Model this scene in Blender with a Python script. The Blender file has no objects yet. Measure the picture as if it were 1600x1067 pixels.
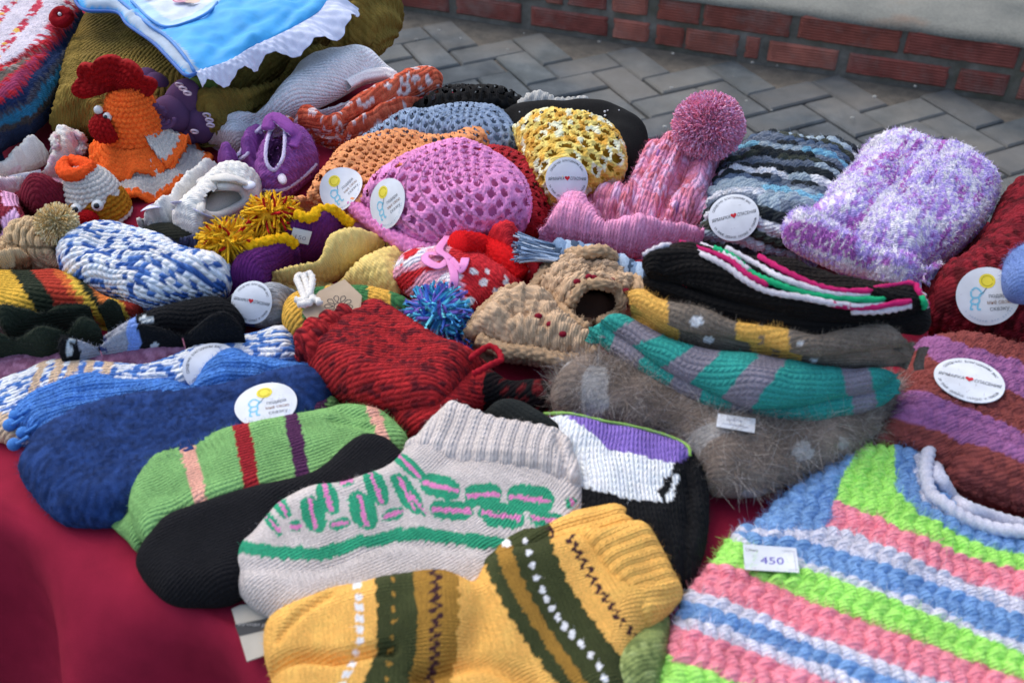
import bpy, math, random
import numpy as np
from mathutils import Vector, Matrix
random.seed(7); np.random.seed(7)
rng = np.random.RandomState(11)
C = bpy.context.scene.collection
S = bpy.context.scene
R = math.radians
# ------------------------------------------------------------------ camera, sky, sun, exposure
FPX = 1547.0; PITCH = R(40); CAMZ = 1.22; T = 0.72          # T: height of the table top
cd = bpy.data.cameras.new('camera'); cam = bpy.data.objects.new('camera', cd); C.objects.link(cam)
cd.sensor_width = 36; cd.lens = 36 * FPX / 1600; cd.clip_start = 0.02; cd.clip_end = 200
cam.location = (0, 0, CAMZ); cam.rotation_euler = (R(90) - PITCH, 0, 0)
cd.dof.use_dof = True; cd.dof.focus_distance = 0.98; cd.dof.aperture_fstop = 10
S.camera = cam
W = bpy.data.worlds.new('World'); S.world = W; W.use_nodes = True
wn = W.node_tree.nodes; bg = wn['Background']
sky = wn.new('ShaderNodeTexSky'); sky.sky_type = 'NISHITA'; sky.sun_disc = False
sky.sun_elevation = R(52); sky.sun_rotation = R(-40); sky.dust_density = 3.0; sky.ozone_density = 0.6
W.node_tree.links.new(sky.outputs[0], bg.inputs[0]); bg.inputs[1].default_value = 0.15
sd = bpy.data.lights.new('sun', 'SUN'); sun = bpy.data.objects.new('sun', sd); C.objects.link(sun)
sd.energy = 0.5; sd.angle = R(90); sd.color = (1.0, 0.96, 0.9)
_el, _az = R(52), R(-40)
_sv = Vector((math.sin(_az) * math.cos(_el), math.cos(_az) * math.cos(_el), math.sin(_el)))
sun.rotation_euler = (-_sv).to_track_quat('-Z', 'Y').to_euler(); sun.location = (-2, 2, 4)
S.view_settings.view_transform = 'Standard'; S.view_settings.look = 'None'
S.view_settings.exposure = 0.85; S.view_settings.gamma = 1.0
S.render.engine = 'CYCLES'; S.cycles.max_bounces = 8; S.cycles.diffuse_bounces = 6
try: S.cycles.use_denoising = True
except Exception: pass

# ------------------------------------------------------------------ small maths
CP, SP = math.cos(PITCH), math.sin(PITCH)
def un(px, py, h=0.0):
    """pixel of the 1600-wide photograph -> point on the level T+h"""
    px = np.asarray(px, float); py = np.asarray(py, float); h = np.asarray(h, float)
    x = (px - 800) / FPX; y = -(py - 533.5) / FPX
    d = np.stack([x + 0 * y, CP + y * SP + 0 * x, -SP + y * CP + 0 * x], -1)
    t = (T + h - CAMZ) / d[..., 2]
    return np.array([0, 0, CAMZ]) + d * t[..., None]
def proj(P):
    q = P - np.array([0, 0, CAMZ])
    dep = q[..., 1] * CP - q[..., 2] * SP
    up = q[..., 1] * SP + q[..., 2] * CP
    return 800 + FPX * q[..., 0] / dep, 533.5 - FPX * up / dep
def pxm(px, py, h=0.0):
    q = un(px, py, h) - np.array([0, 0, CAMZ]); return FPX / (q[1] * CP - q[2] * SP)
def lin(c):
    c = np.asarray(c, float) / 255.0
    return np.where(c <= 0.04045, c / 12.92, ((c + 0.055) / 1.055) ** 2.4)
def hx(s, g=1.0):
    s = s.lstrip('#'); return np.clip(lin([int(s[i:i + 2], 16) for i in (0, 2, 4)]) * g, 0, 0.92)
def _hash(i, j, s):
    n = (i.astype(np.int64) * 374761393 + j.astype(np.int64) * 668265263 + s * 1442695041) & 0x7fffffff
    n = ((n ^ (n >> 13)) * 1274126177) & 0x7fffffff
    return ((n ^ (n >> 16)) & 0xffff) / 65535.0
def vn(x, y, s=0):
    """value noise 0..1"""
    i = np.floor(x); j = np.floor(y); fx = x - i; fy = y - j
    fx = fx * fx * (3 - 2 * fx); fy = fy * fy * (3 - 2 * fy)
    i = i.astype(np.int64); j = j.astype(np.int64)
    a = _hash(i, j, s); b = _hash(i + 1, j, s); c = _hash(i, j + 1, s); d = _hash(i + 1, j + 1, s)
    return (a * (1 - fx) + b * fx) * (1 - fy) + (c * (1 - fx) + d * fx) * fy
def catmull(P, n=6, closed=True):
    P = np.asarray(P, float); m = len(P)
    if closed: A = np.vstack([P[-1:], P, P[:2]])
    else: A = np.vstack([2 * P[:1] - P[1:2], P, 2 * P[-1:] - P[-2:-1]])
    out = []; k = m if closed else m - 1
    ts = np.linspace(0, 1, n, endpoint=False)[:, None]
    for i in range(k):
        p0, p1, p2, p3 = A[i], A[i + 1], A[i + 2], A[i + 3]
        out.append(0.5 * (2 * p1 + (p2 - p0) * ts + (2 * p0 - 5 * p1 + 4 * p2 - p3) * ts ** 2 + (3 * p1 - p0 - 3 * p2 + p3) * ts ** 3))
    if not closed: out.append(P[-1:])
    return np.vstack(out)
def nearest(P, A, B):
    """nearest points of P(n,2) on segments A-B: dist, point, seg index, t"""
    n = len(P); D = np.full(n, 1e9); Q = np.zeros((n, 2)); K = np.zeros(n, int); TT = np.zeros(n)
    for k in range(len(A)):
        ab = B[k] - A[k]; L = ab @ ab
        if L < 1e-14: continue
        t = np.clip(((P - A[k]) @ ab) / L, 0, 1); q = A[k] + t[:, None] * ab
        d = (P[:, 0] - q[:, 0]) ** 2 + (P[:, 1] - q[:, 1]) ** 2
        m = d < D; D[m] = d[m]; Q[m] = q[m]; K[m] = k; TT[m] = t[m]
    return np.sqrt(D), Q, K, TT
def inside(P, A, B):
    c = np.zeros(len(P), bool); x, y = P[:, 0], P[:, 1]
    for a, b in zip(A, B):
        if a[1] == b[1]: continue
        m = (a[1] > y) != (b[1] > y)
        c ^= m & (x < (b[0] - a[0]) * (y - a[1]) / (b[1] - a[1]) + a[0])
    return c
def pip(px, py, poly):
    P = np.stack([px.ravel(), py.ravel()], 1); A = np.asarray(poly, float)
    return inside(P, A, np.roll(A, -1, 0)).reshape(px.shape)
def above(px, py, line):
    """True where the pixel lies below the polyline y(x) (larger y)"""
    L = np.asarray(line, float); o = np.argsort(L[:, 0]); L = L[o]
    x0, x1 = L[0], L[-1]
    yy = np.interp(px, L[:, 0], L[:, 1])
    s0 = (L[1, 1] - L[0, 1]) / (L[1, 0] - L[0, 0] + 1e-9); s1 = (L[-1, 1] - L[-2, 1]) / (L[-1, 0] - L[-2, 0] + 1e-9)
    yy = np.where(px < x0[0], x0[1] + (px - x0[0]) * s0, yy); yy = np.where(px > x1[0], x1[1] + (px - x1[0]) * s1, yy)
    return py > yy
def right_of(px, py, line):
    L = [(b, a) for a, b in line]; return above(py, px, L)
def dline(px, py, line):
    L = np.asarray(line, float); P = np.stack([px.ravel(), py.ravel()], 1)
    d, q, k, t = nearest(P, L[:-1], L[1:]); return d.reshape(px.shape)

# ------------------------------------------------------------------ materials
MATS = {}
def yarn_mat(name, rough=0.92, sheen=0.25, var=0.25, bump=0.25, fs=900.0):
    if name in MATS: return MATS[name]
    m = bpy.data.materials.new(name); m.use_nodes = True; nt = m.node_tree; N = nt.nodes; L = nt.links
    b = N['Principled BSDF']; b.inputs['Roughness'].default_value = rough
    b.inputs['Sheen Weight'].default_value = sheen; b.inputs['Sheen Roughness'].default_value = 0.6
    b.inputs['Specular IOR Level'].default_value = 0.15
    at = N.new('ShaderNodeAttribute'); at.attribute_name = 'Col'
    tc = N.new('ShaderNodeTexCoord')
    n1 = N.new('ShaderNodeTexNoise'); n1.inputs['Scale'].default_value = fs; n1.inputs['Detail'].default_value = 3
    n2 = N.new('ShaderNodeTexNoise'); n2.inputs['Scale'].default_value = 60; n2.inputs['Detail'].default_value = 2
    L.new(tc.outputs['Object'], n1.inputs['Vector']); L.new(tc.outputs['Object'], n2.inputs['Vector'])
    mr = N.new('ShaderNodeMapRange'); mr.inputs[1].default_value = .25; mr.inputs[2].default_value = .75
    mr.inputs[3].default_value = 1 - var; mr.inputs[4].default_value = 1 + var; L.new(n1.outputs[0], mr.inputs[0])
    mr2 = N.new('ShaderNodeMapRange'); mr2.inputs[1].default_value = .3; mr2.inputs[2].default_value = .7
    mr2.inputs[3].default_value = 0.9; mr2.inputs[4].default_value = 1.08; L.new(n2.outputs[0], mr2.inputs[0])
    mu = N.new('ShaderNodeMath'); mu.operation = 'MULTIPLY'; L.new(mr.outputs[0], mu.inputs[0]); L.new(mr2.outputs[0], mu.inputs[1])
    vm = N.new('ShaderNodeVectorMath'); vm.operation = 'SCALE'; L.new(at.outputs['Color'], vm.inputs[0]); L.new(mu.outputs[0], vm.inputs['Scale'])
    L.new(vm.outputs[0], b.inputs['Base Color']); L.new(vm.outputs[0], b.inputs['Sheen Tint'])
    if bump:
        bp = N.new('ShaderNodeBump'); bp.inputs['Strength'].default_value = bump; bp.inputs['Distance'].default_value = 0.001
        L.new(n1.outputs[0], bp.inputs['Height']); L.new(bp.outputs[0], b.inputs['Normal'])
    MATS[name] = m; return m
def add_stitch(m, kind):
    """per-pixel relief of the stitches, from the stitch coordinates kept on the mesh"""
    key = m.name + '_' + kind
    if key in MATS: return MATS[key]
    c = m.copy(); c.name = key; nt = c.node_tree; N = nt.nodes; L = nt.links; b = N['Principled BSDF']
    at = N.new('ShaderNodeAttribute'); at.attribute_name = 'st'; sp_ = N.new('ShaderNodeSeparateXYZ'); L.new(at.outputs['Vector'], sp_.inputs[0]); A, B, AM = sp_.outputs
    def M(op, x, y=None, z=None):
        n = N.new('ShaderNodeMath'); n.operation = op
        for i, v in enumerate((x, y, z)):
            if v is None: continue
            if isinstance(v, (int, float)): n.inputs[i].default_value = v
            else: L.new(v, n.inputs[i])
        return n.outputs[0]
    if kind == 'stock':
        q = M('MULTIPLY', M('ABSOLUTE', M('SUBTRACT', M('FRACT', A), .5)), 2.0); leg = M('SUBTRACT', 1.0, M('MULTIPLY', M('ABSOLUTE', M('SUBTRACT', q, .5)), 2.0)); p = M('FRACT', M('ADD', B, M('MULTIPLY', q, .6)))
        hh = M('MULTIPLY', M('POWER', M('MAXIMUM', leg, 0.0), .5), M('ADD', .45, M('MULTIPLY', M('SINE', M('MULTIPLY', p, math.pi)), .55)))
    else:   # twisted plies lying across the stitch
        x = M('ADD', M('MULTIPLY', A, 2.0), M('MULTIPLY', B, 3.0)); hh = M('MULTIPLY', M('ABSOLUTE', M('SINE', M('MULTIPLY', x, math.pi))), .28)
    bp = N.new('ShaderNodeBump'); bp.inputs['Strength'].default_value = 1.0; bp.inputs['Distance'].default_value = 1.0; L.new(M('MULTIPLY', hh, AM), bp.inputs['Height'])
    old = [l for l in nt.links if l.to_node == b and l.to_socket.name == 'Normal']
    if old: L.new(old[0].from_socket, bp.inputs['Normal'])
    L.new(bp.outputs[0], b.inputs['Normal']); MATS[key] = c; return c
def surf_mat(name, rough=0.6, var=0.1, scale=40.0, bump=0.0, spec=0.3, sheen=0.0, bscale=None):
    """plain surface: colour from the Col attribute, broken up by noise"""
    if name in MATS: return MATS[name]
    m = yarn_mat('_' + name, rough, sheen, var, bump, scale); m.name = name
    m.node_tree.nodes['Principled BSDF'].inputs['Specular IOR Level'].default_value = spec
    MATS[name] = m; return m
YARN = yarn_mat('wool_yarn'); COT = yarn_mat('cotton_yarn', 0.85, 0.12, 0.15, 0.2, 1200)
FELT = yarn_mat('felted_wool', 0.95, 0.5, 0.4, 0.5, 1400); MOHAIR = yarn_mat('mohair_yarn', 0.95, 0.6, 0.3, 0.3, 1500)
CLOTH = surf_mat('woven_cloth', 0.9, 0.10, 1500, 0.25, 0.1, 0.0); SATIN = surf_mat('satin_fabric', 0.55, 0.05, 300, 0.05, 0.2)
PAPER = surf_mat('paper', 0.6, 0.03, 90, 0.02, 0.3); PLASTIC = surf_mat('glossy_plastic', 0.2, 0.03, 50, 0, 0.5)
PRINT = surf_mat('printed_ink', 0.6, 0.03, 90, 0, 0.25)

# ------------------------------------------------------------------ mesh output
def mesh_obj(name, V, F4=None, F3=None, col=None, mat=None, parent=None, smooth=True, stuff=False, sta=None):
    V = np.asarray(V, float); me = bpy.data.meshes.new(name)
    o = V.mean(0); o[2] = V[:, 2].min()
    if parent is not None:
        o = np.zeros(3); q_ = parent
        while q_ is not None: o = o + np.array(q_.location); q_ = q_.parent
    loops = []; tot = []
    if F4 is not None and len(F4): F4 = np.asarray(F4, np.int32); loops.append(F4.ravel()); tot.append(np.full(len(F4), 4, np.int32))
    if F3 is not None and len(F3): F3 = np.asarray(F3, np.int32); loops.append(F3.ravel()); tot.append(np.full(len(F3), 3, np.int32))
    loops = np.concatenate(loops); tot = np.concatenate(tot); st = np.concatenate([[0], np.cumsum(tot)[:-1]]).astype(np.int32)
    me.vertices.add(len(V)); me.vertices.foreach_set('co', (V - o).astype(np.float32).ravel())
    me.loops.add(len(loops)); me.loops.foreach_set('vertex_index', loops)
    me.polygons.add(len(tot)); me.polygons.foreach_set('loop_start', st); me.polygons.foreach_set('loop_total', tot)
    me.polygons.foreach_set('use_smooth', np.full(len(tot), smooth))
    if col is not None:
        col = np.asarray(col, float)
        if col.ndim == 1: col = np.tile(col, (len(V), 1))
        a = me.color_attributes.new('Col', 'FLOAT_COLOR', 'POINT')
        a.data.foreach_set('color', np.hstack([np.clip(col, 0, 1), np.ones((len(V), 1))]).astype(np.float32).ravel())
    if sta is not None: me.attributes.new('st', 'FLOAT_VECTOR', 'POINT').data.foreach_set('vector', np.asarray(sta, np.float32).ravel())
    me.update(calc_edges=True); me.validate()
    if mat: me.materials.append(mat)
    ob = bpy.data.objects.new(name, me); C.objects.link(ob)
    if parent is not None: ob.parent = parent
    else: ob.location = o
    if stuff: ob['kind'] = 'stuff'
    return ob
def tag(o, label, cat, group=None):
    o['label'] = label; o['category'] = cat
    if group: o['group'] = group
    return o
def thing(name, label, cat, px, py, h=0.0, group=None):
    o = bpy.data.objects.new(name, None); C.objects.link(o); o.empty_display_size = 0.03
    o.location = un(px, py, h); return tag(o, label, cat, group)
def merge(parts):
    """parts: list of (V, F4, F3, col) -> one"""
    V, F4, F3, CC = [], [], [], []; n = 0
    for v, f4, f3, c in parts:
        v = np.asarray(v, float); V.append(v)
        if f4 is not None and len(f4): F4.append(np.asarray(f4) + n)
        if f3 is not None and len(f3): F3.append(np.asarray(f3) + n)
        c = np.asarray(c, float); CC.append(np.tile(c, (len(v), 1)) if c.ndim == 1 else c); n += len(v)
    return np.vstack(V), (np.vstack(F4) if F4 else None), (np.vstack(F3) if F3 else None), np.vstack(CC)

# ------------------------------------------------------------------ stitches: a = wale (across), b = course (along)
class St: pass
def stitch(kind, a, b):
    s = St(); s.hole = np.zeros(a.shape, bool); fa = a - np.floor(a)
    if kind == 'stock':
        q = np.abs(fa - .5) * 2; leg = 1 - np.abs(q - .5) * 2; bb = b + .5 * q
        p = bb - np.floor(bb); s.h = np.sqrt(np.clip(leg, 0, 1)) * (.5 + .5 * np.sin(np.pi * p) ** .6)
        s.ai = np.floor(a); s.bi = np.floor(bb)
    elif kind == 'rib':          # 2x2-ish rib running along b
        r_ = .5 + .5 * np.cos(2 * np.pi * a / 2); q = np.abs(fa - .5) * 2; bb = b + .5 * q; p = bb - np.floor(bb)
        s.h = r_ ** .7 * .8 + .2 * np.sin(np.pi * p); s.ai = np.floor(a); s.bi = np.floor(bb)
    elif kind == 'garter':       # wavy ridges across
        bb = b + .18 * np.sin(2 * np.pi * a); p = bb - np.floor(bb)
        s.h = np.sin(np.pi * p) ** .7 * (.75 + .25 * np.cos(2 * np.pi * a + np.pi * np.floor(bb))); s.ai = np.floor(a); s.bi = np.floor(bb)
    elif kind in ('sc', 'puff'):
        bi = np.floor(b); fb = b - bi; sg = np.where(bi % 2 == 0, 1, -1.)
        aa = a + .5 * (bi % 2) + .25 * sg * (fb - .5) + .14 * (_hash(bi.astype(int), bi.astype(int) * 0, 3) - .5)
        ai = np.floor(aa); fa = aa - ai
        jx = (_hash(ai.astype(int), bi.astype(int), 1) - .5) * .16; jy = (_hash(ai.astype(int), bi.astype(int), 2) - .5) * .16
        e = 1 - ((fa - .5 + jx) * 2) ** 2 * .85 - ((fb - .5 + jy) * 2) ** 2 * .85
        s.h = np.sqrt(np.clip(e, 0, 1)); s.ai = ai; s.bi = bi
        if kind == 'puff': s.h = s.h * (.78 + .22 * np.cos(2 * np.pi * (2.5 * fa + 1.2 * sg * fb))) * (.8 + .4 * _hash(ai.astype(int), bi.astype(int), 5))
    elif kind == 'mesh':         # crochet trellis with real openings
        bi = np.floor(b); fb = b - bi; aa = a + .5 * (bi % 2); ai = np.floor(aa); fa = aa - ai
        I, J = ai.astype(int), bi.astype(int)
        jx = (_hash(I, J, 1) - .5) * .2; jy = (_hash(I, J, 2) - .5) * .16; rr = .30 + .12 * (_hash(I, J, 4) - .35)
        d = np.sqrt(((fa - .5 + jx)) ** 2 * 1.0 + ((fb - .5 + jy)) ** 2 * 1.5)
        s.hole = d < rr * .95
        ph = np.arctan2(fb - .5 + jy, fa - .5 + jx)
        s.h = np.sqrt(np.clip((d - rr * .9) / .2, 0, 1)) * (.72 + .28 * np.cos(7 * ph + 20 * d)); s.ai = ai; s.bi = bi
    elif kind == 'shell':        # crochet with rows of leaning loops and narrow gaps
        bi = np.floor(b); fb = b - bi; sg = np.where(bi % 2 == 0, 1, -1.)
        aa = a + .5 * (bi % 2) + .45 * sg * fb; ai = np.floor(aa); fa = aa - ai
        jh = .7 + .6 * _hash(ai.astype(int), bi.astype(int), 6); s.h = np.sqrt(np.clip(1 - (2 * fa - 1) ** 2, 0, 1)) * (.3 + .7 * np.sqrt(np.clip(1 - (2 * fb - 1 + .3 * (jh - 1)) ** 2, 0, 1))) * jh
        s.ai = ai; s.bi = bi
    elif kind == 'cable':
        s.h = .6 * (.5 + .5 * np.sin(2 * np.pi * a)) + .4 * np.abs(np.sin(np.pi * (b + .35 * np.sin(2 * np.pi * a)))); s.ai = np.floor(a); s.bi = np.floor(b)
    elif kind == 'boucle':
        s.h = .5 * vn(a * 1.3, b * 1.3, 3) + .5 * vn(a * 3.1, b * 3.1, 5); s.ai = np.floor(a + .5 * vn(a * 2, b * 2, 8)); s.bi = np.floor(b + .8 * vn(a * 2, b * 2, 9))
    else:                        # plain
        s.h = vn(a * 2, b * 2, 3); s.ai = np.floor(a); s.bi = np.floor(b)
    return s

class Item: pass
RB = 1.06   # global resolution multiplier
def grid_blur(Z, M, k):
    for _ in range(k):
        for ax in (0, 1):
            n = np.zeros_like(Z); w = np.zeros_like(Z); Zm = np.where(M, Z, 0); Mm = M.astype(float)
            for sh in (-1, 0, 1):
                n += np.roll(Zm, sh, ax); w += np.roll(Mm, sh, ax)
            Z = np.where(M, n / np.maximum(w, 1e-9), Z)
    return Z
def pillow(name, out, h=.012, t=.02, tb=None, r=None, res=.0013, ang=None, spine=None, polar=None,
           st=('stock', .005, .004, .0008), col=(.5, .5, .5), cr=(), wr=(.002, .03), hp=(), parent=None,
           mat=None, shaded_inner=None, holes=(), sil=True, bl=3, seg=10, qz=.3, hz=None):
    """soft knitted body: the outline is laid on the table (level h), swollen by t, the surface worked in real stitches"""
    mat = mat or YARN; mat = add_stitch(mat, 'stock' if st[0] in ('stock', 'rib') else 'ply') if st[0] not in ('plain', 'boucle') else mat; tb = h if tb is None else tb; tb = max(min(tb, .03), .002); res = res * RB
    O = np.array([(p[0], p[1], p[2] if len(p) > 2 else h) for p in out], float)
    if hz is not None:   # resting heights given at a few places
        wz = np.zeros(len(O)); vz = np.zeros(len(O))
        for (x_, y_, z_) in hz: w_ = 1 / ((O[:, 0] - x_) ** 2 + (O[:, 1] - y_) ** 2 + 400.) ** 1.2; wz += w_; vz += w_ * z_
        O[:, 2] = vz / wz; h = float(O[:, 2].mean())
    r0 = r if r else max(t * 1.2, .008)
    ph = np.linspace(0, np.pi / 2, 40); up = (-(r0 * (1 - np.cos(ph))) * SP + t * np.sin(ph) * CP).max() / CP
    dn = (-(min(r0, tb) * (1 - np.cos(ph))) * SP + tb * np.sin(ph) * CP).max() / CP
    E = np.roll(O, -1, 0)[:, :2] - np.roll(O, 1, 0)[:, :2]; area = np.sum(O[:, 0] * np.roll(O[:, 1], -1) - np.roll(O[:, 0], -1) * O[:, 1])
    nrm = np.stack([E[:, 1], -E[:, 0]], 1) * (1 if area > 0 else -1); nrm /= np.linalg.norm(nrm, axis=1)[:, None] + 1e-9
    hs = O[:, 2] + (np.where(nrm[:, 1] < 0, -nrm[:, 1] * up, -nrm[:, 1] * dn) if sil else 0)
    P3 = un(O[:, 0], O[:, 1], hs)
    ctrl = np.column_stack([P3[:, :2], O[:, 2]])
    Bc = catmull(ctrl, seg); B = Bc[:, :2]
    A2, B2 = B, np.roll(B, -1, 0)
    sp = None
    if spine is not None:
        s3 = un([p[0] for p in spine], [p[1] for p in spine], h + t * .5)[:, :2]
        if len(s3) > 2: s3 = catmull(s3, 8, False)
        d0 = s3[0] - s3[1]; d1 = s3[-1] - s3[-2]
        s3 = np.vstack([s3[0] + d0 / np.linalg.norm(d0) * .3, s3, s3[-1] + d1 / np.linalg.norm(d1) * .3]); sp = s3
        dm = s3[-2] - s3[1]; fang = math.atan2(dm[1], dm[0])
    elif ang is not None: fang = R(ang)
    else: fang = 0
    c = B.mean(0); ca, sa = math.cos(fang), math.sin(fang); Rm = np.array([[ca, sa], [-sa, ca]])
    L = (B - c) @ Rm.T; lo = L.min(0) - 2 * res; hi = L.max(0) + 2 * res
    nx = int((hi[0] - lo[0]) / res) + 1; ny = int((hi[1] - lo[1]) / res) + 1
    gx, gy = np.meshgrid(lo[0] + np.arange(nx) * res, lo[1] + np.arange(ny) * res)
    G = np.stack([gx.ravel(), gy.ravel()], 1) @ Rm + c
    D, Q, _, _ = nearest(G, A2, B2); ins = inside(G, A2, B2)
    nin = np.where(ins[:, None], G - Q, Q - G); nl = np.linalg.norm(nin, axis=1)[:, None]; nin = nin / np.maximum(nl, 1e-9)
    D = np.where(ins, D, 0)
    I2 = ins.reshape(ny, nx)
    cell = I2[:-1, :-1] | I2[1:, :-1] | I2[:-1, 1:] | I2[1:, 1:]
    used = np.zeros((ny, nx), bool); used[:-1, :-1] |= cell; used[1:, :-1] |= cell; used[:-1, 1:] |= cell; used[1:, 1:] |= cell
    rr = min(r0, .95 * D.max())
    th = np.clip(D / rr, 0, 1) * np.pi / 2; dd = np.where(D < rr, rr * (1 - np.cos(th)), D)
    XY = Q + nin * dd[:, None]; Z = t * np.sin(th)
    XY = np.where(used.ravel()[:, None], XY, G)
    Z2 = Z.reshape(ny, nx); wb = np.clip(D / (3 * res), 0, 1).reshape(ny, nx)
    for ax_ in (0, 1):
        X2 = XY[:, ax_].reshape(ny, nx); XY[:, ax_] = (X2 * (1 - wb) + grid_blur(X2, used, 3) * wb).ravel()
    if bl: 
        Zb = grid_blur(Z2, used, bl); w = np.clip(D / (.6 * rr), 0, 1).reshape(ny, nx); Z2 = Z2 * (1 - w) + Zb * w
    # ground level of the body
    if len(hp) or np.ptp(O[:, 2]) > 1e-6:
        cc = ctrl
        if len(hp):
            q = un([p[0] for p in hp], [p[1] for p in hp], [p[2] for p in hp]); cc = np.vstack([cc, np.column_stack([q[:, :2], [p[2] for p in hp]])])
        Am = np.column_stack([cc[:, :2], np.ones(len(cc))]); co, *_ = np.linalg.lstsq(Am, cc[:, 2], rcond=None); res_h = cc[:, 2] - Am @ co
        hb = np.column_stack([XY, np.ones(len(XY))]) @ co; ws = np.zeros(len(XY)); wv = np.zeros(len(XY))
        for p, rv in zip(cc, res_h):
            w = 1 / ((XY[:, 0] - p[0]) ** 2 + (XY[:, 1] - p[1]) ** 2 + 2e-4) ** 1.5; ws += w; wv += w * rv
        hb = hb + wv / ws
    else: hb = np.full(len(XY), float(h))
    Zt = Z2.ravel()
    if wr: 
        f = np.clip(D / (rr * .7), 0, 1)
        Zt = Zt + f * wr[0] * ((vn(G[:, 0] / wr[1], G[:, 1] / wr[1], 21) - .5) * 2 + (vn(G[:, 0] / wr[1] * 2.3, G[:, 1] / wr[1] * 2.3, 5) - .5))
    for pts, wd, dp in cr:
        q = un([p[0] for p in pts], [p[1] for p in pts], h + t * .9)[:, :2]
        if len(q) > 2: q = catmull(q, 6, False)
        dc, *_ = nearest(XY, q[:-1], q[1:]); Zt = Zt - dp * np.exp(-(dc / wd) ** 2) * np.clip(D / (rr * .25) + .3, 0, 1)
    V = np.column_stack([XY, T + hb + Zt]).reshape(ny, nx, 3)
    # stitch coordinates (measured along the cloth, so they do not stretch over the rim)
    kind, sw, sl_, amp = st; bamp = amp * (.55 if kind in ('stock', 'rib') else .5)
    if kind == 'stock': amp = amp * min(max((sw / res - 4.0) / 3.0, 0), 1) * .8
    def work(Gp):
        if sp is not None:
            ds, qs, ks, ts = nearest(Gp, sp[:-1], sp[1:]); sl = np.linalg.norm(sp[1:] - sp[:-1], axis=1); cum = np.concatenate([[0], np.cumsum(sl)[:-1]])
            U = cum[ks] + ts * sl[ks] - .3; tg = (sp[1:] - sp[:-1])[ks]; Vv = np.sign(tg[:, 0] * (Gp[:, 1] - qs[:, 1]) - tg[:, 1] * (Gp[:, 0] - qs[:, 0])) * ds
        elif polar is not None:
            pc = un(polar[0], polar[1], h + t)[:2]; dv = Gp - pc; U = np.hypot(dv[:, 0], dv[:, 1]); Vv = np.arctan2(dv[:, 1], dv[:, 0])
        else:
            l2 = (Gp - c) @ Rm.T; U, Vv = l2[:, 0], l2[:, 1]
        U = U + .0034 * (vn(Gp[:, 0] / .022, Gp[:, 1] / .022, 31) - .5)
        if polar is not None:
            b = U / sl_; ring = np.maximum(np.floor(b) + .5, 1); nst = np.maximum(np.round(2 * np.pi * ring * sl_ / sw), 5); a = Vv / (2 * np.pi) * nst
        else:
            Vv = Vv + .0034 * (vn(Gp[:, 0] / .022, Gp[:, 1] / .022, 41) - .5); a = Vv / sw; b = U / sl_
        s = stitch(kind, a, b); s.a, s.b, s.U, s.V, s.X, s.Y = a, b, U, Vv, Gp[:, 0], Gp[:, 1]
        k2 = np.sin(s.ai * 12.9 + s.bi * 78.2) * 43758.5; s.jit = (k2 - np.floor(k2)) - .5; s.zig = (np.abs(a - np.floor(a) - .5) * 2 - .5); return s
    def tint(s):
        if kind not in ('plain', 'boucle', 'mesh'):
            _, iv = np.unique(s.ai.astype(np.int64) * 100003 + s.bi.astype(np.int64), return_inverse=True); cn = np.bincount(iv); s.px = s.px * (1 - qz) + qz * (np.bincount(iv, s.px) / cn)[iv]; s.py = s.py * (1 - qz) + qz * (np.bincount(iv, s.py) / cn)[iv]
        cl = col(s) if callable(col) else np.tile(np.asarray(col, float), (len(s.a), 1)); lum = cl @ np.array([.25, .6, .15]); cl = cl * .9 + lum[:, None] * .1; return np.clip(cl * 1.22, 0, .88) * (1 + .08 * s.jit)[:, None]
    s = work(G); s.D = D; a, b, U, Vv = s.a, s.b, s.U, s.V
    du = np.gradient(V, axis=1); dv = np.gradient(V, axis=0); Nn = np.cross(du, dv); Nn /= np.linalg.norm(Nn, axis=2)[..., None] + 1e-12
    Nn = Nn.reshape(-1, 3); rim = (D < res * .6); 
    Nn[rim] = np.column_stack([-nin[rim], np.full(rim.sum(), .15)])
    Vf = V.reshape(-1, 3); s.px, s.py = proj(Vf); s.h01 = s.h
    rpx, rpy = s.px, s.py; colr = tint(s); s.px, s.py = rpx, rpy
    colr = np.ascontiguousarray(colr)
    rimf = (.35 + .65 * np.clip(D / .006, 0, 1)) if kind in ('rib', 'garter', 'sc', 'stock') else 1.0
    Vd = Vf + Nn * (amp * rimf * (s.h - .45))[:, None]; ramp = amp * (.35 if kind in ('rib', 'garter', 'sc', 'stock') else 1.0)
    keep = np.zeros((ny, nx), bool)
    idx = -np.ones(ny * nx, int); uf = np.flatnonzero(used.ravel()); idx[uf] = np.arange(len(uf))
    cj, ci = np.nonzero(cell)
    q4 = np.stack([cj * nx + ci, cj * nx + ci + 1, (cj + 1) * nx + ci + 1, (cj + 1) * nx + ci], 1)
    hole = s.hole & (D > res * 3)
    for hpoly in holes: hole |= pip(s.px, s.py, hpoly)
    hk = hole[q4].mean(1) < .5; qk = q4[hk]
    # rim edges of the whole sheet (openings excluded) for the underside
    ed = np.concatenate([q4[:, [0, 1]], q4[:, [1, 2]], q4[:, [2, 3]], q4[:, [3, 0]]]); key = np.minimum(ed[:, 0], ed[:, 1]).astype(np.int64) * (nx * ny) + np.maximum(ed[:, 0], ed[:, 1])
    un_, inv, cnt = np.unique(key, return_inverse=True, return_counts=True); be = ed[cnt[inv] == 1]
    bv = np.unique(be); bm = -np.ones(nx * ny, int); bm[bv] = np.arange(len(bv))
    VV = [Vd[uf]]; CC = [colr[uf]]; SS = [np.column_stack([a, b, np.full(len(a), bamp)])[uf]]; FF = [idx[qk]]; base = len(uf); prev = idx[bv]
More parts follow.
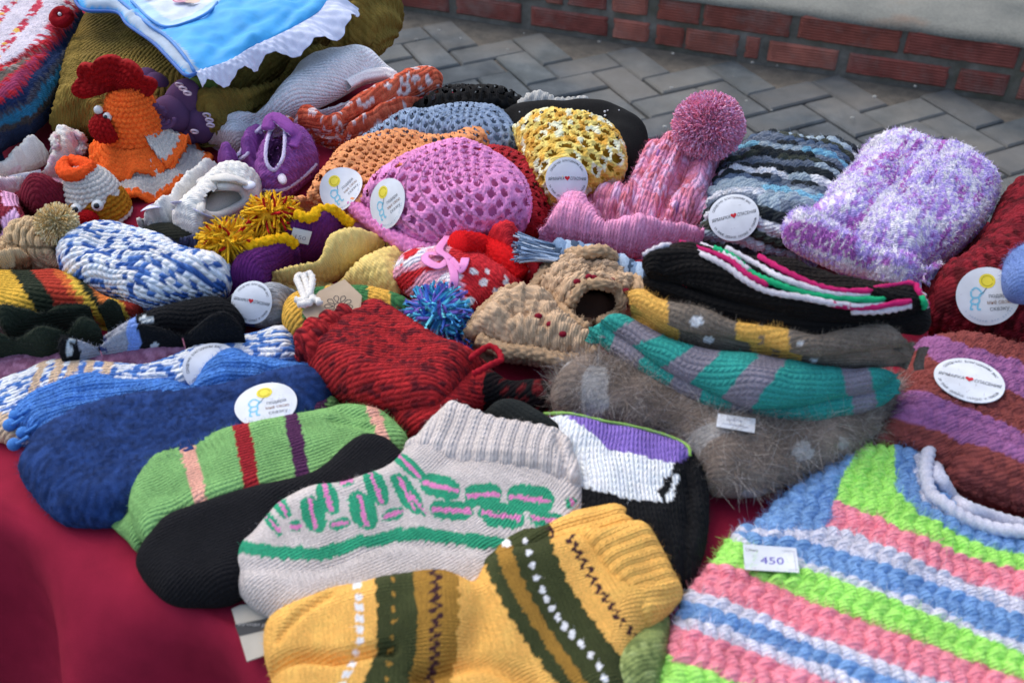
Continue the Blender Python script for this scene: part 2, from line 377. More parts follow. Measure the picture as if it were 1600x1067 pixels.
    e0, e1 = bm[be[:, 0]], bm[be[:, 1]]; rb = min(tb * .7, rr); nr = int(max(3, min(26, 1.35 * tb / (res * 1.25)))); Bq = Q[bv]; Bz = Vf[bv]
    for i_ in range(1, nr + 1):
        p_ = R(89) * i_ / nr; arc = 1.3 * tb * i_ / nr; sk_ = work(Bq - nin[bv] * arc); sk_.D = np.zeros(len(bv))
        q = Bz.copy(); q[:, :2] += nin[bv] * rb * (1 - math.cos(p_)); q[:, 2] -= tb * math.sin(p_); sk_.px, sk_.py = proj(q); sk_.h01 = sk_.h
        nq = np.column_stack([-nin[bv] * math.cos(p_), np.full(len(bv), -math.sin(p_))]); q = q + nq * ((ramp + (amp - ramp) * min(1, i_ / 4)) * (sk_.h - .45))[:, None] * (1 - .5 * i_ / nr)
        VV.append(q); CC.append(tint(sk_)); SS.append(np.column_stack([sk_.a, sk_.b, np.full(len(bv), bamp)])); cur = base + np.arange(len(bv)); base += len(bv)
        FF.append(np.stack([prev[e1], prev[e0], cur[e0], cur[e1]], 1)); prev = cur
    cen = Vd[uf].mean(0)
    if shaded_inner:  # back layer seen through the openings, coloured darker to paint in the inner shade
        st_ = 3; off, lc = shaded_inner
        sub = np.zeros((ny, nx), bool); sub[::st_, ::st_] = True; um = (used & sub); ii = -np.ones(ny * nx, int); f = np.flatnonzero(um.ravel()); ii[f] = base + np.arange(len(f))
        W_ = Vf[f].copy(); dd_ = np.clip(D[f] / .006, 0, 1); W_[:, 2] -= off * dd_ + .0008; VV.append(W_); CC.append(np.tile(np.asarray(lc, float), (len(f), 1))); SS.append(np.column_stack([a[f], b[f], np.zeros(len(f))])); base += len(f)
        jj, kk = np.nonzero(um[:-st_, :-st_] & um[st_:, :-st_] & um[:-st_, st_:] & um[st_:, st_:])
        FF.append(ii[np.stack([jj * nx + kk, jj * nx + kk + st_, (jj + st_) * nx + kk + st_, (jj + st_) * nx + kk], 1)])
    ob = mesh_obj(name, np.vstack(VV), np.vstack(FF), None, np.vstack(CC), mat, parent, sta=np.vstack(SS))
    it = Item(); it.ob = ob; it.V = Vd[uf]; it.N = Nn[uf]; it.px = s.px[uf]; it.py = s.py[uf]; it.col = colr[uf]; it.D = D[uf]; it.root = parent or ob
    return it
def top(it, px, py):
    k = np.argmin((it.px - px) ** 2 + (it.py - py) ** 2); return it.V[k], it.N[k]

# ------------------------------------------------------------------ strands, tubes, balls, lathes
def frames(P):
    tg = np.gradient(P, axis=0); tg /= np.linalg.norm(tg, axis=1)[:, None] + 1e-12
    n = np.zeros_like(P); ref = np.array([0, 0, 1.0]) if abs(tg[0, 2]) < .9 else np.array([1.0, 0, 0])
    v = ref - tg[0] * (ref @ tg[0]); n[0] = v / np.linalg.norm(v)
    for i in range(1, len(P)):
        v = n[i - 1] - tg[i] * (n[i - 1] @ tg[i]); n[i] = v / (np.linalg.norm(v) + 1e-12)
    return tg, n, np.cross(tg, n)
def tube_data(path, rad, seg=8, col=(.5, .5, .5), rope=0.0, pitch=.004, flat=1.0, n=None, closed=False, col2=None):
    P = np.asarray(path, float)
    if n: P = catmull(P, n, closed)
    if closed: P = np.vstack([P, P[:1]])
    tg, a, b = frames(P); m = len(P); rad = np.broadcast_to(np.asarray(rad, float), (m,)) if np.ndim(rad) == 0 else np.interp(np.linspace(0, 1, m), np.linspace(0, 1, len(rad)), rad)
    s = np.concatenate([[0], np.cumsum(np.linalg.norm(np.diff(P, axis=0), axis=1))]); th = np.arange(seg) / seg * 2 * np.pi
    rr = rad[:, None] * (1 + rope * np.cos(2 * th[None] - 2 * np.pi * s[:, None] / pitch))
    V = P[:, None] + a[:, None] * (rr * np.cos(th))[..., None] * flat + b[:, None] * (rr * np.sin(th))[..., None]
    i, j = np.meshgrid(np.arange(m - 1), np.arange(seg), indexing='ij'); j2 = (j + 1) % seg
    F = np.stack([i * seg + j, i * seg + j2, (i + 1) * seg + j2, (i + 1) * seg + j], -1).reshape(-1, 4)
    cc = np.asarray(col, float)
    if callable(col): cc = col(np.repeat(s, seg), np.tile(th, m))
    else: cc = np.tile(cc, (m * seg, 1))
    Vf = V.reshape(-1, 3); 
    if not closed:
        Vf = np.vstack([Vf, P[0] - tg[0] * rad[0] * .5, P[-1] + tg[-1] * rad[-1] * .5]); n0 = m * seg
        j = np.arange(seg); f3 = np.vstack([np.stack([(j + 1) % seg, j, np.full(seg, n0)], 1), np.stack([(m - 1) * seg + j, (m - 1) * seg + (j + 1) % seg, np.full(seg, n0 + 1)], 1)])
        cc = np.vstack([cc, cc[:1], cc[-1:]])
    else: f3 = None
    return Vf, F, f3, cc
def tube(name, path, rad, parent=None, mat=None, **k):
    return mesh_obj(name, *tube_data(path, rad, **k), mat=mat or YARN, parent=parent)
def strand_data(Bp, Dp, L, w, bend=.4, col=(.5, .5, .5), k=4, grav=0.0, taper=.3, sides=3):
    """many strands at once: three-sided (or thin ribbons for hair), k rings each"""
    n = len(Bp); D = Dp / (np.linalg.norm(Dp, axis=1)[:, None] + 1e-9); rv = rng.randn(n, 3); side = np.cross(D, rv); side /= np.linalg.norm(side, axis=1)[:, None] + 1e-9
    L = np.broadcast_to(L, (n,)); up = np.cross(D, side); ts = np.linspace(0, 1, k); m = sides; V = np.zeros((n, k, m, 3))
    for i, t_ in enumerate(ts):
        c = Bp + D * (L * t_)[:, None] + side * (bend * L * t_ ** 2)[:, None]; c[:, 2] -= grav * L * t_ ** 2
        ww = w * (1 - (1 - taper) * t_ ** 2)
        for q in range(m):
            an = q * 2 * np.pi / m; V[:, i, q] = c + (up * math.cos(an) + side * math.sin(an)) * ww
    nf = 3 if m == 3 else 1; base = (np.arange(n) * k * m)[:, None, None]; i = np.arange(k - 1)[None, :, None]; q = np.arange(nf)[None, None]
    F = np.stack([base + i * m + q, base + i * m + (q + 1) % m, base + (i + 1) * m + (q + 1) % m, base + (i + 1) * m + q], -1).reshape(-1, 4)
    c = np.asarray(col, float); c = np.tile(c, (n, 1)) if c.ndim == 1 else c
    return V.reshape(-1, 3), F, None, np.repeat(c, k * m, 0)
def fuzz(it, n, L=.004, w=.00012, lean=.8, col=None, k=3, bend=.6, name='fuzz'):
    i = rng.randint(0, len(it.V), n); d = it.N[i] + lean * rng.randn(n, 3); c = it.col[i] if col is None else np.tile(col, (n, 1))
    c = np.clip(c * (1 + .25 * rng.randn(n, 1)) + .02, 0, .95)
    return mesh_obj(name, *strand_data(it.V[i] - it.N[i] * .0006, d, L * (.4 + .8 * rng.rand(n)), w * 1.15, bend, c, k, sides=2), mat=it.ob.data.materials[0], parent=it.root, stuff=True)
def pompom(name, cen, rad, n, w, cols, parent, flat=(1, 1, 1), droop=.1, bend=.25, k=4, mat=None):
    d = rng.randn(n, 3); d /= np.linalg.norm(d, axis=1)[:, None]; cl = np.array([cols[i] for i in rng.randint(0, len(cols), n)]) * (1 + .08 * rng.randn(n, 1))
    L = rad * (.82 + .22 * rng.rand(n)); p = strand_data(np.tile(np.asarray(cen, float), (n, 1)) + d * rad * .15, d * np.array(flat), L * .9, w, bend, np.clip(cl, 0, .92), k, droop, .9)
    q = ball_data(cen, rad * .5 * np.array(flat), col=np.mean(cols, 0))
    return mesh_obj(name, *merge([p, q]), mat=mat or YARN, parent=parent)
def soft_pompom(name, cen, rad, n, w, cols, parent, flat=(1, 1, 1), mat=None):
    """dense cut-yarn ball: only the blunt strand ends show"""
    d = rng.randn(n, 3); d /= np.linalg.norm(d, axis=1)[:, None]; fl = np.array(flat); cl = np.array([cols[i] for i in rng.randint(0, len(cols), n)]) * (1 + .06 * rng.randn(n, 1)); lump = 1 + .10 * (vn(d[:, 0] * 3 + 9, d[:, 1] * 3 + d[:, 2] * 2 + 5, 3) - .5)
    p = strand_data(np.asarray(cen) + d * fl * rad * .66, d * fl + .28 * rng.randn(n, 3), rad * (.24 + .14 * rng.rand(n)) * lump, w, .3, np.clip(cl, 0, .92), 4, .05, 1.0)
    return mesh_obj(name, *merge([p, ball_data(cen, rad * .80 * fl, col=np.mean(cols, 0))]), mat=mat or YARN, parent=parent)
def ball_data(cen, rad, n=16, col=(.5, .5, .5), rot=None, bump=0.0, bs=900):
    th = np.linspace(0, np.pi, n + 1); ph = np.arange(2 * n) / (2 * n) * 2 * np.pi; t2, p2 = np.meshgrid(th, ph, indexing='ij')
    N = np.stack([np.sin(t2) * np.cos(p2), np.sin(t2) * np.sin(p2), np.cos(t2)], -1).reshape(-1, 3)
    V = N * np.broadcast_to(rad, (3,))
    if rot is not None: V = V @ np.array(Matrix(rot).to_3x3()).T if not isinstance(rot, np.ndarray) else V @ rot.T
    V = V + np.asarray(cen); m = 2 * n; i, j = np.meshgrid(np.arange(n), np.arange(m), indexing='ij'); j2 = (j + 1) % m
    F = np.stack([i * m + j, (i + 1) * m + j, (i + 1) * m + j2, i * m + j2], -1).reshape(-1, 4)
    return V, F, None, np.tile(np.asarray(col, float), (len(V), 1))
def ball(name, cen, rad, parent=None, mat=None, **k): return mesh_obj(name, *ball_data(cen, rad, **k), mat=mat or PLASTIC, parent=parent)
def rotm(ax, deg): return np.array(Matrix.Rotation(R(deg), 3, ax))
def lathe(name, base, prof, axis=(0, 0, 1), nth=120, nz=90, st=('sc', .004, .004, .001), col=(.5, .5, .5), parent=None, mat=None, squash=(1, 1), wob=0.0):
    """body of revolution worked in rounds of stitches"""
    pr = np.asarray(prof, float); cm = catmull(pr, 8, False); s = np.concatenate([[0], np.cumsum(np.hypot(*np.diff(cm, axis=0).T))]); ss = np.linspace(0, s[-1], nz)
    rr = np.interp(ss, s, cm[:, 0]); zz = np.interp(ss, s, cm[:, 1]); th = np.arange(nth) / nth * 2 * np.pi
    S2, TH = np.meshgrid(ss, th, indexing='ij'); rad = rr[:, None] + 0 * TH
    rad = rad * (1 + wob * (vn(np.cos(TH) * 2 + 5, S2 / .02, 3) - .5)); ax = Vector(axis).normalized(); q = np.array(Vector((0, 0, 1)).rotation_difference(ax).to_matrix())
    V = np.stack([rad * np.cos(TH) * squash[0], rad * np.sin(TH) * squash[1], zz[:, None] + 0 * TH], -1)
    dz = np.gradient(V, axis=0); dt = np.roll(V, -1, 1) - np.roll(V, 1, 1); Nn = np.cross(dt, dz); Nn /= np.linalg.norm(Nn, axis=2)[..., None] + 1e-9
    kind, sw, sl, amp = st; nst = max(6, round(2 * np.pi * np.median(rr) / sw)); nst += nst % 2
    sgrid = stitch(kind, TH / (2 * np.pi) * nst, S2 / sl); V = V + Nn * (amp * (sgrid.h - .45))[..., None]
    Vw = V.reshape(-1, 3) @ q.T + np.asarray(base); sgrid.TH = TH.ravel(); sgrid.Sx = S2.ravel(); sgrid.z = np.repeat(zz, nth); sgrid.px, sgrid.py = proj(Vw)
    sgrid.bi = sgrid.bi.ravel(); sgrid.ai = sgrid.ai.ravel()
    cc = col(sgrid) if callable(col) else np.tile(np.asarray(col, float), (len(Vw), 1))
    i, j = np.meshgrid(np.arange(nz - 1), np.arange(nth), indexing='ij'); j2 = (j + 1) % nth
    F = np.stack([i * nth + j, i * nth + j2, (i + 1) * nth + j2, (i + 1) * nth + j], -1).reshape(-1, 4)
    ob = mesh_obj(name, Vw, F, None, cc, mat or YARN, parent)
    it = Item(); it.ob = ob; it.V = Vw; it.N = (Nn.reshape(-1, 3) @ q.T); it.px, it.py = sgrid.px, sgrid.py; it.col = cc; it.root = parent or ob; it.D = np.ones(len(Vw)); return it
def mix(c, *conds):
    """colour c overridden by (mask, colour) pairs in order"""
    def full(x, n): x = np.asarray(x, float); return np.tile(x, (n, 1)) if x.ndim == 1 else x
    n = len(conds[0][0]); out = full(c, n).copy()
    for m, k in conds: k = full(k, n); out[m] = k[m]
    return out
def melange(s, cols, wts, seed=0, su=1.0, sv=1.0):
    """yarn flecks: a colour drawn for each stitch"""
    ai = np.floor(s.a * 2) if hasattr(s, 'a') else s.ai; x = _hash(np.floor(ai * su).astype(int), np.floor(s.bi * sv).astype(int), 77 + seed); cw = np.cumsum(wts) / np.sum(wts); k = np.searchsorted(cw, x, side='right').clip(0, len(cols) - 1)
    return np.array(cols)[k]

def ktube(name, path, rad, st=('sc', .004, .004, .0012), col=(.5, .5, .5), parent=None, mat=None, seg=40, flat=1.0, n=14, closed=False, step=None):
    """thick rolled or ruffled strip worked in stitches"""
    P = catmull(np.asarray(path, float), n, closed)
    if closed: P = np.vstack([P, P[:1]])
    L_ = np.concatenate([[0], np.cumsum(np.linalg.norm(np.diff(P, axis=0), axis=1))]); m = max(12, int(L_[-1] / (step or .0016))); ss = np.linspace(0, L_[-1], m); P = np.stack([np.interp(ss, L_, P[:, i]) for i in range(3)], 1)
    tg, _, _ = frames(P); up = np.array([0, 0, 1.]); b = np.cross(tg, up); b /= np.linalg.norm(b, axis=1)[:, None] + 1e-9; a = np.cross(b, tg)
    rad = np.full(m, rad) if np.ndim(rad) == 0 else np.interp(np.linspace(0, 1, m), np.linspace(0, 1, len(rad)), rad); th = np.arange(seg) / seg * 2 * np.pi
    S2, TH = np.meshgrid(ss, th, indexing='ij'); kind, sw, sl, amp = st; nst = max(4, round(2 * np.pi * rad.mean() / sw)); nst += nst % 2; s = stitch(kind, TH / (2 * np.pi) * nst, S2 / sl)
    rr = rad[:, None] + amp * (s.h - .45); V = P[:, None] + a[:, None] * (rr * np.cos(TH))[..., None] * flat + b[:, None] * (rr * np.sin(TH))[..., None]
    i, j = np.meshgrid(np.arange(m - 1), np.arange(seg), indexing='ij'); j2 = (j + 1) % seg; F = np.stack([i * seg + j, (i) * seg + j2, (i + 1) * seg + j2, (i + 1) * seg + j], -1).reshape(-1, 4); V = V.reshape(-1, 3); F3 = None
    s.px, s.py = proj(V); s.ai = s.ai.ravel(); s.bi = s.bi.ravel(); s.Sx = S2.ravel(); s.TH = TH.ravel(); cc = col(s) if callable(col) else np.tile(np.asarray(col, float), (len(V), 1))
    if not closed:
        n0 = len(V); V = np.vstack([V, P[0], P[-1]]); cc = np.vstack([cc, cc[:1], cc[-1:]]); j = np.arange(seg); F3 = np.vstack([np.stack([(j + 1) % seg, j, np.full(seg, n0)], 1), np.stack([(m - 1) * seg + j, (m - 1) * seg + (j + 1) % seg, np.full(seg, n0 + 1)], 1)])
    ob = mesh_obj(name, V, F, F3, cc, mat or YARN, parent); it = Item(); it.ob = ob; it.V = V; it.N = V - V.mean(0); it.px, it.py = proj(V); it.col = cc; it.root = parent or ob; return it
# ------------------------------------------------------------------ lettering and round paper labels
_TX = {}
def text2d(txt):
    if txt in _TX: return _TX[txt]
    cu = bpy.data.curves.new('t', 'FONT'); cu.body = txt; cu.size = 1.0; cu.resolution_u = 3; ob = bpy.data.objects.new('t', cu); C.objects.link(ob)
    bpy.context.view_layer.update(); me = bpy.data.meshes.new_from_object(ob.evaluated_get(bpy.context.evaluated_depsgraph_get()))
    me.calc_loop_triangles(); V = np.zeros(len(me.vertices) * 3); me.vertices.foreach_get('co', V); V = V.reshape(-1, 3)[:, :2]
    F = np.zeros(len(me.loop_triangles) * 3, np.int32); me.loop_triangles.foreach_get('vertices', F); F = F.reshape(-1, 3)
    w = V[:, 0].max() if len(V) else .3
    bpy.data.objects.remove(ob); bpy.data.curves.remove(cu); bpy.data.meshes.remove(me); _TX[txt] = (V, F, w); return _TX[txt]
def line_text(txt, size, cx, cy, width=None, ang=0.0, slant=0.0, bold=0.0):
    """flat lettering centred on cx,cy -> (V2, F3)"""
    V, F, w = text2d(txt); V = V.copy(); V[:, 0] -= V[:, 0].mean() * 0 + (V[:, 0].max() + V[:, 0].min()) / 2; V[:, 1] -= .35
    k = size if width is None else width / (np.ptp(V[:, 0]) + 1e-9); V = V * np.array([k, size]); V[:, 0] += slant * V[:, 1]
    ca, sa = math.cos(R(ang)), math.sin(R(ang)); V = V @ np.array([[ca, sa], [-sa, ca]]); return V + np.array([cx, cy]), F
def arc_text(txt, size, rad, a0, a1, outer=True):
    parts = []
    for i, ch in enumerate(txt):
        a = a0 + (a1 - a0) * i / (len(txt) - 1)
        if ch == ' ': continue
        V, F = line_text(ch, size, 0, 0); rot = a - 90 if outer else a + 90; ca, sa = math.cos(R(rot)), math.sin(R(rot))
        V = V @ np.array([[ca, sa], [-sa, ca]]) + rad * np.array([math.cos(R(a)), math.sin(R(a))]); parts.append((V, F))
    return parts
def poly2(pts):
    pts = np.asarray(pts, float); n = len(pts); V = np.vstack([pts, pts.mean(0)]); return V, np.array([(i, (i + 1) % n, n) for i in range(n)])
def stroke2(pts, w, n=6):
    P = catmull(np.asarray(pts, float), n, False); tg = np.gradient(P, axis=0); tg /= np.linalg.norm(tg, axis=1)[:, None] + 1e-9; nn = np.stack([-tg[:, 1], tg[:, 0]], 1) * w / 2
    V = np.vstack([P + nn, P - nn]); m = len(P); F = []
    for i in range(m - 1): F += [(i, i + m, i + 1), (i + 1, i + m, i + m + 1)]
    return V, np.array(F)
def circ(cx, cy, r, n=24, ry=None): a = np.arange(n) / n * 2 * np.pi; return np.stack([cx + r * np.cos(a), cy + (ry or r) * np.sin(a)], 1)
INK = hx('20242c'); REDI = hx('c0202e')
def print_fair(r):
    P = [(*line_text('ЯРМАРКА', .20 * r, -.50 * r, 0, .74 * r, 0, .2), INK), (*line_text('СПАСЕНИЯ', .20 * r, .52 * r, 0, .74 * r, 0, .2), INK)]
    t = np.linspace(0, 2 * np.pi, 28); hs = .0075 * r; P.append((*poly2(np.stack([16 * np.sin(t) ** 3 * hs, (13 * np.cos(t) - 5 * np.cos(2 * t) - 2 * np.cos(3 * t) - np.cos(4 * t)) * hs + .01 * r], 1)[:-1]), REDI))
    for v, f in arc_text('СЕРДЕЧНО БЛАГОДАРИМ ВАС', .13 * r, .83 * r, 152, 28): P.append((v, f, INK))
    for v, f in arc_text('ЗА ВАШЕ ДОБРОЕ СЕРДЦЕ И ПОМОЩЬ', .11 * r, .86 * r, 200, 340, False): P.append((v, f, INK * 1.5))
    return P
def print_kids(r):
    B = hx('7cc0d8'); Y = hx('e0d040'); G = hx('5a6068'); P = []
    P.append((*poly2(circ(.02 * r, .5 * r, .26 * r, 24)), Y)); P.append((*stroke2(circ(.02 * r, .5 * r, .18 * r, 12), .03 * r), hx('b0a020')))
    P.append((*stroke2([(-.02 * r, .26 * r), (-.15 * r, .1 * r), (-.25 * r, .05 * r)], .025 * r), G))
    for a in ([(-.5, .2), (-.35, .28), (-.2, .12), (-.3, -.05), (-.5, -.02), (-.52, .18)], [(-.45, -.05), (-.55, -.2), (-.4, -.28), (-.28, -.2), (-.3, -.02)], [(-.28, .0), (-.12, .12)], [(-.5, -.22), (-.56, -.42), (-.48, -.44)], [(-.32, -.24), (-.34, -.44), (-.24, -.46)]):
        P.append((*stroke2(np.array(a) * r, .06 * r), B))
    for i, (tx, w) in enumerate((('подари', .62), ('мне свою', .74), ('сказку', .6))): P.append((*line_text(tx, .2 * r, .34 * r, (-.02 - .22 * i) * r, w * r, 0), G if i != 1 else hx('8a6a50')))
    for v, f in arc_text('с любовью для детей', .09 * r, .86 * r, 215, 325, False): P.append((v, f, hx('8aa8c0')))
    return P
class Bed: pass
def bed_on(it, px, py, rad, ang, lift, pct, flex=.35):
    """a gently curved sheet fitted over the garment round a point"""
    c, n = top(it, px, py); d = np.linalg.norm(it.V - c, axis=1); Q = it.V[d < rad * 1.05]; A = np.column_stack([Q[:, 0] - c[0], Q[:, 1] - c[1], np.ones(len(Q))]); co, *_ = np.linalg.lstsq(A, Q[:, 2] - c[2], rcond=None)
    n = np.array([-co[0] * .8, -co[1] * .8, 1]); n /= np.linalg.norm(n); a1 = np.array([1., 0, 0]); a1 -= n * (a1 @ n); a1 /= np.linalg.norm(a1); a2 = np.cross(n, a1)
    ca, sa = math.cos(R(ang)), math.sin(R(ang)); B = Bed(); B.o = c; B.n = n; B.e1 = a1 * ca + a2 * sa; B.e2 = -a1 * sa + a2 * ca
    u, v, w = (Q - c) @ B.e1, (Q - c) @ B.e2, (Q - c) @ n; M_ = np.column_stack([u * u, u * v, v * v, u, v, np.ones(len(u))]); k, *_ = np.linalg.lstsq(M_, w, rcond=None); k[:3] *= flex; k[3:5] *= .5; B.k = k; inr = u * u + v * v < (rad * .9) ** 2; B.off = np.percentile((w - M_ @ k)[inr], pct) + lift; return B
def bed_flat(o, n, ang):
    B = Bed(); B.o = np.asarray(o, float); B.n = np.asarray(n, float) / np.linalg.norm(n); a1 = np.array([1., 0, 0]); a1 -= B.n * (a1 @ B.n); a1 /= np.linalg.norm(a1); a2 = np.cross(B.n, a1); ca, sa = math.cos(R(ang)), math.sin(R(ang)); B.e1 = a1 * ca + a2 * sa; B.e2 = -a1 * sa + a2 * ca; B.k = np.zeros(6); B.off = 0.0; return B
def bed_pt(B, v, z):
    u, w = v[:, 0], v[:, 1]; hgt = np.column_stack([u * u, u * w, w * w, u, w, np.ones(len(u))]) @ B.k + B.off + z; return B.o + B.e1 * u[:, None] + B.e2 * w[:, None] + B.n * hgt[:, None]
def paper(it, px, py, shape, ang, prints, parent=None, name='label', col=None, lift=.0006, thick=.0005, rad=None, at=None, pct=97):
    """paper piece (2-d outline in metres) lying on a garment; prints are its ink"""
    shape = np.asarray(shape, float); rad = rad or np.abs(shape).max(); B = bed_on(it, px, py, rad, ang, lift, pct) if at is None else bed_flat(at[0], at[1], ang)
    par = parent or it.root; m = len(shape); cen = shape.mean(0); nr = 6; rings = [cen + (shape - cen) * (k / nr) for k in range(nr, 0, -1)]
    V = [bed_pt(B, shape, 0.0)] + [bed_pt(B, r_, thick) for r_ in rings] + [bed_pt(B, cen[None], thick)]; V = np.vstack(V); i = np.arange(m); F4 = []
    for k in range(nr): F4.append(np.stack([k * m + i, k * m + (i + 1) % m, (k + 1) * m + (i + 1) % m, (k + 1) * m + i], 1))
    F3 = np.stack([nr * m + i, nr * m + (i + 1) % m, np.full(m, (nr + 1) * m)], 1)
    lb = mesh_obj(name, V, np.vstack(F4), F3, hx('d8dde2', .95) if col is None else col, PAPER, par, False)
    if prints:
        parts = [(bed_pt(B, v, thick + .00015 + .00005 * (k % 3) + (.0001 if np.allclose(c, REDI) else 0)), None, f, c) for k, (v, f, c) in enumerate(prints)]; mesh_obj('print', *merge(parts), mat=PRINT, parent=lb, smooth=False)
    return lb
def round_label(it, px, py, rad=.0255, ang=0, kind='fair', parent=None, wavy=0.0, pct=97):
    rad = rad * .79; a = np.arange(56) / 56 * 2 * np.pi; rr = rad * (1 + wavy * np.cos(9 * a)); return paper(it, px, py, np.stack([rr * np.cos(a), rr * np.sin(a)], 1), ang, (print_fair if kind == 'fair' else print_kids)(rad), parent, pct=pct)
# ------------------------------------------------------------------ ground, paving, low brick wall
def proc_mat(name, build):
    m = bpy.data.materials.new(name); m.use_nodes = True; build(m.node_tree.nodes, m.node_tree.links, m.node_tree.nodes['Principled BSDF']); return m
def ramp_noise(N, L, scale, stops, detail=6, vec=None, rough=.6):
    n = N.new('ShaderNodeTexNoise'); n.inputs['Scale'].default_value = scale; n.inputs['Detail'].default_value = detail; n.inputs['Roughness'].default_value = rough
    if vec: L.new(vec, n.inputs['Vector'])
    r = N.new('ShaderNodeValToRGB'); e = r.color_ramp.elements
    while len(e) < len(stops): e.new(.5)
    for k, (p, c) in zip(e, stops): k.position = p; k.color = (*c, 1)
    L.new(n.outputs[0], r.inputs[0]); return n, r
def mixc(N, L, fac, a, b, mode='MIX'):
    m = N.new('ShaderNodeMix'); m.data_type = 'RGBA'; m.blend_type = mode
    if isinstance(fac, float): m.inputs[0].default_value = fac
    else: L.new(fac, m.inputs[0])
    L.new(a, m.inputs[6]); L.new(b, m.inputs[7]); return m.outputs[2]
def obj_random(N, lo, hi):
    return None
def b_stone(N, L, b):
    tc = N.new('ShaderNodeNewGeometry'); pos = tc.outputs['Position']
    n1, r1 = ramp_noise(N, L, 9, [(.3, hx('484f52', .9)), (.55, hx('5f6669', .9)), (.75, hx('787e7f', .9))], 5, pos)
    n2, r2 = ramp_noise(N, L, 420, [(.35, (.72,) * 3), (.55, (1,) * 3), (.72, (1.0,) * 3), (.8, (1.5,) * 3)], 2, pos)
    n3, r3 = ramp_noise(N, L, 2.2, [(.42, (0,) * 3), (.62, (1,) * 3)], 4, pos)
    at = N.new('ShaderNodeAttribute'); at.attribute_name = 'Col'
    c = mixc(N, L, 1.0, r1.outputs[0], r2.outputs[0], 'MULTIPLY'); c = mixc(N, L, 1.0, c, at.outputs[0], 'MULTIPLY')
    d = N.new('ShaderNodeRGB'); d.outputs[0].default_value = (*hx('8a8478'), 1)
    mm = N.new('ShaderNodeMath'); mm.operation = 'MULTIPLY'; mm.inputs[1].default_value = .45; L.new(r3.outputs[0], mm.inputs[0]); c = mixc(N, L, mm.outputs[0], c, d.outputs[0])
    L.new(c, b.inputs['Base Color']); b.inputs['Roughness'].default_value = .85; b.inputs['Specular IOR Level'].default_value = .25
    bp = N.new('ShaderNodeBump'); bp.inputs['Strength'].default_value = .5; bp.inputs['Distance'].default_value = .003; L.new(n2.outputs[0], bp.inputs['Height']); L.new(bp.outputs[0], b.inputs['Normal'])
STONE = proc_mat('concrete_paver', b_stone)
def b_sand(N, L, b):
    tc = N.new('ShaderNodeNewGeometry'); n1, r1 = ramp_noise(N, L, 25, [(.3, hx('5a574f')), (.6, hx('787266')), (.8, hx('8c8474'))], 8, tc.outputs['Position'])
    n2, r2 = ramp_noise(N, L, 700, [(.3, (.55,) * 3), (.7, (1.25,) * 3)], 2, tc.outputs['Position']); c = mixc(N, L, 1.0, r1.outputs[0], r2.outputs[0], 'MULTIPLY'); L.new(c, b.inputs['Base Color']); b.inputs['Roughness'].default_value = .95
    bp = N.new('ShaderNodeBump'); bp.inputs['Strength'].default_value = .8; bp.inputs['Distance'].default_value = .004; L.new(n2.outputs[0], bp.inputs['Height']); L.new(bp.outputs[0], b.inputs['Normal'])
SAND = proc_mat('joint_sand', b_sand)
def b_brick(N, L, b):
    tc = N.new('ShaderNodeTexCoord'); ob = tc.outputs['Object']; at = N.new('ShaderNodeAttribute'); at.attribute_name = 'Col'
    n1, r1 = ramp_noise(N, L, 18, [(.3, (.62,) * 3), (.6, (1,) * 3), (.8, (1.15, 1.2, 1.2))], 6, ob); c = mixc(N, L, 1.0, at.outputs[0], r1.outputs[0], 'MULTIPLY')
    n2, r2 = ramp_noise(N, L, 6, [(.5, (0,) * 3), (.75, (1,) * 3)], 8, ob, .75); g = N.new('ShaderNodeRGB'); g.outputs[0].default_value = (*hx('8e8078'), 1)
    mm = N.new('ShaderNodeMath'); mm.operation = 'MULTIPLY'; mm.inputs[1].default_value = .7; L.new(r2.outputs[0], mm.inputs[0]); c = mixc(N, L, mm.outputs[0], c, g.outputs[0])
    L.new(c, b.inputs['Base Color']); b.inputs['Roughness'].default_value = .9
    n3 = N.new('ShaderNodeTexNoise'); n3.inputs['Scale'].default_value = 300; L.new(ob, n3.inputs['Vector'])
    bp = N.new('ShaderNodeBump'); bp.inputs['Strength'].default_value = .4; bp.inputs['Distance'].default_value = .002; L.new(n3.outputs[0], bp.inputs['Height']); L.new(bp.outputs[0], b.inputs['Normal'])
BRICK = proc_mat('fired_brick', b_brick)
def b_mortar(N, L, b):
    tc = N.new('ShaderNodeNewGeometry'); n1, r1 = ramp_noise(N, L, 14, [(.3, hx('4c4c44')), (.55, hx('74726a')), (.75, hx('908e86'))], 8, tc.outputs['Position'], .7)
    n4, r4 = ramp_noise(N, L, 5, [(.5, (0,) * 3), (.7, (1,) * 3)], 5, tc.outputs['Position']); g = N.new('ShaderNodeRGB'); g.outputs[0].default_value = (*hx('45482c'), 1); mm = N.new('ShaderNodeMath'); mm.operation = 'MULTIPLY'; mm.inputs[1].default_value = .6; L.new(r4.outputs[0], mm.inputs[0])
    L.new(mixc(N, L, mm.outputs[0], r1.outputs[0], g.outputs[0]), b.inputs['Base Color']); b.inputs['Roughness'].default_value = .95
    bp = N.new('ShaderNodeBump'); bp.inputs['Strength'].default_value = 1; bp.inputs['Distance'].default_value = .006; L.new(n1.outputs[0], bp.inputs['Height']); L.new(bp.outputs[0], b.inputs['Normal'])
MORTAR = proc_mat('mortar', b_mortar)
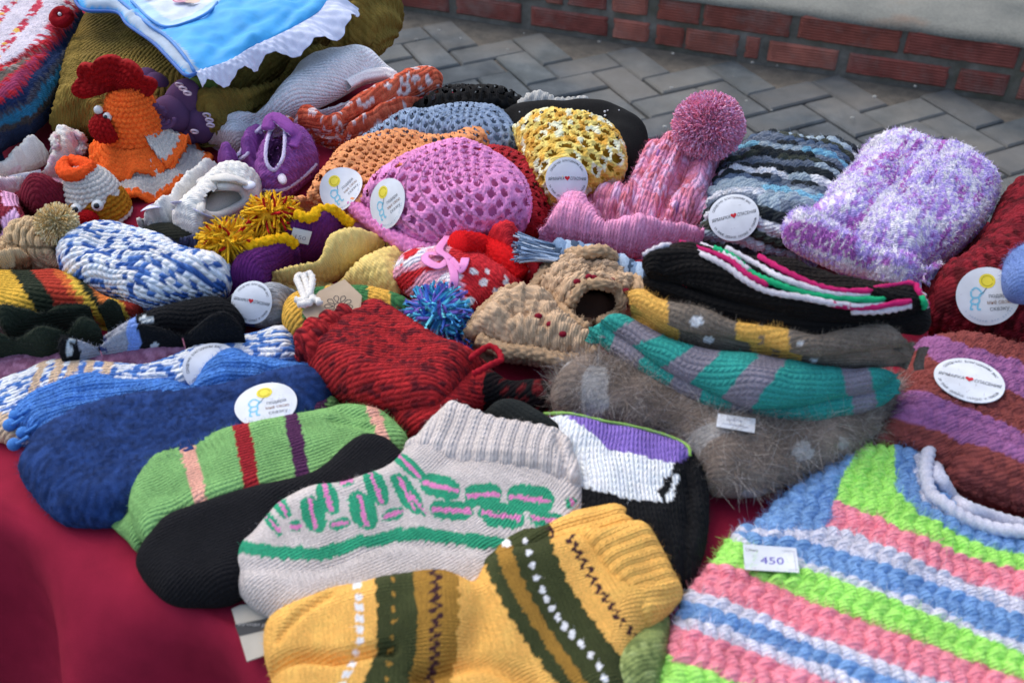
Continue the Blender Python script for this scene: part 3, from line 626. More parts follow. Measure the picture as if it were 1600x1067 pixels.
def b_conc(N, L, b):
    tc = N.new('ShaderNodeNewGeometry'); p = tc.outputs['Position']
    n1, r1 = ramp_noise(N, L, 3.5, [(.3, hx('5e615b')), (.55, hx('7a7b72')), (.75, hx('88877c'))], 7, p, .65); n2, r2 = ramp_noise(N, L, 2.6, [(.6, (0,) * 3), (.74, (1,) * 3)], 4, p); g = N.new('ShaderNodeRGB'); g.outputs[0].default_value = (*hx('8a5f3e'), 1)
    mm = N.new('ShaderNodeMath'); mm.operation = 'MULTIPLY'; mm.inputs[1].default_value = .6; L.new(r2.outputs[0], mm.inputs[0]); c = mixc(N, L, mm.outputs[0], r1.outputs[0], g.outputs[0])
    n3, r3 = ramp_noise(N, L, 160, [(.3, (.75,) * 3), (.7, (1.15,) * 3)], 3, p); L.new(mixc(N, L, 1.0, c, r3.outputs[0], 'MULTIPLY'), b.inputs['Base Color']); b.inputs['Roughness'].default_value = .9
    bp = N.new('ShaderNodeBump'); bp.inputs['Strength'].default_value = .5; bp.inputs['Distance'].default_value = .004; L.new(n3.outputs[0], bp.inputs['Height']); L.new(bp.outputs[0], b.inputs['Normal'])
CONC = proc_mat('rough_concrete', b_conc)
def gp(px, py, z=0.0): return un(px, py, z - T)
def plain(name, V, F, mat, parent=None, col=(1, 1, 1), kind=None, smooth=False):
    o = mesh_obj(name, V, F, None, np.asarray(col, float), mat, parent, smooth)
    if kind: o['kind'] = kind
    return o
pav = plain('pavement', np.array([(-60, -60, -.012), (60, -60, -.012), (60, 60, -.012), (-60, 60, -.012)]), [(0, 1, 2, 3)], SAND, kind='structure')
def slab_mesh(w, d, hgt, ch):
    """block with chamfered top, origin at its centre bottom"""
    me = bpy.data.meshes.new('paver'); x, y = w / 2, d / 2; V = []
    for (a, b_, z) in ((x, y, -hgt), (x, y, -ch), (x - ch, y - ch, 0)): V += [(-a, -b_, z), (a, -b_, z), (a, b_, z), (-a, b_, z)]
    F = []
    for k in range(2):
        for i in range(4): F.append((4 * k + i, 4 * k + (i + 1) % 4, 4 * k + 4 + (i + 1) % 4, 4 * k + 4 + i))
    F.append((8, 9, 10, 11)); me.from_pydata(V, [], F); a = me.color_attributes.new('Col', 'FLOAT_COLOR', 'POINT'); me.materials.append(STONE); return me
# wall line on the ground
WA, WB = gp(640, 14), gp(1600, 160); wd = (WB - WA)[:2]; wd /= np.linalg.norm(wd); wn_ = np.array([-wd[1], wd[0]])  # wn_ points away from the camera
# herringbone: one leg of the bond runs as the photograph's pavers do
pd = (gp(985, 99) - gp(874, 123))[:2]; pang = math.atan2(pd[1], pd[0]); PE = np.array([math.cos(pang), math.sin(pang)]); PF = np.array([-PE[1], PE[0]])
PO = gp(874, 123)[:2]; LU = .104
pave_meshes = []
for k in range(6):
    me = slab_mesh(2 * LU - .006, LU - .006, .05, .005); s_ = .82 + .07 * k; me.color_attributes['Col'].data.foreach_set('color', np.tile([s_, s_, s_ * (1.02 - .012 * k), 1], 12).astype(np.float32)); pave_meshes.append(me)
npv = 0; prnd = random.Random(3)
for i in range(-40, 40):
    for j in range(-40, 40):
        for kind in (0, 1):
            # herringbone of 2x1 blocks: cells (i,j) on the unit grid
            m4 = (i - j) % 4
            if kind == 0 and m4 == 0: c2 = (i + 1.0, j + .5); rot = 0
            elif kind == 1 and m4 == 3: c2 = (i + .5, j + 1.0); rot = 1
            else: continue
            cw = PO + PE * c2[0] * LU + PF * c2[1] * LU
            if cw[1] < 1.1 or cw[1] > 4.2 or abs(cw[0]) > .62 * cw[1] + .3: continue
            dd = (cw - WA[:2]) @ wn_
            if dd > -.085: continue
            qx, qy = proj(np.array([cw[0], cw[1], 0.])); 
            if qx < 520 or qy > 420: continue
            o = bpy.data.objects.new('paver', prnd.choice(pave_meshes)); C.objects.link(o); o.parent = pav
            o.location = Vector((cw[0] + prnd.uniform(-.002, .002), cw[1] + prnd.uniform(-.002, .002), prnd.uniform(-.003, .003) + .012)); o.rotation_euler = (prnd.uniform(-.008, .008), prnd.uniform(-.008, .008), pang + rot * math.pi / 2 + prnd.uniform(-.012, .012)); npv += 1
            if npv > 298: break
# low wall: two courses of ribbed brick, mortar core, concrete cap
wall = bpy.data.objects.new('brick_wall', None); C.objects.link(wall); wall.location = (WA[0], WA[1], 0); tag(wall, 'low red ribbed brick wall with rough concrete top behind the pavement', 'wall')
def wp(s, d, z): return np.array([WA[0] + wd[0] * s + wn_[0] * d, WA[1] + wd[1] * s + wn_[1] * d, z])
def wbox(s0, s1, d0, d1, z0, z1):
    V = np.array([wp(s, d, z) for z in (z0, z1) for d in (d0, d1) for s in (s0, s1)]); F = [(0, 1, 5, 4), (1, 3, 7, 5), (3, 2, 6, 7), (2, 0, 4, 6), (4, 5, 7, 6), (0, 2, 3, 1)]; return V, F
V, F = wbox(-1.2, 3.2, .0075, .30, -.02, .157); plain('mortar_core', V, F, MORTAR, wall)
def wall_brick(s0, s1, z0, z1, c):
    ns, nz = max(6, int((s1 - s0) / .009)), 56; ss = np.linspace(s0, s1, ns); zz = np.linspace(z0, z1, nz); A, B_ = np.meshgrid(ss, zz)
    rib = .0018 * np.sin(2 * np.pi * (B_ - z0) / .0078 + .9 * np.sin(A * 23 + z0 * 90)); edge = np.minimum(np.minimum(A - s0, s1 - A), np.minimum(B_ - z0, z1 - B_)); chip = .005 * (vn(A / .012, B_ / .012, 9) > .72) * np.clip(1 - edge / .01, 0, 1)
    d = rib * np.clip(edge / .004, 0, 1) + .004 * np.clip(1 - edge / .004, 0, 1) ** 2 + chip + .002 * vn(A / .05, B_ / .05, 5)
    X = WA[0] + wd[0] * A + wn_[0] * d; Y = WA[1] + wd[1] * A + wn_[1] * d; V = np.stack([X, Y, B_], -1).reshape(-1, 3); i, j = np.meshgrid(np.arange(nz - 1), np.arange(ns - 1), indexing='ij'); F = np.stack([i * ns + j, i * ns + j + 1, (i + 1) * ns + j + 1, (i + 1) * ns + j], -1).reshape(-1, 4)
    bd = np.concatenate([np.arange(ns), np.arange(1, nz) * ns + ns - 1, (nz - 1) * ns + np.arange(ns - 2, -1, -1), np.arange(nz - 2, 0, -1) * ns]); q = V[bd] + np.array([wn_[0], wn_[1], 0]) * .1; n0 = len(V); m = len(bd); k = np.arange(m)
    F = np.vstack([F, np.stack([bd[k], n0 + k, n0 + (k + 1) % m, bd[(k + 1) % m]], 1)]); return mesh_obj('brick', np.vstack([V, q]), F, None, c, BRICK, wall, True)
def s_of(px, py, z):  # position along the wall face seen at a pixel
    q = np.array([0, 0, CAMZ]); x = (px - 800) / FPX; y = -(py - 533.5) / FPX; d = np.array([x, CP + y * SP, -SP + y * CP]); n3 = np.array([wn_[0], wn_[1], 0]); t = ((wp(0, 0, 0) - q) @ n3) / (d @ n3); p = q + d * t; return (p[:2] - WA[:2]) @ wd, p[2]
BCOL = [hx('965244'), hx('a05e50'), hx('8e4c42'), hx('a86656'), hx('986258')]
low = [(560, 618), (624, 700), (712, 813), (829, 948), (957, 1013), (1024, 1067), (1070, 1152), (1163, 1184), (1199, 1306), (1323, 1479), (1494, 1571), (1590, 1690), (1703, 1800)]
upp = [(740, 843), (850, 878), (886, 946), (955, 1010), (1026, 1091), (1097, 1232), (1245, 1402), (1411, 1584), (1595, 1700), (1710, 1830)]
for (x0, x1) in low:
    ym = 40 + (x0 + x1 - 1500) / 2 * .16; a, _ = s_of(x0, 12 + (x0 - 640) * .152 - 10, 0); b_, _ = s_of(x1, 12 + (x1 - 640) * .152 - 10, 0); wall_brick(a, b_, .002 + prnd.uniform(0, .004), .066 + prnd.uniform(-.003, .002), BCOL[prnd.randrange(5)] * prnd.uniform(.85, 1.1))
for (x0, x1) in upp:
    a, _ = s_of(x0, -28 + (x0 - 640) * .145, 0); b_, _ = s_of(x1, -28 + (x1 - 640) * .145, 0); wall_brick(a, b_, .082 + prnd.uniform(-.002, .003), .150 + prnd.uniform(-.002, .002), BCOL[prnd.randrange(5)] * prnd.uniform(.8, 1.05))
# concrete cap: uneven sheet running back from the bricks
ns, nd = 90, 14; ss = np.linspace(-1.2, 3.2, ns); dq = np.linspace(-.004, .42, nd); A, B_ = np.meshgrid(ss, dq); zz = .152 + .009 * np.clip(B_ / .02, 0, 1) + .004 * vn(A / .05, B_ / .05, 2) + .003 * vn(A / .012, B_ / .02, 6); B2_ = B_ + .012 * (vn(A / .035, A * 0, 8) - .3) * np.clip(1 - B_ / .03, 0, 1)
V = np.stack([WA[0] + wd[0] * A + wn_[0] * B2_, WA[1] + wd[1] * A + wn_[1] * B2_, zz], -1).reshape(-1, 3); i, j = np.meshgrid(np.arange(nd - 1), np.arange(ns - 1), indexing='ij'); F = np.stack([i * ns + j, i * ns + j + 1, (i + 1) * ns + j + 1, (i + 1) * ns + j], -1).reshape(-1, 4)
bd = np.concatenate([np.arange(ns), np.arange(1, nd) * ns + ns - 1, (nd - 1) * ns + np.arange(ns - 2, -1, -1), np.arange(nd - 2, 0, -1) * ns]); q = V[bd].copy(); q[:, 2] = .146; n0 = len(V); m = len(bd); k = np.arange(m); F = np.vstack([F, np.stack([bd[(k + 1) % m], bd[k], n0 + k, n0 + (k + 1) % m], 1)])
mesh_obj('concrete_cap', np.vstack([V, q]), F, None, np.ones(3), CONC, wall, True)
V, F = wbox(-1.2, 3.2, .425, .6, -.01, .14); bed = plain('planting_bed', V, F, SAND); bed['kind'] = 'structure'
# small litter on the paving
for k in range(46):
    px_, py_ = prnd.uniform(640, 1590), prnd.uniform(25, 215)
    p = gp(px_, py_)
    if (p[:2] - WA[:2]) @ wn_ > -.03: continue
    r_ = prnd.uniform(.002, .0045); o = mesh_obj('pebble', *ball_data((p[0], p[1], .013), (r_ * 1.4, r_, r_ * .6), n=4, col=hx('b8b8b0') * prnd.uniform(.4, 1)), mat=PAPER); tag(o, 'tiny pale pebble lying on the grey paving', 'pebble', 'pebbles on the paving')
# ------------------------------------------------------------------ table and its red cloth
ea = math.atan2(*(un(1020, 215, 0) - un(690, 135, 0))[[1, 0]]); te = np.array([math.cos(ea), math.sin(ea)]); tn = np.array([-te[1], te[0]])   # along the long side; towards the far side
far_d = un(690, 140, 0)[:2] @ tn; near_d = un(60, 822, 0)[:2] @ tn; sA = un(215, 985, -.05)[:2] @ te; sB = un(40, 985, -.08)[:2] @ te
TW0, TW1 = -1.5, 1.2
table = bpy.data.objects.new('trestle_table', None); C.objects.link(table); cxy = te * 0 + tn * (far_d + near_d) / 2; table.location = (cxy[0], cxy[1], 0); tag(table, 'long folding market table under the red cloth', 'table')
def tbox(s0, s1, d0, d1, z0, z1, name, mat, col, parent):
    V = np.array([[*(te * s + tn * d), z] for z in (z0, z1) for d in (d0, d1) for s in (s0, s1)]); F = [(0, 1, 5, 4), (1, 3, 7, 5), (3, 2, 6, 7), (2, 0, 4, 6), (4, 5, 7, 6), (0, 2, 3, 1)]; return mesh_obj(name, V, F, None, col, mat, parent, False)
WOODM = surf_mat('painted_board', .6, .1, 60, .1, .3)
tbox(TW0, TW1, near_d + .008, far_d - .008, T - .035, T - .005, 'tabletop', WOODM, hx('8a7a66'), table)
for s_ in (TW0 + .12, TW1 - .12):
    for d_ in (near_d + .06, far_d - .06): tbox(s_ - .016, s_ + .016, d_ - .016, d_ + .016, .012, T - .035, 'leg', WOODM, hx('50545a'), table)
RED = hx('96213a', .9)
# cloth: along s, and across from the near hem over the top to the far hem
ns = 220; s = np.linspace(TW0 - .02, TW1 + .02, ns); width = far_d - near_d; hang = .5
acr = np.concatenate([np.linspace(-hang, -.03, 40), np.linspace(-.028, .03, 24), np.linspace(.04, width - .03, 70), np.linspace(width - .025, width + .03, 16), np.linspace(width + .04, width + .35, 16)]); A, Q = np.meshgrid(s, acr)
rc = .014
def over(q):   # distance along cloth -> (d, z) with rounded table edges
    d = np.clip(q, 0, width); z = np.zeros_like(q); n = q < 0; d = np.where(n, -rc * (1 - np.exp(q / rc)) * 1.0, d); z = np.where(n, q + rc * (1 - np.exp(q / rc)) * .6, z); m = q > width; d = np.where(m, width + rc * (1 - np.exp(-(q - width) / rc)), d); z = np.where(m, -(q - width) + rc * (1 - np.exp(-(q - width) / rc)) * .6, z); return d, z
d, z = over(Q); hangf = np.clip(-Q / .16, 0, 1); sx = A
fold = .040 * hangf * np.cos((sx - sA) / (sB - sA) * np.pi + .5 * np.sin(sx * 5)) + .02 * hangf * np.sin(sx * 43 + 2 * Q * 9)
soft = .0055 * (vn(A / .07, Q / .09, 4) - .5) + .0022 * (vn(A / .03, Q / .05, 6) - .5)
crw = .004 * np.exp(-((A * .8 + Q * 1.2 + .42) / .012) ** 2) + .003 * np.exp(-((A * .5 - Q + .35) / .015) ** 2)
d2 = d - np.where(Q < .0, fold + .05 * hangf, 0); z2 = z + (soft + crw) * np.where((Q > 0) & (Q < width), 1, .3) + .001
V = np.stack([te[0] * A + tn[0] * (near_d + d2), te[1] * A + tn[1] * (near_d + d2), T + z2], -1).reshape(-1, 3); na = len(acr)
i, j = np.meshgrid(np.arange(na - 1), np.arange(ns - 1), indexing='ij'); F = np.stack([i * ns + j, i * ns + j + 1, (i + 1) * ns + j + 1, (i + 1) * ns + j], -1).reshape(-1, 4)
cloth = mesh_obj('tablecloth', V, F, None, RED, CLOTH); tag(cloth, 'plain crimson tablecloth spread over the table and hanging down its near side', 'tablecloth')
# ================================================================== the near half of the table
def band(px, py, lines):
    """index of the band between successive lines (each y(x), growing downwards)"""
    k = np.zeros(px.shape, int)
    for L_ in lines: k += above(px, py, L_)
    return k
# ---- neon striped crochet vest
NG, NP, NB, NW = hx('98dc58', 1.0), hx('ec8494', 1.0), hx('6f9bcc', .9), hx('c9cad6', .95)
V_LINES = [
 [(1150, 829), (1232, 829), (1296, 825), (1337, 837), (1412, 867), (1506, 905), (1600, 939)],
 [(1150, 832), (1184, 835), (1240, 842), (1281, 850), (1337, 866), (1412, 893), (1506, 929), (1600, 963)],
 [(1150, 836), (1170, 846), (1225, 866), (1262, 881), (1337, 904), (1412, 931), (1506, 971), (1600, 1004)],
 [(1130, 838), (1150, 846), (1180, 857), (1240, 884), (1300, 903), (1375, 929), (1487, 978), (1600, 1019)],
 [(1105, 882), (1150, 887), (1187, 906), (1262, 936), (1337, 962), (1412, 991), (1487, 1018), (1600, 1060)],
 [(1079, 922), (1112, 929), (1169, 952), (1225, 974), (1300, 1004), (1375, 1030), (1450, 1057), (1600, 1113)],
 [(1071, 941), (1112, 950), (1187, 979), (1300, 1020), (1412, 1062), (1600, 1132)],
 [(1075, 967), (1131, 978), (1187, 1001), (1262, 1031), (1356, 1064), (1600, 1152)],
 [(1056, 978), (1112, 998), (1187, 1023), (1262, 1049), (1300, 1063), (1600, 1170)],
 [(1041, 1024), (1075, 1040), (1112, 1052), (1157, 1066), (1600, 1220)]]
def vest_col(s):
    x = s.px + 2 * s.jit; y = s.py + 3 * s.jit
    k = band(x, y, V_LINES); c = np.array([NB, NW, NB, NW, NG, NP, NW, NB, NW, NP, NG])[k]
    c[(k == 4) & (_hash(s.ai.astype(int), s.bi.astype(int), 9) < .0)] = NG
    up = k == 0
    gl = [(1400, 680), (1396, 735), (1402, 770), (1432, 800), (1500, 836), (1600, 868)]; gp_ = [(1342, 690), (1320, 742), (1307, 781), (1355, 800), (1420, 832), (1500, 866), (1600, 895)]
    def ur(L_): # region to the lower left of a neckline-parallel line
        poly = [(900, L_[0][1])] + L_ + [(1700, L_[-1][1] + 35), (1700, 1300), (900, 1300)]; return pip(x, y, poly)
    A_ = ur(gl); B_ = ur(gp_); c[up & A_ & ~B_] = NG
    lft = pip(x, y, [(900, 600), (1345, 690), (1308, 781), (1285, 835), (900, 835)])
    c[up & B_ & ~lft] = NP; c[up & B_ & lft] = NB
    c[up & (dline(s.px, s.py, [(1452, 700), (1441, 718), (1440, 745), (1452, 778), (1490, 803), (1550, 826), (1610, 836)]) < 9)] = NW
    return c * (1 + .12 * (vn(s.a * .8, s.b * .8, 4) - .5))[:, None]
ves = thing('crochet_vest', 'neon green, pink and blue striped crochet vest with a handwritten price tag', 'vest', 1350, 900)
v = pillow('knitted_panel', [(1012, 1100), (1034, 1045), (1041, 1012), (1046, 988), (1064, 950), (1090, 909), (1109, 882), (1127, 860), (1150, 830), (1184, 815), (1210, 789), (1240, 762), (1280, 738), (1311, 720), (1337, 703), (1370, 700), (1405, 699), (1432, 697), (1450, 706), (1459, 725), (1466, 752), (1478, 778), (1500, 797), (1540, 815), (1600, 826), (1690, 850), (1700, 960), (1690, 1110), (1300, 1115), (1010, 1112)],
   h=.012, t=.012, r=.014, res=.00085, spine=[(1377, 675), (1267, 1152)], st=('shell', .0082, .0074, .0042), col=vest_col, wr=(.004, .05), parent=ves, cr=[([(1184, 822), (1290, 842), (1400, 880), (1600, 955)], .004, .0015), ([(1105, 884), (1262, 938), (1412, 994), (1600, 1062)], .004, .0015)])
fuzz(v, 16000, .0055, .00011)
def on(it, px, py, lift=.0): p, n = top(it, px, py); return p + n * lift
tube('neck_trim', [on(v, x, y, .0035) for x, y in ((1660, 858), (1600, 842), (1550, 830), (1500, 812), (1472, 795), (1452, 776), (1443, 748), (1442, 722), (1448, 710), (1455, 718), (1457, 738), (1464, 760), (1480, 783), (1505, 801), (1550, 819), (1600, 829), (1660, 842))], .0042, ves, n=10, seg=12, rope=.14, pitch=.006, col=NW)
def rect(w, d): return [(-w / 2, -d / 2), (w / 2, -d / 2), (w / 2, d / 2), (-w / 2, d / 2)]
wtag = .031
paper(v, 1201, 882, rect(wtag, .0185), -7, [(*line_text('450', .0075, .0008, -.001, .0135, 2, .1), hx('5a4fb0')), (*line_text('Цена', .003, -.0105, .0058, .007), hx('707478'))] + [(*stroke2([(-.011, -.0075), (.0125, -.0075), (.0138, -.006), (.0138, .005), (.0125, .0065), (-.005, .0065)], .0003), hx('8a8f9a'))], ves, 'price_tag', lift=.001)
# ---- mustard patterned socks (a pair, one on the other)
MU, OL, MB_, DB, WH = hx('e2a844', 1.0), hx('3a4020', .95), hx('9a701c', .95), hx('3a2026'), hx('dfe4ea')
def zz(s, per): return np.abs((s.px * .4 + s.py) / per % 1 - .5) * 2
def must_col(s):
    x, y = s.px, s.py; j = 3.0 * s.jit; c = np.tile(MU, (len(x), 1)); tooth = 9 * np.abs((s.V / .0075) % 1 - .5) - 2
    foot = ~right_of(x, y, [(735, 870), (760, 900), (790, 960), (800, 1100)])
    f1 = right_of(x + j, y, [(584, 890), (590, 960), (588, 1020), (560, 1080)]); f2 = right_of(x + j, y, [(646, 885), (652, 960), (650, 1020), (635, 1080)]); f3 = right_of(x + j - tooth, y, [(716, 885), (716, 960), (712, 1030), (700, 1080)])
    c[foot & f1 & ~f2] = OL; c[foot & f2 & ~f3] = MB_
    d = dline(x, y, [(557, 900), (562, 960), (563, 1005), (548, 1040), (530, 1075)]); c[foot & (d < 5.5) & (((y + 2) / 17.5) % 1 < .62)] = WH
    d = dline(x, y, [(613, 890), (615, 960), (608, 1040), (600, 1080)]); c[foot & (d < 3.2) & ((y / 22) % 1 < .35)] = MB_ * 1.2
    xw = x - 6 * np.sin(y * .42); d = dline(xw, y, [(680, 890), (682, 960), (675, 1040), (668, 1080)]); c[foot & f2 & ~f3 & (d < 5)] = DB
    leg = ~foot; L1 = [(752, 870), (762, 896), (780, 930), (800, 970), (832, 1020), (872, 1070), (900, 1110)]; L2 = [(772, 850), (782, 885), (800, 925), (825, 965), (855, 1012), (895, 1067), (930, 1110)]; L3 = [(798, 850), (812, 893), (832, 935), (858, 982), (903, 1045), (920, 1070), (950, 1110)]; L4 = [(856, 815), (866, 860), (888, 910), (913, 950), (948, 998), (980, 1035), (1010, 1070)]
    a = right_of(x - tooth, y, L1); b = right_of(x - tooth * .8, y, L2); cc = right_of(x + tooth * .8, y, L3); dd = right_of(x + tooth, y, L4)
    c[leg & a & ~b] = OL; c[leg & b & ~cc] = MB_; c[leg & cc & ~dd] = OL
    dots = [(820, 846), (826, 863), (832, 882), (838, 903), (847, 922), (854, 937), (862, 949), (871, 963), (882, 978), (894, 991), (908, 1006), (923, 1022), (936, 1040), (944, 1058)]
    for i, (u, w) in enumerate(dots): c[((x - u) / 5.2) ** 2 + ((y - w) / (5 + .15 * i)) ** 2 < 1] = WH
    xw = x - 6.5 * np.sin((y + x * .3) * .40); d = dline(xw, y, [(886, 826), (896, 850), (908, 872), (926, 905), (952, 942), (975, 975), (1000, 1005)]); c[leg & dd & (d < 3.8)] = DB
    return c * (1 + .10 * (vn(s.a * .5, s.b * .5, 4) - .5))[:, None]
leg_sp = [(430, 1000), (560, 985), (690, 975), (770, 960), (850, 930), (940, 900), (1040, 865)]
def must2(s):
    c = must_col(s); return c
sk = pillow('sock', [(700, 990), (740, 930), (752, 880), (790, 842), (850, 812), (915, 793), (962, 780), (978, 786), (990, 815), (1010, 840), (990, 920), (900, 980), (800, 1010)], h=.024, tb=.010, t=.012, r=.011, res=.001, spine=[(740, 960), (800, 930), (900, 880), (990, 850)], st=('rib', .0042, .0036, .0016), col=lambda s: mix(must_col(s), (((s.px - 792) / 7) ** 2 + ((s.py - 849) / 6) ** 2 < 1, WH), (dline(s.px - 4 * np.sin(s.py * .5), s.py, [(855, 806), (862, 825), (866, 838)]) < 4, DB), (right_of(s.px, s.py, [(862, 800), (868, 850)]), MU)))
tag(sk.ob, 'mustard patterned wool sock lying under its twin, only its cuff showing', 'sock', 'mustard patterned socks')
msk = thing('sock', 'mustard wool sock with olive bands, white dots and ribbed cuff, atop its twin', 'sock', 740, 980, 0, 'mustard patterned socks')
m = pillow('knitted_body', [(413, 990), (425, 960), (462, 934), (520, 914), (560, 903), (600, 893), (680, 887), (728, 893), (742, 893), (760, 872), (795, 855), (850, 838), (905, 828), (960, 818), (1000, 811), (1018, 826), (1035, 858), (1053, 895), (1067, 924), (1060, 944), (1036, 966), (1012, 990), (1000, 1010), (985, 1050), (960, 1120), (700, 1160), (440, 1150), (428, 1080), (414, 1030)],
   hz=[(415, 1000, .018), (440, 1110, .014), (700, 1150, .014), (600, 893, .036), (735, 893, .038), (850, 838, .036), (1000, 812, .032), (1066, 925, .024), (990, 1040, .018), (480, 930, .026)], tb=.011, t=.015, r=.016, res=.00085, spine=leg_sp, st=('stock', .0030, .0027, .0016), col=must_col, qz=.4, wr=(.004, .04), parent=msk,
   cr=[([(420, 1016), (470, 1012), (520, 1018), (570, 1012), (610, 1010)], .0035, .009), ([(432, 985), (470, 950), (515, 925)], .0025, .003), ([(740, 900), (755, 960), (730, 1010), (660, 1045)], .008, .006), ([(650, 1046), (690, 1035), (760, 1030), (830, 1060)], .004, .005)])
fuzz(m, 5000, .003, .00008)
cu = pillow('ribbed_cuff', [(900, 836), (950, 822), (1000, 812), (1018, 826), (1035, 858), (1053, 895), (1066, 924), (1058, 944), (1030, 972), (1008, 990), (985, 972), (955, 930), (925, 885)], hz=[(920, 830, .037), (1000, 812, .036), (1066, 925, .028), (1008, 990, .024)], tb=.010, t=.013, r=.011, res=.0009, spine=[(900, 920), (960, 895), (1050, 855)], st=('rib', .0034, .003, .0018), col=lambda s: np.tile(MU, (len(s.px), 1)) * (1 + .1 * s.jit)[:, None], parent=msk)
# ---- olive knit peeping out below
o = pillow('sock', [(1040, 945), (1047, 975), (1042, 1020), (1032, 1065), (1015, 1110), (930, 1130), (925, 1060), (960, 1010), (1005, 975)], h=.014, t=.016, spine=[(935, 1070), (1040, 1000)], res=.001, st=('stock', .0036, .003, .001), col=lambda s: melange(s, [hx('5f6e38'), hx('7a8848'), hx('8a9858')], [2, 2, 1]))
tag(o.ob, 'moss green wool sock tucked under the mustard socks beside the vest', 'sock')
# ---- oatmeal sock with green and pink ovals
GB, GN, PK = hx('bdb4ae', 1.0), hx('17936a', .95), hx('d878b0', .95)
OV = [(441, 792, 11, 16, 25), (424, 815, 14, 10, 50), (489, 803, 17, 26, 12), (512, 777, 15, 24, 14), (567, 797, 19, 27, 14), (588, 762, 15, 25, 20), (636, 771, 16, 29, 28), (640, 728, 14, 22, 45), (462, 822, 9, 8, 0), (531, 818, 14, 8, -10), (614, 803, 15, 9, -15), (541, 752, 11, 6, -10), (652, 786, 12, 9, 50), (688, 760, 28, 17, 102 - 90), (755, 773, 26, 17, -3), (829, 779, 33, 20, 6), (706, 797, 31, 14, 3), (783, 805, 32, 18, 8), (855, 812, 26, 12, 8), (893, 786, 7, 8, 0)]
GBAND = [(355, 868), (366, 858), (378, 854), (434, 863), (496, 866), (561, 848), (617, 836), (659, 834), (720, 842), (786, 848), (900, 862)]
def oat_col(s):
    x, y = s.px, s.py; c = np.tile(GB, (len(x), 1)); c[dline(x + 2 * s.jit, y + 3 * s.jit, GBAND) < 10.5] = GN
    for (u, w, rx, ry, a) in OV:
        rx, ry = rx * 1.12, ry * 1.1
        dx, dy = x - u, y - w
        if ry > rx: p2 = dx - dy * math.tan(R(a)); m_ = (np.abs(p2) / rx) ** 2.3 + (np.abs(dy) / ry) ** 2.6 < 1; core = (np.abs(p2) < 3.4 + s.jit * 2) & (np.abs(dy) < ry * .85)
        else: q2 = dy - dx * math.tan(R(a)); m_ = (np.abs(dx) / rx) ** 3 + (np.abs(q2) / ry) ** 2.4 < 1; core = (np.abs(q2) < 3.6 + s.jit * 2) & (np.abs(dx) < rx * .88)
        c[m_] = GN; c[core & m_] = PK
    return c
osk = thing('sock', 'oatmeal wool ankle sock with green and pink ovals and a green stripe', 'sock', 620, 830)
g = pillow('knitted_body', [(363, 882), (366, 858), (385, 832), (411, 803), (437, 780), (486, 760), (531, 748), (572, 735), (602, 724), (625, 705), (655, 672), (686, 640), (711, 627), (775, 652), (825, 660), (869, 669), (891, 690), (904, 725), (914, 753), (912, 800), (900, 880), (850, 945), (700, 985), (560, 1000), (470, 990), (429, 972), (398, 955), (378, 935), (365, 905)],
   hz=[(365, 890, .013), (400, 955, .011), (470, 990, .011), (420, 795, .024), (560, 738, .032), (700, 632, .030), (860, 668, .026), (910, 780, .022), (850, 945, .014), (650, 990, .012)], tb=.011, t=.016, r=.015, res=.00085, spine=[(380, 890), (470, 860), (600, 820), (690, 780), (750, 720), (790, 650)], st=('stock', .0036, .0030, .0020), col=oat_col, qz=.4, wr=(.003, .04), parent=osk,
   cr=[([(372, 872), (434, 876), (500, 879), (561, 861), (620, 848), (700, 852), (800, 862)], .004, .002)])
pillow('ribbed_cuff', [(630, 708), (655, 674), (686, 641), (711, 627), (775, 652), (825, 660), (869, 669), (891, 690), (903, 725), (908, 756), (890, 772), (840, 760), (780, 750), (720, 742), (670, 730)], h=.032, tb=.010, t=.0135, r=.012, res=.00085, spine=[(760, 752), (772, 700), (790, 650)], st=('rib', .0044, .004, .0022), col=GB, wr=(.002, .04), parent=osk, cr=[([(868, 672), (880, 720), (884, 770)], .003, .004)])
fuzz(g, 4000, .003, .00008)
# ---- black sock
b = pillow('sock', [(213, 882), (216, 865), (228, 844), (257, 807), (310, 784), (381, 761), (437, 746), (494, 731), (531, 701), (561, 679), (587, 676), (618, 695), (640, 740), (600, 800), (500, 850), (430, 900), (366, 944), (310, 951), (265, 945), (235, 921), (219, 899)], hz=[(220, 890, .010), (310, 950, .010), (366, 944, .010), (300, 790, .020), (450, 745, .026), (590, 678, .030), (630, 730, .024), (450, 890, .012)], tb=.010, t=.013, r=.014, res=.0011, spine=[(230, 890), (400, 820), (520, 750), (600, 690)], st=('stock', .0038, .0034, .0020), col=hx('141417'), wr=(.003, .05), mat=FELT)
tag(b.ob, 'plain black felted sock between the green socks and the oatmeal sock', 'sock'); fuzz(b, 3000, .003, .00007)
# ---- green striped socks (pair)
GR, PE_, RD, PU = hx('74a85c', .95), hx('dfa088', .95), hx('98161f', .95), hx('4c2448', .95)
def green_col(s):
    x, y = s.px + 2.5 * s.jit, s.py; c = np.tile(GR, (len(x), 1))
    def strip(l, r_, k): c[right_of(x, y, l) & ~right_of(x, y, r_)] = k
    strip([(276, 680), (305, 792)], [(301, 680), (327, 792)], PE_); strip([(363, 655), (382, 770)], [(387, 655), (409, 770)], RD); strip([(442, 640), (462, 745)], [(464, 640), (487, 745)], PU); strip([(568, 625), (590, 682)], [(590, 625), (607, 682)], PE_)
    return c * (1 + .12 * (vn(s.a * .5, s.b * .5, 4) - .5))[:, None]
def green2(s):
    c = np.tile(GR * .95, (len(s.px), 1)); x = s.px + 2 * s.jit; c[(x > 266) & (x < 298) & (s.py < 700)] = PU; c[(x > 482) & (x < 510)] = PU; return c
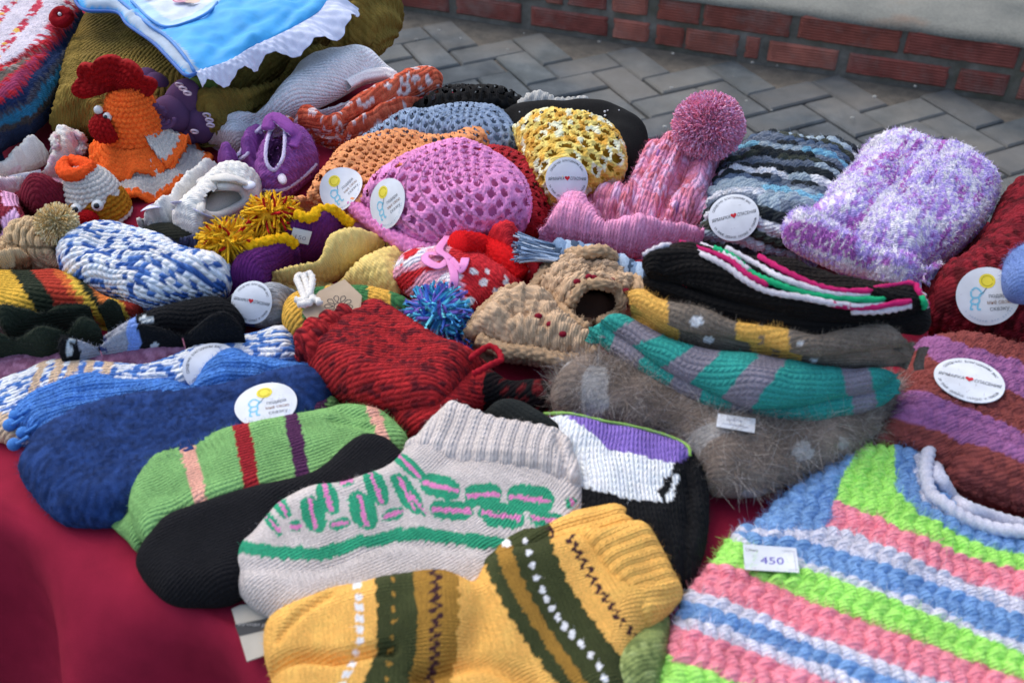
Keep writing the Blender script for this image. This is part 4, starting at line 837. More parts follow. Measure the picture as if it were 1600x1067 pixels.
k = pillow('sock', [(152, 776), (167, 744), (194, 709), (227, 690), (265, 680), (300, 672), (400, 655), (464, 648), (468, 630), (490, 620), (515, 614), (528, 622), (525, 645), (480, 700), (350, 770), (240, 850), (216, 865), (197, 845), (165, 812)], h=.009, tb=.009, t=.013, r=.014, res=.0012, spine=[(170, 790), (300, 720), (510, 630)], st=('stock', .0042, .0036, .0021), col=green2, wr=(.004, .03), cr=[([(165, 770), (195, 745), (240, 700)], .006, .006), ([(180, 800), (215, 760)], .005, .004)])
tag(k.ob, 'light green wool sock mostly hidden under its striped twin', 'sock', 'green striped socks')
k = pillow('sock', [(201, 784), (212, 743), (235, 713), (276, 690), (302, 681), (355, 666), (392, 660), (445, 647), (494, 640), (539, 632), (584, 636), (606, 645), (625, 664), (638, 690), (620, 725), (520, 770), (380, 805), (290, 835), (245, 862), (222, 850), (205, 815)], hz=[(205, 800, .020), (250, 855, .014), (400, 790, .016), (400, 660, .024), (620, 660, .022), (580, 740, .016)], tb=.010, t=.014, r=.014, res=.0011, spine=[(215, 790), (320, 745), (460, 700), (630, 660)], st=('stock', .0042, .0036, .0021), col=green_col, wr=(.003, .035), cr=[([(515, 640), (560, 655), (600, 650)], .004, .003), ([(520, 660), (580, 672)], .003, .003)])
tag(k.ob, 'light green wool sock with peach, red and purple stripes over its twin', 'sock', 'green striped socks'); fuzz(k, 3500, .003, .00008)
# ---- navy felted slipper sock
nv = pillow('slipper_sock', [(30, 738), (37, 716), (51, 684), (73, 664), (101, 644), (135, 630), (183, 618), (239, 610), (309, 604), (366, 593), (430, 578), (480, 572), (515, 590), (520, 630), (470, 690), (380, 740), (280, 790), (225, 812), (165, 825), (118, 824), (92, 817), (62, 789), (42, 762)], h=.012, tb=.011, t=.019, r=.020, res=.0013, spine=[(40, 750), (200, 700), (380, 640), (510, 600)], st=('plain', .0045, .0045, .0016), col=lambda s: np.outer(.55 + .9 * vn(s.X / .0028, s.Y / .0028, 3) * (.6 + .8 * vn(s.X / .012, s.Y / .012, 8)), hx('17305f', 1.0)), mat=FELT, wr=(.003, .05), cr=[([(60, 690), (60, 740), (75, 790), (110, 812)], .006, .002), ([(430, 590), (470, 610), (500, 620)], .005, .003), ([(420, 605), (470, 628)], .005, .003)])
tag(nv.ob, 'dark navy felted slipper sock with a round label near its cuff', 'slipper'); fuzz(nv, 9000, .004, .00008)
round_label(nv, 415, 634, .0265, 18, 'kids')
# ---- bright blue sock with small bobbles on its toe
def blue_col(s): return np.outer(.8 + .45 * vn(s.X / .003, s.Y / .003, 3), hx('3f78c0', .95))
blu = thing('sock', 'bright blue ribbed wool sock with yarn bobbles at its toe', 'sock', 200, 620)
bl_ = pillow('knitted_body', [(24, 655), (34, 630), (53, 608), (84, 591), (121, 583), (157, 586), (211, 587), (267, 593), (297, 600), (309, 590), (320, 572), (340, 556), (360, 541), (378, 545), (390, 556), (420, 557), (460, 566), (500, 580), (500, 620), (380, 650), (200, 680), (90, 700), (48, 690)], h=.014, tb=.012, t=.013, r=.014, res=.0012, spine=[(35, 660), (120, 625), (260, 610), (380, 575), (480, 580)], st=('rib', .0044, .0036, .0024), col=blue_col, parent=blu, wr=(.004, .03), cr=[([(290, 604), (340, 600), (420, 575)], .006, .004)])
fuzz(bl_, 6000, .004, .00009)
for (x, y) in ((15, 664), (22, 694), (36, 676), (24, 650)): mesh_obj('bobble', *merge([ball_data(un(x, y, .022), .0045, n=8, col=hx('4a80c4')), tube_data([un(x + 2, y, .022), un(x + 10, y - 4, .028), un(x + 22, y - 12, .03)], .0012, col=hx('4a80c4'), n=4)]), mat=YARN, parent=blu)
# ---- blue, white and beige marled sock
def marl(s):
    c = melange(s, [hx('d8dce2'), hx('4a7cc0'), hx('3a68ae'), hx('c6ccd6')], [3, 2, 2, 2]); x = s.px
    for x0 in (62, 88, 112, 138, 166): c[(x + .35 * (s.py - 560) + 3 * s.jit > x0) & (x + .35 * (s.py - 560) + 3 * s.jit < x0 + 14) & (s.py < 640)] = hx('c4a888')
    c[(s.px < 26) & (s.py > 645)] = hx('c4a888'); return c
k = pillow('sock', [(-40, 620), (0, 594), (38, 579), (76, 563), (126, 561), (177, 566), (228, 569), (253, 562), (278, 551), (316, 536), (354, 524), (392, 518), (440, 510), (458, 518), (464, 545), (458, 572), (380, 590), (250, 620), (110, 660), (40, 695), (-5, 690), (-40, 670)], h=.010, tb=.010, t=.011, r=.014, res=.0012, spine=[(-30, 640), (90, 600), (240, 590), (360, 550), (450, 535)], st=('stock', .0066, .0054, .0030), col=marl, wr=(.003, .035), mat=COT)
tag(k.ob, 'blue and white marled sock with beige flecks behind the bright blue sock', 'sock')
round_label(k, 330, 575, .026, 50, 'fair', pct=99)
# ---- mauve knit underneath
k = pillow('folded_knit', [(-40, 545), (30, 540), (120, 548), (200, 545), (300, 525), (340, 530), (320, 560), (200, 590), (60, 600), (-40, 610)], h=.006, t=.012, res=.0015, st=('garter', .005, .005, .0012), col=lambda s: melange(s, [hx('8a5a72'), hx('9a6a84'), hx('7a4a62')], [1, 1, 1]), spine=[(-30, 575), (320, 545)])
tag(k.ob, 'mauve knitted piece lying flat beneath the marled sock and black gloves', 'knit')
# ---- grey card peeping from under the socks
cpts = [(362, 952), (375, 946), (440, 938), (500, 960), (480, 1010), (420, 1022), (386, 1034)]
q = un([p[0] for p in cpts], [p[1] for p in cpts], .004); cc_ = q.mean(0)
card = thing('packing_card', 'grey paper card with a dark printed band under the oatmeal sock', 'card', 400, 990)
paper(None, 0, 0, (q - cc_)[:, :2], 0, [(*poly2([(p - cc_)[:2] for p in un([367, 470, 474, 374], [977, 956, 972, 995], .004)]), hx('34383c')), (*line_text('ручная работа', .0032, *((un(408, 977, .004) - cc_)[:2]), .026, -4), hx('9aa0a2'))], card, 'card_sheet', hx('a8a69c'), at=(cc_, (0, 0, 1)), thick=.0008)
# ================================================================== right-hand stack and hats
# ---- brown mohair
k = pillow('mohair_shawl', [(862, 605), (885, 572), (940, 556), (1000, 560), (1100, 560), (1250, 570), (1350, 580), (1400, 585), (1406, 635), (1385, 675), (1350, 708), (1304, 736), (1244, 755), (1195, 774), (1150, 778), (1109, 770), (1088, 742), (1050, 705), (980, 682), (900, 660), (865, 640)], h=.022, t=.026, r=.022, res=.0015, spine=[(870, 610), (1400, 650)], st=('stock', .005, .005, .0012), mat=MOHAIR, wr=(.005, .04),
   col=lambda s: mix(np.outer(.75 + .6 * vn(s.X / .012, s.Y / .006, 3), hx('786a5e', 1.0)), (vn(s.X / .02, s.Y / .012, 7) > .78, hx('a39f9a')), ((np.hypot((s.px - 1255) / 1.0, (s.py - 705)) < 16) | (np.hypot(s.px - 1318, (s.py - 692) * 1.2) < 9), hx('a8a6a2'))))
tag(k.ob, 'fuzzy brown mohair shawl folded under the teal striped socks', 'shawl'); fuzz(k, 20000, .011, .00009, .9, None, 4, .7); fuzz(k, 2500, .016, .00008, .9, hx('b0aaa4'), 4, .8)
paper(k, 1148, 667, rect(.024, .0115), -14, [(*line_text('шаль', .0035, -.001, .0015, .010), hx('8088a0')), (*stroke2([(-.009, -.003), (-.002, -.0028), (.008, -.003)], .0004), hx('8a94b0'))], k.ob, 'price_tag', lift=.004)
# ---- teal and grey striped socks
TE, TG = hx('168a80', .95), hx('76727e', .95)
def teal_stripes(lines):
    def f(s):
        x, y = s.px + 3 * s.jit, s.py + 2 * s.jit; k = np.zeros(x.shape, int)
        for (x0, y0, x1, y1) in lines: k += (x - (x0 + (y - y0) * (x1 - x0) / (y1 - y0)) > 0)
        return np.where((k % 2 == 1)[:, None], TG, TE) * (1 + .12 * (vn(s.a * .5, s.b * .5, 4) - .5))[:, None]
    return f
k = pillow('sock', [(920, 513), (930, 503), (960, 505), (1040, 560), (1150, 600), (1300, 600), (1400, 585), (1404, 608), (1386, 630), (1350, 645), (1312, 652), (1275, 660), (1200, 656), (1144, 648), (1095, 633), (1050, 611), (1012, 592), (975, 570), (941, 540)], h=.050, t=.012, tb=.009, r=.010, res=.0012, spine=[(930, 515), (1020, 580), (1120, 625), (1240, 640), (1390, 615)], st=('stock', .0048, .0040, .0024), col=teal_stripes([(965, 520, 950, 550), (1005, 560, 990, 590), (1050, 590, 1035, 615), (1098, 610, 1085, 640), (1150, 620, 1135, 655), (1180, 620, 1170, 660), (1330, 610, 1335, 655), (1365, 605, 1372, 640)]))
tag(k.ob, 'teal and grey striped wool sock, the lower of its pair', 'sock', 'teal striped socks')
k = pillow('sock', [(935, 500), (942, 487), (958, 481), (980, 487), (1012, 505), (1060, 530), (1120, 545), (1200, 555), (1275, 566), (1331, 569), (1376, 567), (1400, 573), (1401, 590), (1369, 611), (1324, 619), (1256, 634), (1200, 638), (1162, 634), (1110, 612), (1035, 574), (990, 541), (956, 518)], h=.066, t=.017, tb=.011, r=.014, res=.0012, spine=[(940, 495), (1030, 550), (1120, 590), (1240, 605), (1390, 585)], st=('stock', .0048, .0040, .0024), col=teal_stripes([(990, 500, 955, 520), (1040, 522, 985, 542), (1090, 540, 1035, 572), (1135, 540, 1080, 595), (1192, 545, 1128, 622), (1236, 555, 1172, 640), (1315, 580, 1324, 620), (1357, 578, 1366, 612)]), cr=[([(1240, 590), (1300, 585), (1390, 582)], .005, .002)])
tag(k.ob, 'teal and grey striped wool sock, the upper of its pair', 'sock', 'teal striped socks'); fuzz(k, 1000, .003, .00008)
# ---- yellow and brown pair
YB, BN, BW = hx('d2a03c'), hx('6c6256'), hx('d0d2d2')
def yb(lims, spots):
    def f(s):
        x = s.px + 3 * s.jit; c = np.outer(.85 + .4 * vn(s.X / .004, s.Y / .004, 3), BN)
        for a, b in lims: c[(x > a) & (x < b)] = YB
        for u, w, r_ in spots: c[((x - u) / r_) ** 2 + ((s.py - w) / r_ / .7) ** 2 < 1] = BW
        c[(np.abs(x - (lims[1][0] + 40)) < 6) & (np.abs((s.py / 6) % 1 - .5) < .25)] = BN; return c
    return f
k = pillow('sock', [(985, 470), (1000, 462), (1046, 485), (1150, 515), (1275, 540), (1400, 530), (1440, 540), (1449, 552), (1425, 563), (1350, 574), (1275, 574), (1252, 571), (1170, 556), (1110, 544), (1061, 526), (1027, 511), (1001, 488)], h=.082, t=.009, tb=.016, r=.009, res=.0012, spine=[(990, 475), (1080, 525), (1200, 555), (1440, 550)], st=('stock', .0048, .0040, .0022), col=yb([(900, 1062), (1172, 1252)], [(1108, 531, 9), (1272, 563, 6)]))
tag(k.ob, 'brown wool sock with yellow toe and band, the lower of its pair', 'sock', 'yellow and brown socks')
k = pillow('sock', [(981, 460), (989, 447), (1009, 450), (1031, 464), (1060, 472), (1110, 484), (1155, 500), (1237, 514), (1275, 520), (1331, 508), (1380, 506), (1414, 522), (1427, 536), (1421, 541), (1350, 548), (1275, 556), (1230, 548), (1147, 529), (1080, 518), (1046, 507), (997, 481)], h=.092, t=.011, tb=.007, r=.010, res=.0012, spine=[(985, 460), (1080, 502), (1200, 530), (1420, 532)], st=('stock', .0048, .0040, .0022), col=yb([(900, 1044), (1150, 1234)], [(1090, 502, 11), (1252, 535, 6)]))
tag(k.ob, 'brown wool sock with yellow toe and band, the upper of its pair', 'sock', 'yellow and brown socks'); fuzz(k, 3000, .004, .00008)
# ---- black scarf with coloured lines
MG, GNL, WL = hx('b0205e'), hx('1fa06a'), hx('c8c4cc')
SC = [([(1008, 402), (1022, 390), (1040, 386), (1065, 390), (1100, 402), (1140, 422), (1165, 440), (1200, 455), (1260, 468), (1320, 476), (1400, 478)], WL), ([(1062, 382), (1105, 394), (1140, 411), (1165, 432), (1200, 447)], MG), ([(1116, 392), (1145, 405), (1172, 426), (1205, 443), (1245, 456), (1300, 466), (1370, 469), (1422, 461), (1438, 468), (1444, 484)], GNL), ([(1095, 387), (1135, 402), (1170, 424)], WL), ([(1135, 394), (1180, 414), (1222, 440), (1280, 457), (1340, 462), (1418, 455), (1437, 463), (1444, 480)], WL), ([(1185, 404), (1232, 430), (1282, 450), (1342, 456), (1418, 449), (1436, 458), (1445, 476)], MG), ([(1300, 475), (1350, 479), (1418, 471)], MG), ([(1330, 484), (1380, 484), (1420, 478)], WL)]
def black_col(s):
    c = np.tile(hx('0e0d0d'), (len(s.px), 1)); brn = above(s.px, s.py, [(1000, 380), (1185, 408), (1282, 452), (1418, 450)]); c[~brn] = hx('1c1613')
    return c
bs = thing('scarf', 'folded black ribbed scarf edged with magenta, white and green lines', 'scarf', 1230, 460, .08)
k = pillow('lower_fold', [(1005, 440), (1012, 425), (1060, 440), (1150, 465), (1300, 480), (1440, 470), (1454, 495), (1446, 521), (1402, 519), (1350, 522), (1275, 526), (1200, 514), (1125, 492), (1069, 473), (1024, 458)], h=.098, t=.010, tb=.009, r=.010, res=.0013, spine=[(1010, 435), (1120, 470), (1250, 500), (1440, 500)], st=('stock', .0050, .0046, .0022), col=black_col, parent=bs)
k = pillow('upper_fold', [(1004, 410), (1014, 394), (1039, 386), (1065, 381), (1095, 383), (1125, 390), (1185, 402), (1237, 409), (1275, 423), (1312, 434), (1369, 442), (1417, 446), (1440, 460), (1446, 480), (1420, 492), (1350, 500), (1275, 500), (1200, 486), (1125, 462), (1060, 440), (1015, 430)], h=.110, t=.013, tb=.009, r=.013, res=.0012, spine=[(1010, 410), (1100, 420), (1230, 455), (1430, 465)], st=('rib', .0044, .0046, .0026), col=black_col, parent=bs, cr=[([(1040, 405), (1120, 432), (1200, 466), (1300, 486), (1400, 486)], .004, .004)])
for i, (ln, c) in enumerate(SC): tube('coloured_line', [on(k, x, y, .0012) for x, y in ln], .0021, bs, n=8, seg=8, rope=.25, pitch=.005, col=c)
fuzz(k, 2500, .004, .00008)
# ---- lilac, rust blanket and maroon hat
LI, RU = hx('8a5484', .95), hx('7a3a36', .95)
def blan(s):
    x, y = s.px + 5 * s.jit, s.py + 5 * s.jit; c = np.tile(RU, (len(x), 1)); c[above(x, y, [(1430, 512), (1462, 522), (1600, 568)]) & ~above(x, y, [(1430, 546), (1600, 622)])] = LI; c[above(x, y, [(1380, 612), (1444, 612), (1500, 632), (1600, 675)]) & ~above(x, y, [(1380, 648), (1444, 667), (1500, 690), (1600, 722)])] = LI; return c
k = pillow('blanket', [(1436, 528), (1462, 520), (1510, 520), (1560, 530), (1620, 545), (1720, 580), (1740, 830), (1650, 822), (1600, 807), (1537, 788), (1485, 769), (1462, 745), (1400, 720), (1340, 705), (1362, 682), (1380, 660), (1388, 630), (1402, 612), (1412, 570)], h=.020, t=.026, r=.028, res=.0012, spine=[(1430, 520), (1450, 620), (1420, 720)], st=('puff', .0082, .0072, .0036), col=blan, wr=(.004, .05))
tag(k.ob, 'lilac and rust striped crochet blanket with a round white label', 'blanket'); fuzz(k, 5000, .004, .0001); round_label(k, 1514, 598, .0285, -24, 'fair')
def maroon(s): return melange(s, [hx('5e0c18'), hx('78121f'), hx('46080f')], [2, 2, 1])
k = pillow('crochet_hat', [(1600, 276), (1578, 288), (1562, 318), (1548, 348), (1528, 378), (1500, 400), (1470, 418), (1452, 445), (1450, 485), (1460, 512), (1510, 528), (1560, 540), (1620, 560), (1720, 570), (1740, 330), (1660, 280)], h=.030, t=.034, r=.034, res=.0013, spine=[(1600, 290), (1560, 400), (1540, 530)], st=('shell', .0068, .0062, .0034), col=maroon, wr=(.004, .04))
tag(k.ob, 'dark maroon crochet hat with a round label beside the blanket', 'hat'); fuzz(k, 3000, .004, .0001); round_label(k, 1541, 463, .0275, 0, 'kids')
k2 = pillow('wool_sock', [(1640, 372), (1600, 380), (1582, 390), (1569, 412), (1567, 442), (1580, 464), (1605, 472), (1680, 470), (1690, 400)], h=.085, t=.018, tb=.016, r=.02, res=.0013, spine=[(1570, 425), (1680, 425)], st=('stock', .004, .004, .001), col=hx('5f7ab0'), mat=FELT)
tag(k2.ob, 'soft denim blue wool sock lying on the maroon hat', 'sock'); fuzz(k2, 2500, .004, .0001)
# ---- grey, blue and white crochet hat
GC = [hx('c8ccd2'), hx('5c6878'), hx('22282c'), hx('6aa6c0'), hx('8a9ca8'), hx('3a4038'), hx('4a5c74')]
def grey_hat(s):
    rows = [0, 2, 6, 1, 3, 1, 5, 4, 2, 0, 1, 6, 3, 3, 0, 4, 2, 0, 5]; base = np.array(rows)[s.bi.astype(int) % len(rows)]; r_ = _hash((s.ai // 2).astype(int), s.bi.astype(int), 5); alt = np.array([4, 2, 5, 4, 1, 2, 1])[base]
    return np.array(GC)[np.where(r_ < .42, alt, base)]
k = pillow('crochet_hat', [(1128, 251), (1143, 237), (1168, 222), (1191, 217), (1216, 215), (1254, 216), (1290, 221), (1326, 227), (1345, 240), (1338, 290), (1310, 350), (1270, 395), (1229, 402), (1153, 395), (1102, 384), (1096, 365), (1102, 327), (1110, 289), (1118, 268)], h=.024, t=.030, r=.036, res=.0012, spine=[(1225, 225), (1195, 310), (1165, 395)], st=('puff', .0092, .0080, .0050), col=grey_hat, wr=(.004, .04), cr=[([(1160, 240), (1200, 280), (1290, 290)], .012, .005)])
tag(k.ob, 'grey, light blue, white and black crochet hat with a round label', 'hat'); fuzz(k, 3000, .004, .0001); round_label(k, 1147, 340, .0265, 8, 'fair')
# ---- lilac bouclé hat
lh = thing('boucle_hat', 'fluffy lilac, white and purple boucle hat with a turned brim', 'hat', 1390, 340)
def lil(s):
    bi = s.bi.astype(int); n = vn(s.U / .035 + 7 * _hash(bi * 0, np.floor(s.V / .0044).astype(int), 2), np.floor(s.V / .0044) * .9, 3) * .8 + .2 * _hash(np.floor(s.a * 2).astype(int), bi, 6); c = np.tile(hx('b49edc'), (len(n), 1)); c[n > .44] = hx('d6d0e8'); c[n > .60] = hx('bca8e0'); c[n > .74] = hx('b07cc8'); c[n < .24] = hx('a862b4'); c[_hash(np.floor(s.a * 3).astype(int), np.floor(s.b * 3).astype(int), 11) > .78] = hx('e6e2f0'); return c
k = pillow('crown', [(1362, 215), (1395, 214), (1423, 219), (1453, 226), (1483, 236), (1516, 249), (1541, 264), (1557, 286), (1557, 308), (1549, 332), (1531, 362), (1504, 390), (1478, 410), (1440, 432), (1415, 446), (1377, 441), (1330, 425), (1270, 395), (1245, 370), (1262, 335), (1276, 324), (1289, 300), (1306, 280), (1332, 256), (1348, 230)], h=.034, t=.036, r=.034, res=.0012, spine=[(1300, 400), (1370, 330), (1450, 240)], st=('sc', .0044, .0042, .0030), col=lil, parent=lh, mat=MOHAIR, wr=(.005, .03), cr=[([(1390, 425), (1440, 380), (1475, 330), (1520, 290)], .010, .004), ([(1340, 340), (1390, 290), (1420, 240)], .012, .004)])
fuzz(k, 17000, .0030, .00026, .9, None, 3, .7)
k = pillow('brim', [(1223, 362), (1228, 342), (1248, 331), (1275, 338), (1310, 362), (1360, 385), (1410, 398), (1455, 405), (1470, 415), (1440, 432), (1415, 447), (1377, 442), (1352, 430), (1314, 422), (1283, 409), (1251, 394), (1228, 378)], h=.052, t=.020, tb=.014, r=.018, res=.0012, spine=[(1230, 355), (1330, 395), (1450, 420)], st=('sc', .0044, .0042, .0030), col=lil, parent=lh, mat=MOHAIR)
fuzz(k, 9000, .0030, .00026, .9, None, 3, .7)
# ---- pink bobble hat
ph_ = thing('bobble_hat', 'pink ribbed bobble hat with a big pompom and turned-up brim', 'hat', 1000, 340)
P1, P2, P3_ = hx('e290b2'), hx('cc6c7c'), hx('eaaccc')
def pinkbody(s):
    n = (np.floor(s.U / .0085) + np.floor(s.V / .0124)) % 2; c = np.tile(P1, (len(s.U), 1)); c[(n > .5)] = P1 * .45 + P2 * .55; r_ = _hash(np.floor(s.a * 2).astype(int), s.bi.astype(int), 4); c[(r_ > .80)] = P3_; c[r_ < .16] = P2; c[(r_ < .02)] = hx('8a5a98'); return c
kb = pillow('crown', [(915, 304), (933, 291), (976, 286), (984, 275), (994, 255), (1004, 238), (1021, 227), (1042, 215), (1062, 205), (1090, 200), (1120, 207), (1130, 226), (1126, 256), (1119, 292), (1108, 322), (1100, 352), (1040, 370), (960, 365), (920, 345)], hz=[(930, 340, .010), (1000, 368, .010), (1098, 350, .014), (925, 298, .014), (1000, 245, .034), (1120, 300, .026), (1090, 203, .048)], tb=.014, t=.026, r=.022, res=.0012, spine=[(990, 360), (1030, 300), (1070, 240), (1095, 205)], st=('rib', .0062, .0058, .0044), col=pinkbody, parent=ph_, wr=(.005, .03), cr=[([(1092, 206), (1077, 251), (1030, 300), (995, 335)], .006, .012), ([(1010, 250), (1000, 300), (985, 335)], .008, .005), ([(1125, 230), (1095, 290), (1065, 335)], .006, .004)])
kb2 = pillow('ribbed_brim', [(839, 362), (853, 341), (873, 313), (891, 300), (911, 303), (926, 320), (938, 336), (951, 339), (983, 337), (1001, 334), (1039, 336), (1072, 335), (1088, 342), (1101, 355), (1096, 367), (1086, 384), (1064, 386), (1021, 392), (1001, 402), (963, 399), (925, 390), (882, 382), (852, 375)], h=.034, tb=.024, t=.022, r=.014, res=.0011, spine=[(955, 402), (985, 330)], st=('rib', .0056, .0046, .0022), col=lambda s: np.outer(1 + .12 * s.jit, hx('e692b6')), parent=ph_, wr=(.003, .03))
fuzz(kb2, 3500, .004, .00008); fuzz(kb, 4000, .004, .00009)
pc = un(1107, 196, .075); soft_pompom('pompom', pc, .033, 5500, .0009, [hx('f4a8c8'), hx('fac0dc'), hx('f098b0'), hx('ecb8dc'), hx('f4a0c0')], ph_, flat=(1, 1, .85))
# ---- fringed twisted scarf
fs = thing('fringed_scarf', 'grey-blue twisted scarf end with a long tassel fringe', 'scarf', 860, 400)
n = 90; x0 = rng.uniform(862, 880, n); y0 = 383 + rng.rand(n) * 26; B0 = un(x0, y0, .030 + .012 * rng.rand(n)); B1 = un(rng.uniform(802, 818, n), 368 + (y0 - 383) * 1.15 + rng.randn(n) * 3, .045 + .006 * rng.rand(n)); fc = np.array([hx('8298b4'), hx('a8bace'), hx('5e7690'), hx('c0ccd8')])[rng.randint(0, 4, n)]
L_ = np.linalg.norm(B1 - B0, axis=1); mesh_obj('fringe', *strand_data(B0, B1 - B0, L_, .0011, .12, fc, 7, .05, .9), mat=YARN, parent=fs)
for i in range(3):
    tt = np.linspace(0, 1, 40); base = np.stack([np.interp(tt, [0, .5, 1], [872, 945, 1012]), np.interp(tt, [0, .5, 1], [396, 410, 442])], 1); c3 = un(base[:, 0], base[:, 1], .034); ph = 2 * np.pi * (tt * 5 + i / 3); c3[:, 1] += .007 * np.cos(ph); c3[:, 2] += .007 * np.sin(ph)
    tube('twisted_ply', c3, .0062, fs, seg=12, rope=.12, pitch=.006, col=[hx('7088a4'), hx('3c4c60'), hx('9cb0c4')][i])
# ================================================================== hats in the middle
def pop(c, v=.14): return lambda s: np.outer(1 + v * (vn(s.a * .7, s.b * .7, 4) - .5) * 2, c)
HAT = 'crochet_hat'
# black openwork hat, pale lace hat, black knitted beret
k = pillow(HAT, [(640, 180), (662, 158), (682, 146), (709, 140), (753, 140), (787, 143), (818, 153), (830, 175), (780, 190), (690, 195)], h=.012, t=.024, r=.03, res=.0016, ang=-25, st=('mesh', .0085, .0075, .003), col=pop(hx('151515')), mat=COT, shaded_inner=(.008, hx('0c0c0c')))
tag(k.ob, 'black openwork crochet hat at the far edge behind the grey-blue hat', 'hat')
k = pillow(HAT, [(765, 180), (785, 166), (806, 157), (826, 150), (846, 147), (869, 154), (890, 153), (910, 151), (934, 164), (930, 185), (850, 195)], h=.014, t=.024, r=.02, res=.0016, ang=-10, st=('puff', .008, .006, .004), col=pop(hx('a8a8a2')), mat=COT)
tag(k.ob, 'pale grey crochet lace hat peeping over the black beret', 'hat')
bb = thing('beret', 'plain black knitted beret sprinkled with tiny sequins behind the yellow hat', 'hat', 900, 230)
k = pillow('knitted_body', [(775, 178), (806, 167), (869, 164), (931, 164), (962, 170), (994, 185), (1009, 202), (1012, 225), (1000, 256), (984, 280), (950, 295), (860, 290), (800, 230)], h=.016, t=.030, r=.03, res=.0014, ang=0, st=('stock', .0034, .003, .0008), col=hx('101010'), wr=(.004, .04), parent=bb)
sq = [];  rs_ = random.Random(5)
for i in range(22): q, n_ = top(k, rs_.uniform(810, 985), rs_.uniform(170, 200)); sq.append(ball_data(q + n_ * .0006, .0008, n=4, col=hx('d8d8d8')))
for x, y in ((945, 176), (987, 189), (946, 182)): q, n_ = top(k, x, y); sq.append(ball_data(q + n_ * .0006, .0013, n=4, col=hx('e8e8e8')))
mesh_obj('sequins', *merge(sq), mat=PLASTIC, parent=bb, stuff=True)
# grey-blue
k = pillow(HAT, [(560, 222), (575, 208), (600, 196), (629, 181), (667, 174), (719, 169), (775, 173), (792, 183), (804, 199), (813, 219), (811, 242), (770, 262), (660, 262), (575, 250)], h=.020, t=.026, r=.034, res=.0013, polar=(722, 196), st=('mesh', .0068, .0066, .0026), col=pop(hx('7f93ac')), mat=COT, shaded_inner=(.006, hx('6a7c92')), wr=(.004, .04))
tag(k.ob, 'grey-blue openwork crochet hat behind the orange hat', 'hat')
# orange
k = pillow(HAT, [(457, 313), (482, 292), (502, 269), (528, 237), (553, 220), (591, 213), (641, 207), (667, 211), (701, 211), (731, 203), (757, 203), (768, 218), (772, 236), (730, 290), (640, 340), (553, 354), (543, 334), (515, 334), (472, 324)], h=.026, t=.024, r=.028, res=.0012, spine=[(500, 330), (600, 270), (740, 210)], st=('mesh', .0080, .0070, .0030), col=pop(hx('d88c52')), mat=COT, shaded_inner=(.006, hx('a8602e')), wr=(.004, .04), cr=[([(650, 215), (665, 222), (690, 218)], .005, .004)])
tag(k.ob, 'apricot orange openwork crochet hat under the pink hat', 'hat'); round_label(k, 537, 302, .026, 42, 'kids')
# red
k = pillow(HAT, [(740, 245), (769, 231), (797, 235), (820, 246), (843, 264), (858, 280), (864, 301), (861, 322), (854, 343), (842, 364), (820, 371), (770, 365), (740, 300)], h=.022, t=.022, r=.026, res=.0013, spine=[(800, 360), (830, 300), (780, 240)], st=('mesh', .0078, .0068, .0030), col=pop(hx('961420')), mat=COT, shaded_inner=(.006, hx('640a14')))
tag(k.ob, 'deep red openwork crochet hat tucked under the pink hat', 'hat')
# pink
pk = thing(HAT, 'candy pink openwork crochet hat with a round label, on top of the orange hat', 'hat', 690, 320)
PKC = hx('dc84bc', .98)
def ringed(s):
    return np.outer(1 + .12 * (vn(s.a * .7, s.b * .7, 4) - .5) * 2, PKC)
k = pillow('crown', [(541, 302), (560, 291), (583, 278), (616, 257), (654, 240), (696, 229), (726, 227), (764, 236), (790, 249), (810, 266), (824, 288), (830, 314), (825, 342), (816, 358), (777, 374), (742, 384), (690, 394), (652, 388), (613, 362), (575, 332)], h=.040, t=.030, r=.034, res=.0011, polar=(742, 278), st=('mesh', .0094, .0088, .0034), col=ringed, mat=COT, shaded_inner=(.007, hx('c86aa4')), parent=pk, wr=(.003, .05))
ktube('brim', un([538, 556, 582, 615, 650, 690], [310, 326, 346, 370, 389, 393], .030), [.005, .006, .006, .006, .006, .005], ('sc', .0046, .0046, .0022), PKC, pk, COT, seg=44, flat=1.2)
round_label(k, 608, 319, .027, 22, 'kids', pk)
# yellow
k = pillow(HAT, [(803, 190), (814, 182), (862, 179), (922, 185), (951, 201), (970, 219), (978, 250), (973, 276), (961, 292), (931, 304), (880, 322), (852, 312), (832, 285), (816, 246), (806, 212)], h=.040, t=.030, r=.034, res=.0012, spine=[(870, 310), (890, 250), (880, 185)], st=('mesh', .0098, .0082, .0040), col=lambda s: melange(s, [hx('dcb23c'), hx('e6c860'), hx('e8e0b8'), hx('d29a24')], [3, 3, 2, 1], 0, 3, 3), mat=COT, shaded_inner=(.007, hx('9a7418')), wr=(.003, .04))
tag(k.ob, 'yellow and white marled openwork crochet hat with a round label', 'hat'); round_label(k, 884, 279, .024, 2, 'fair')
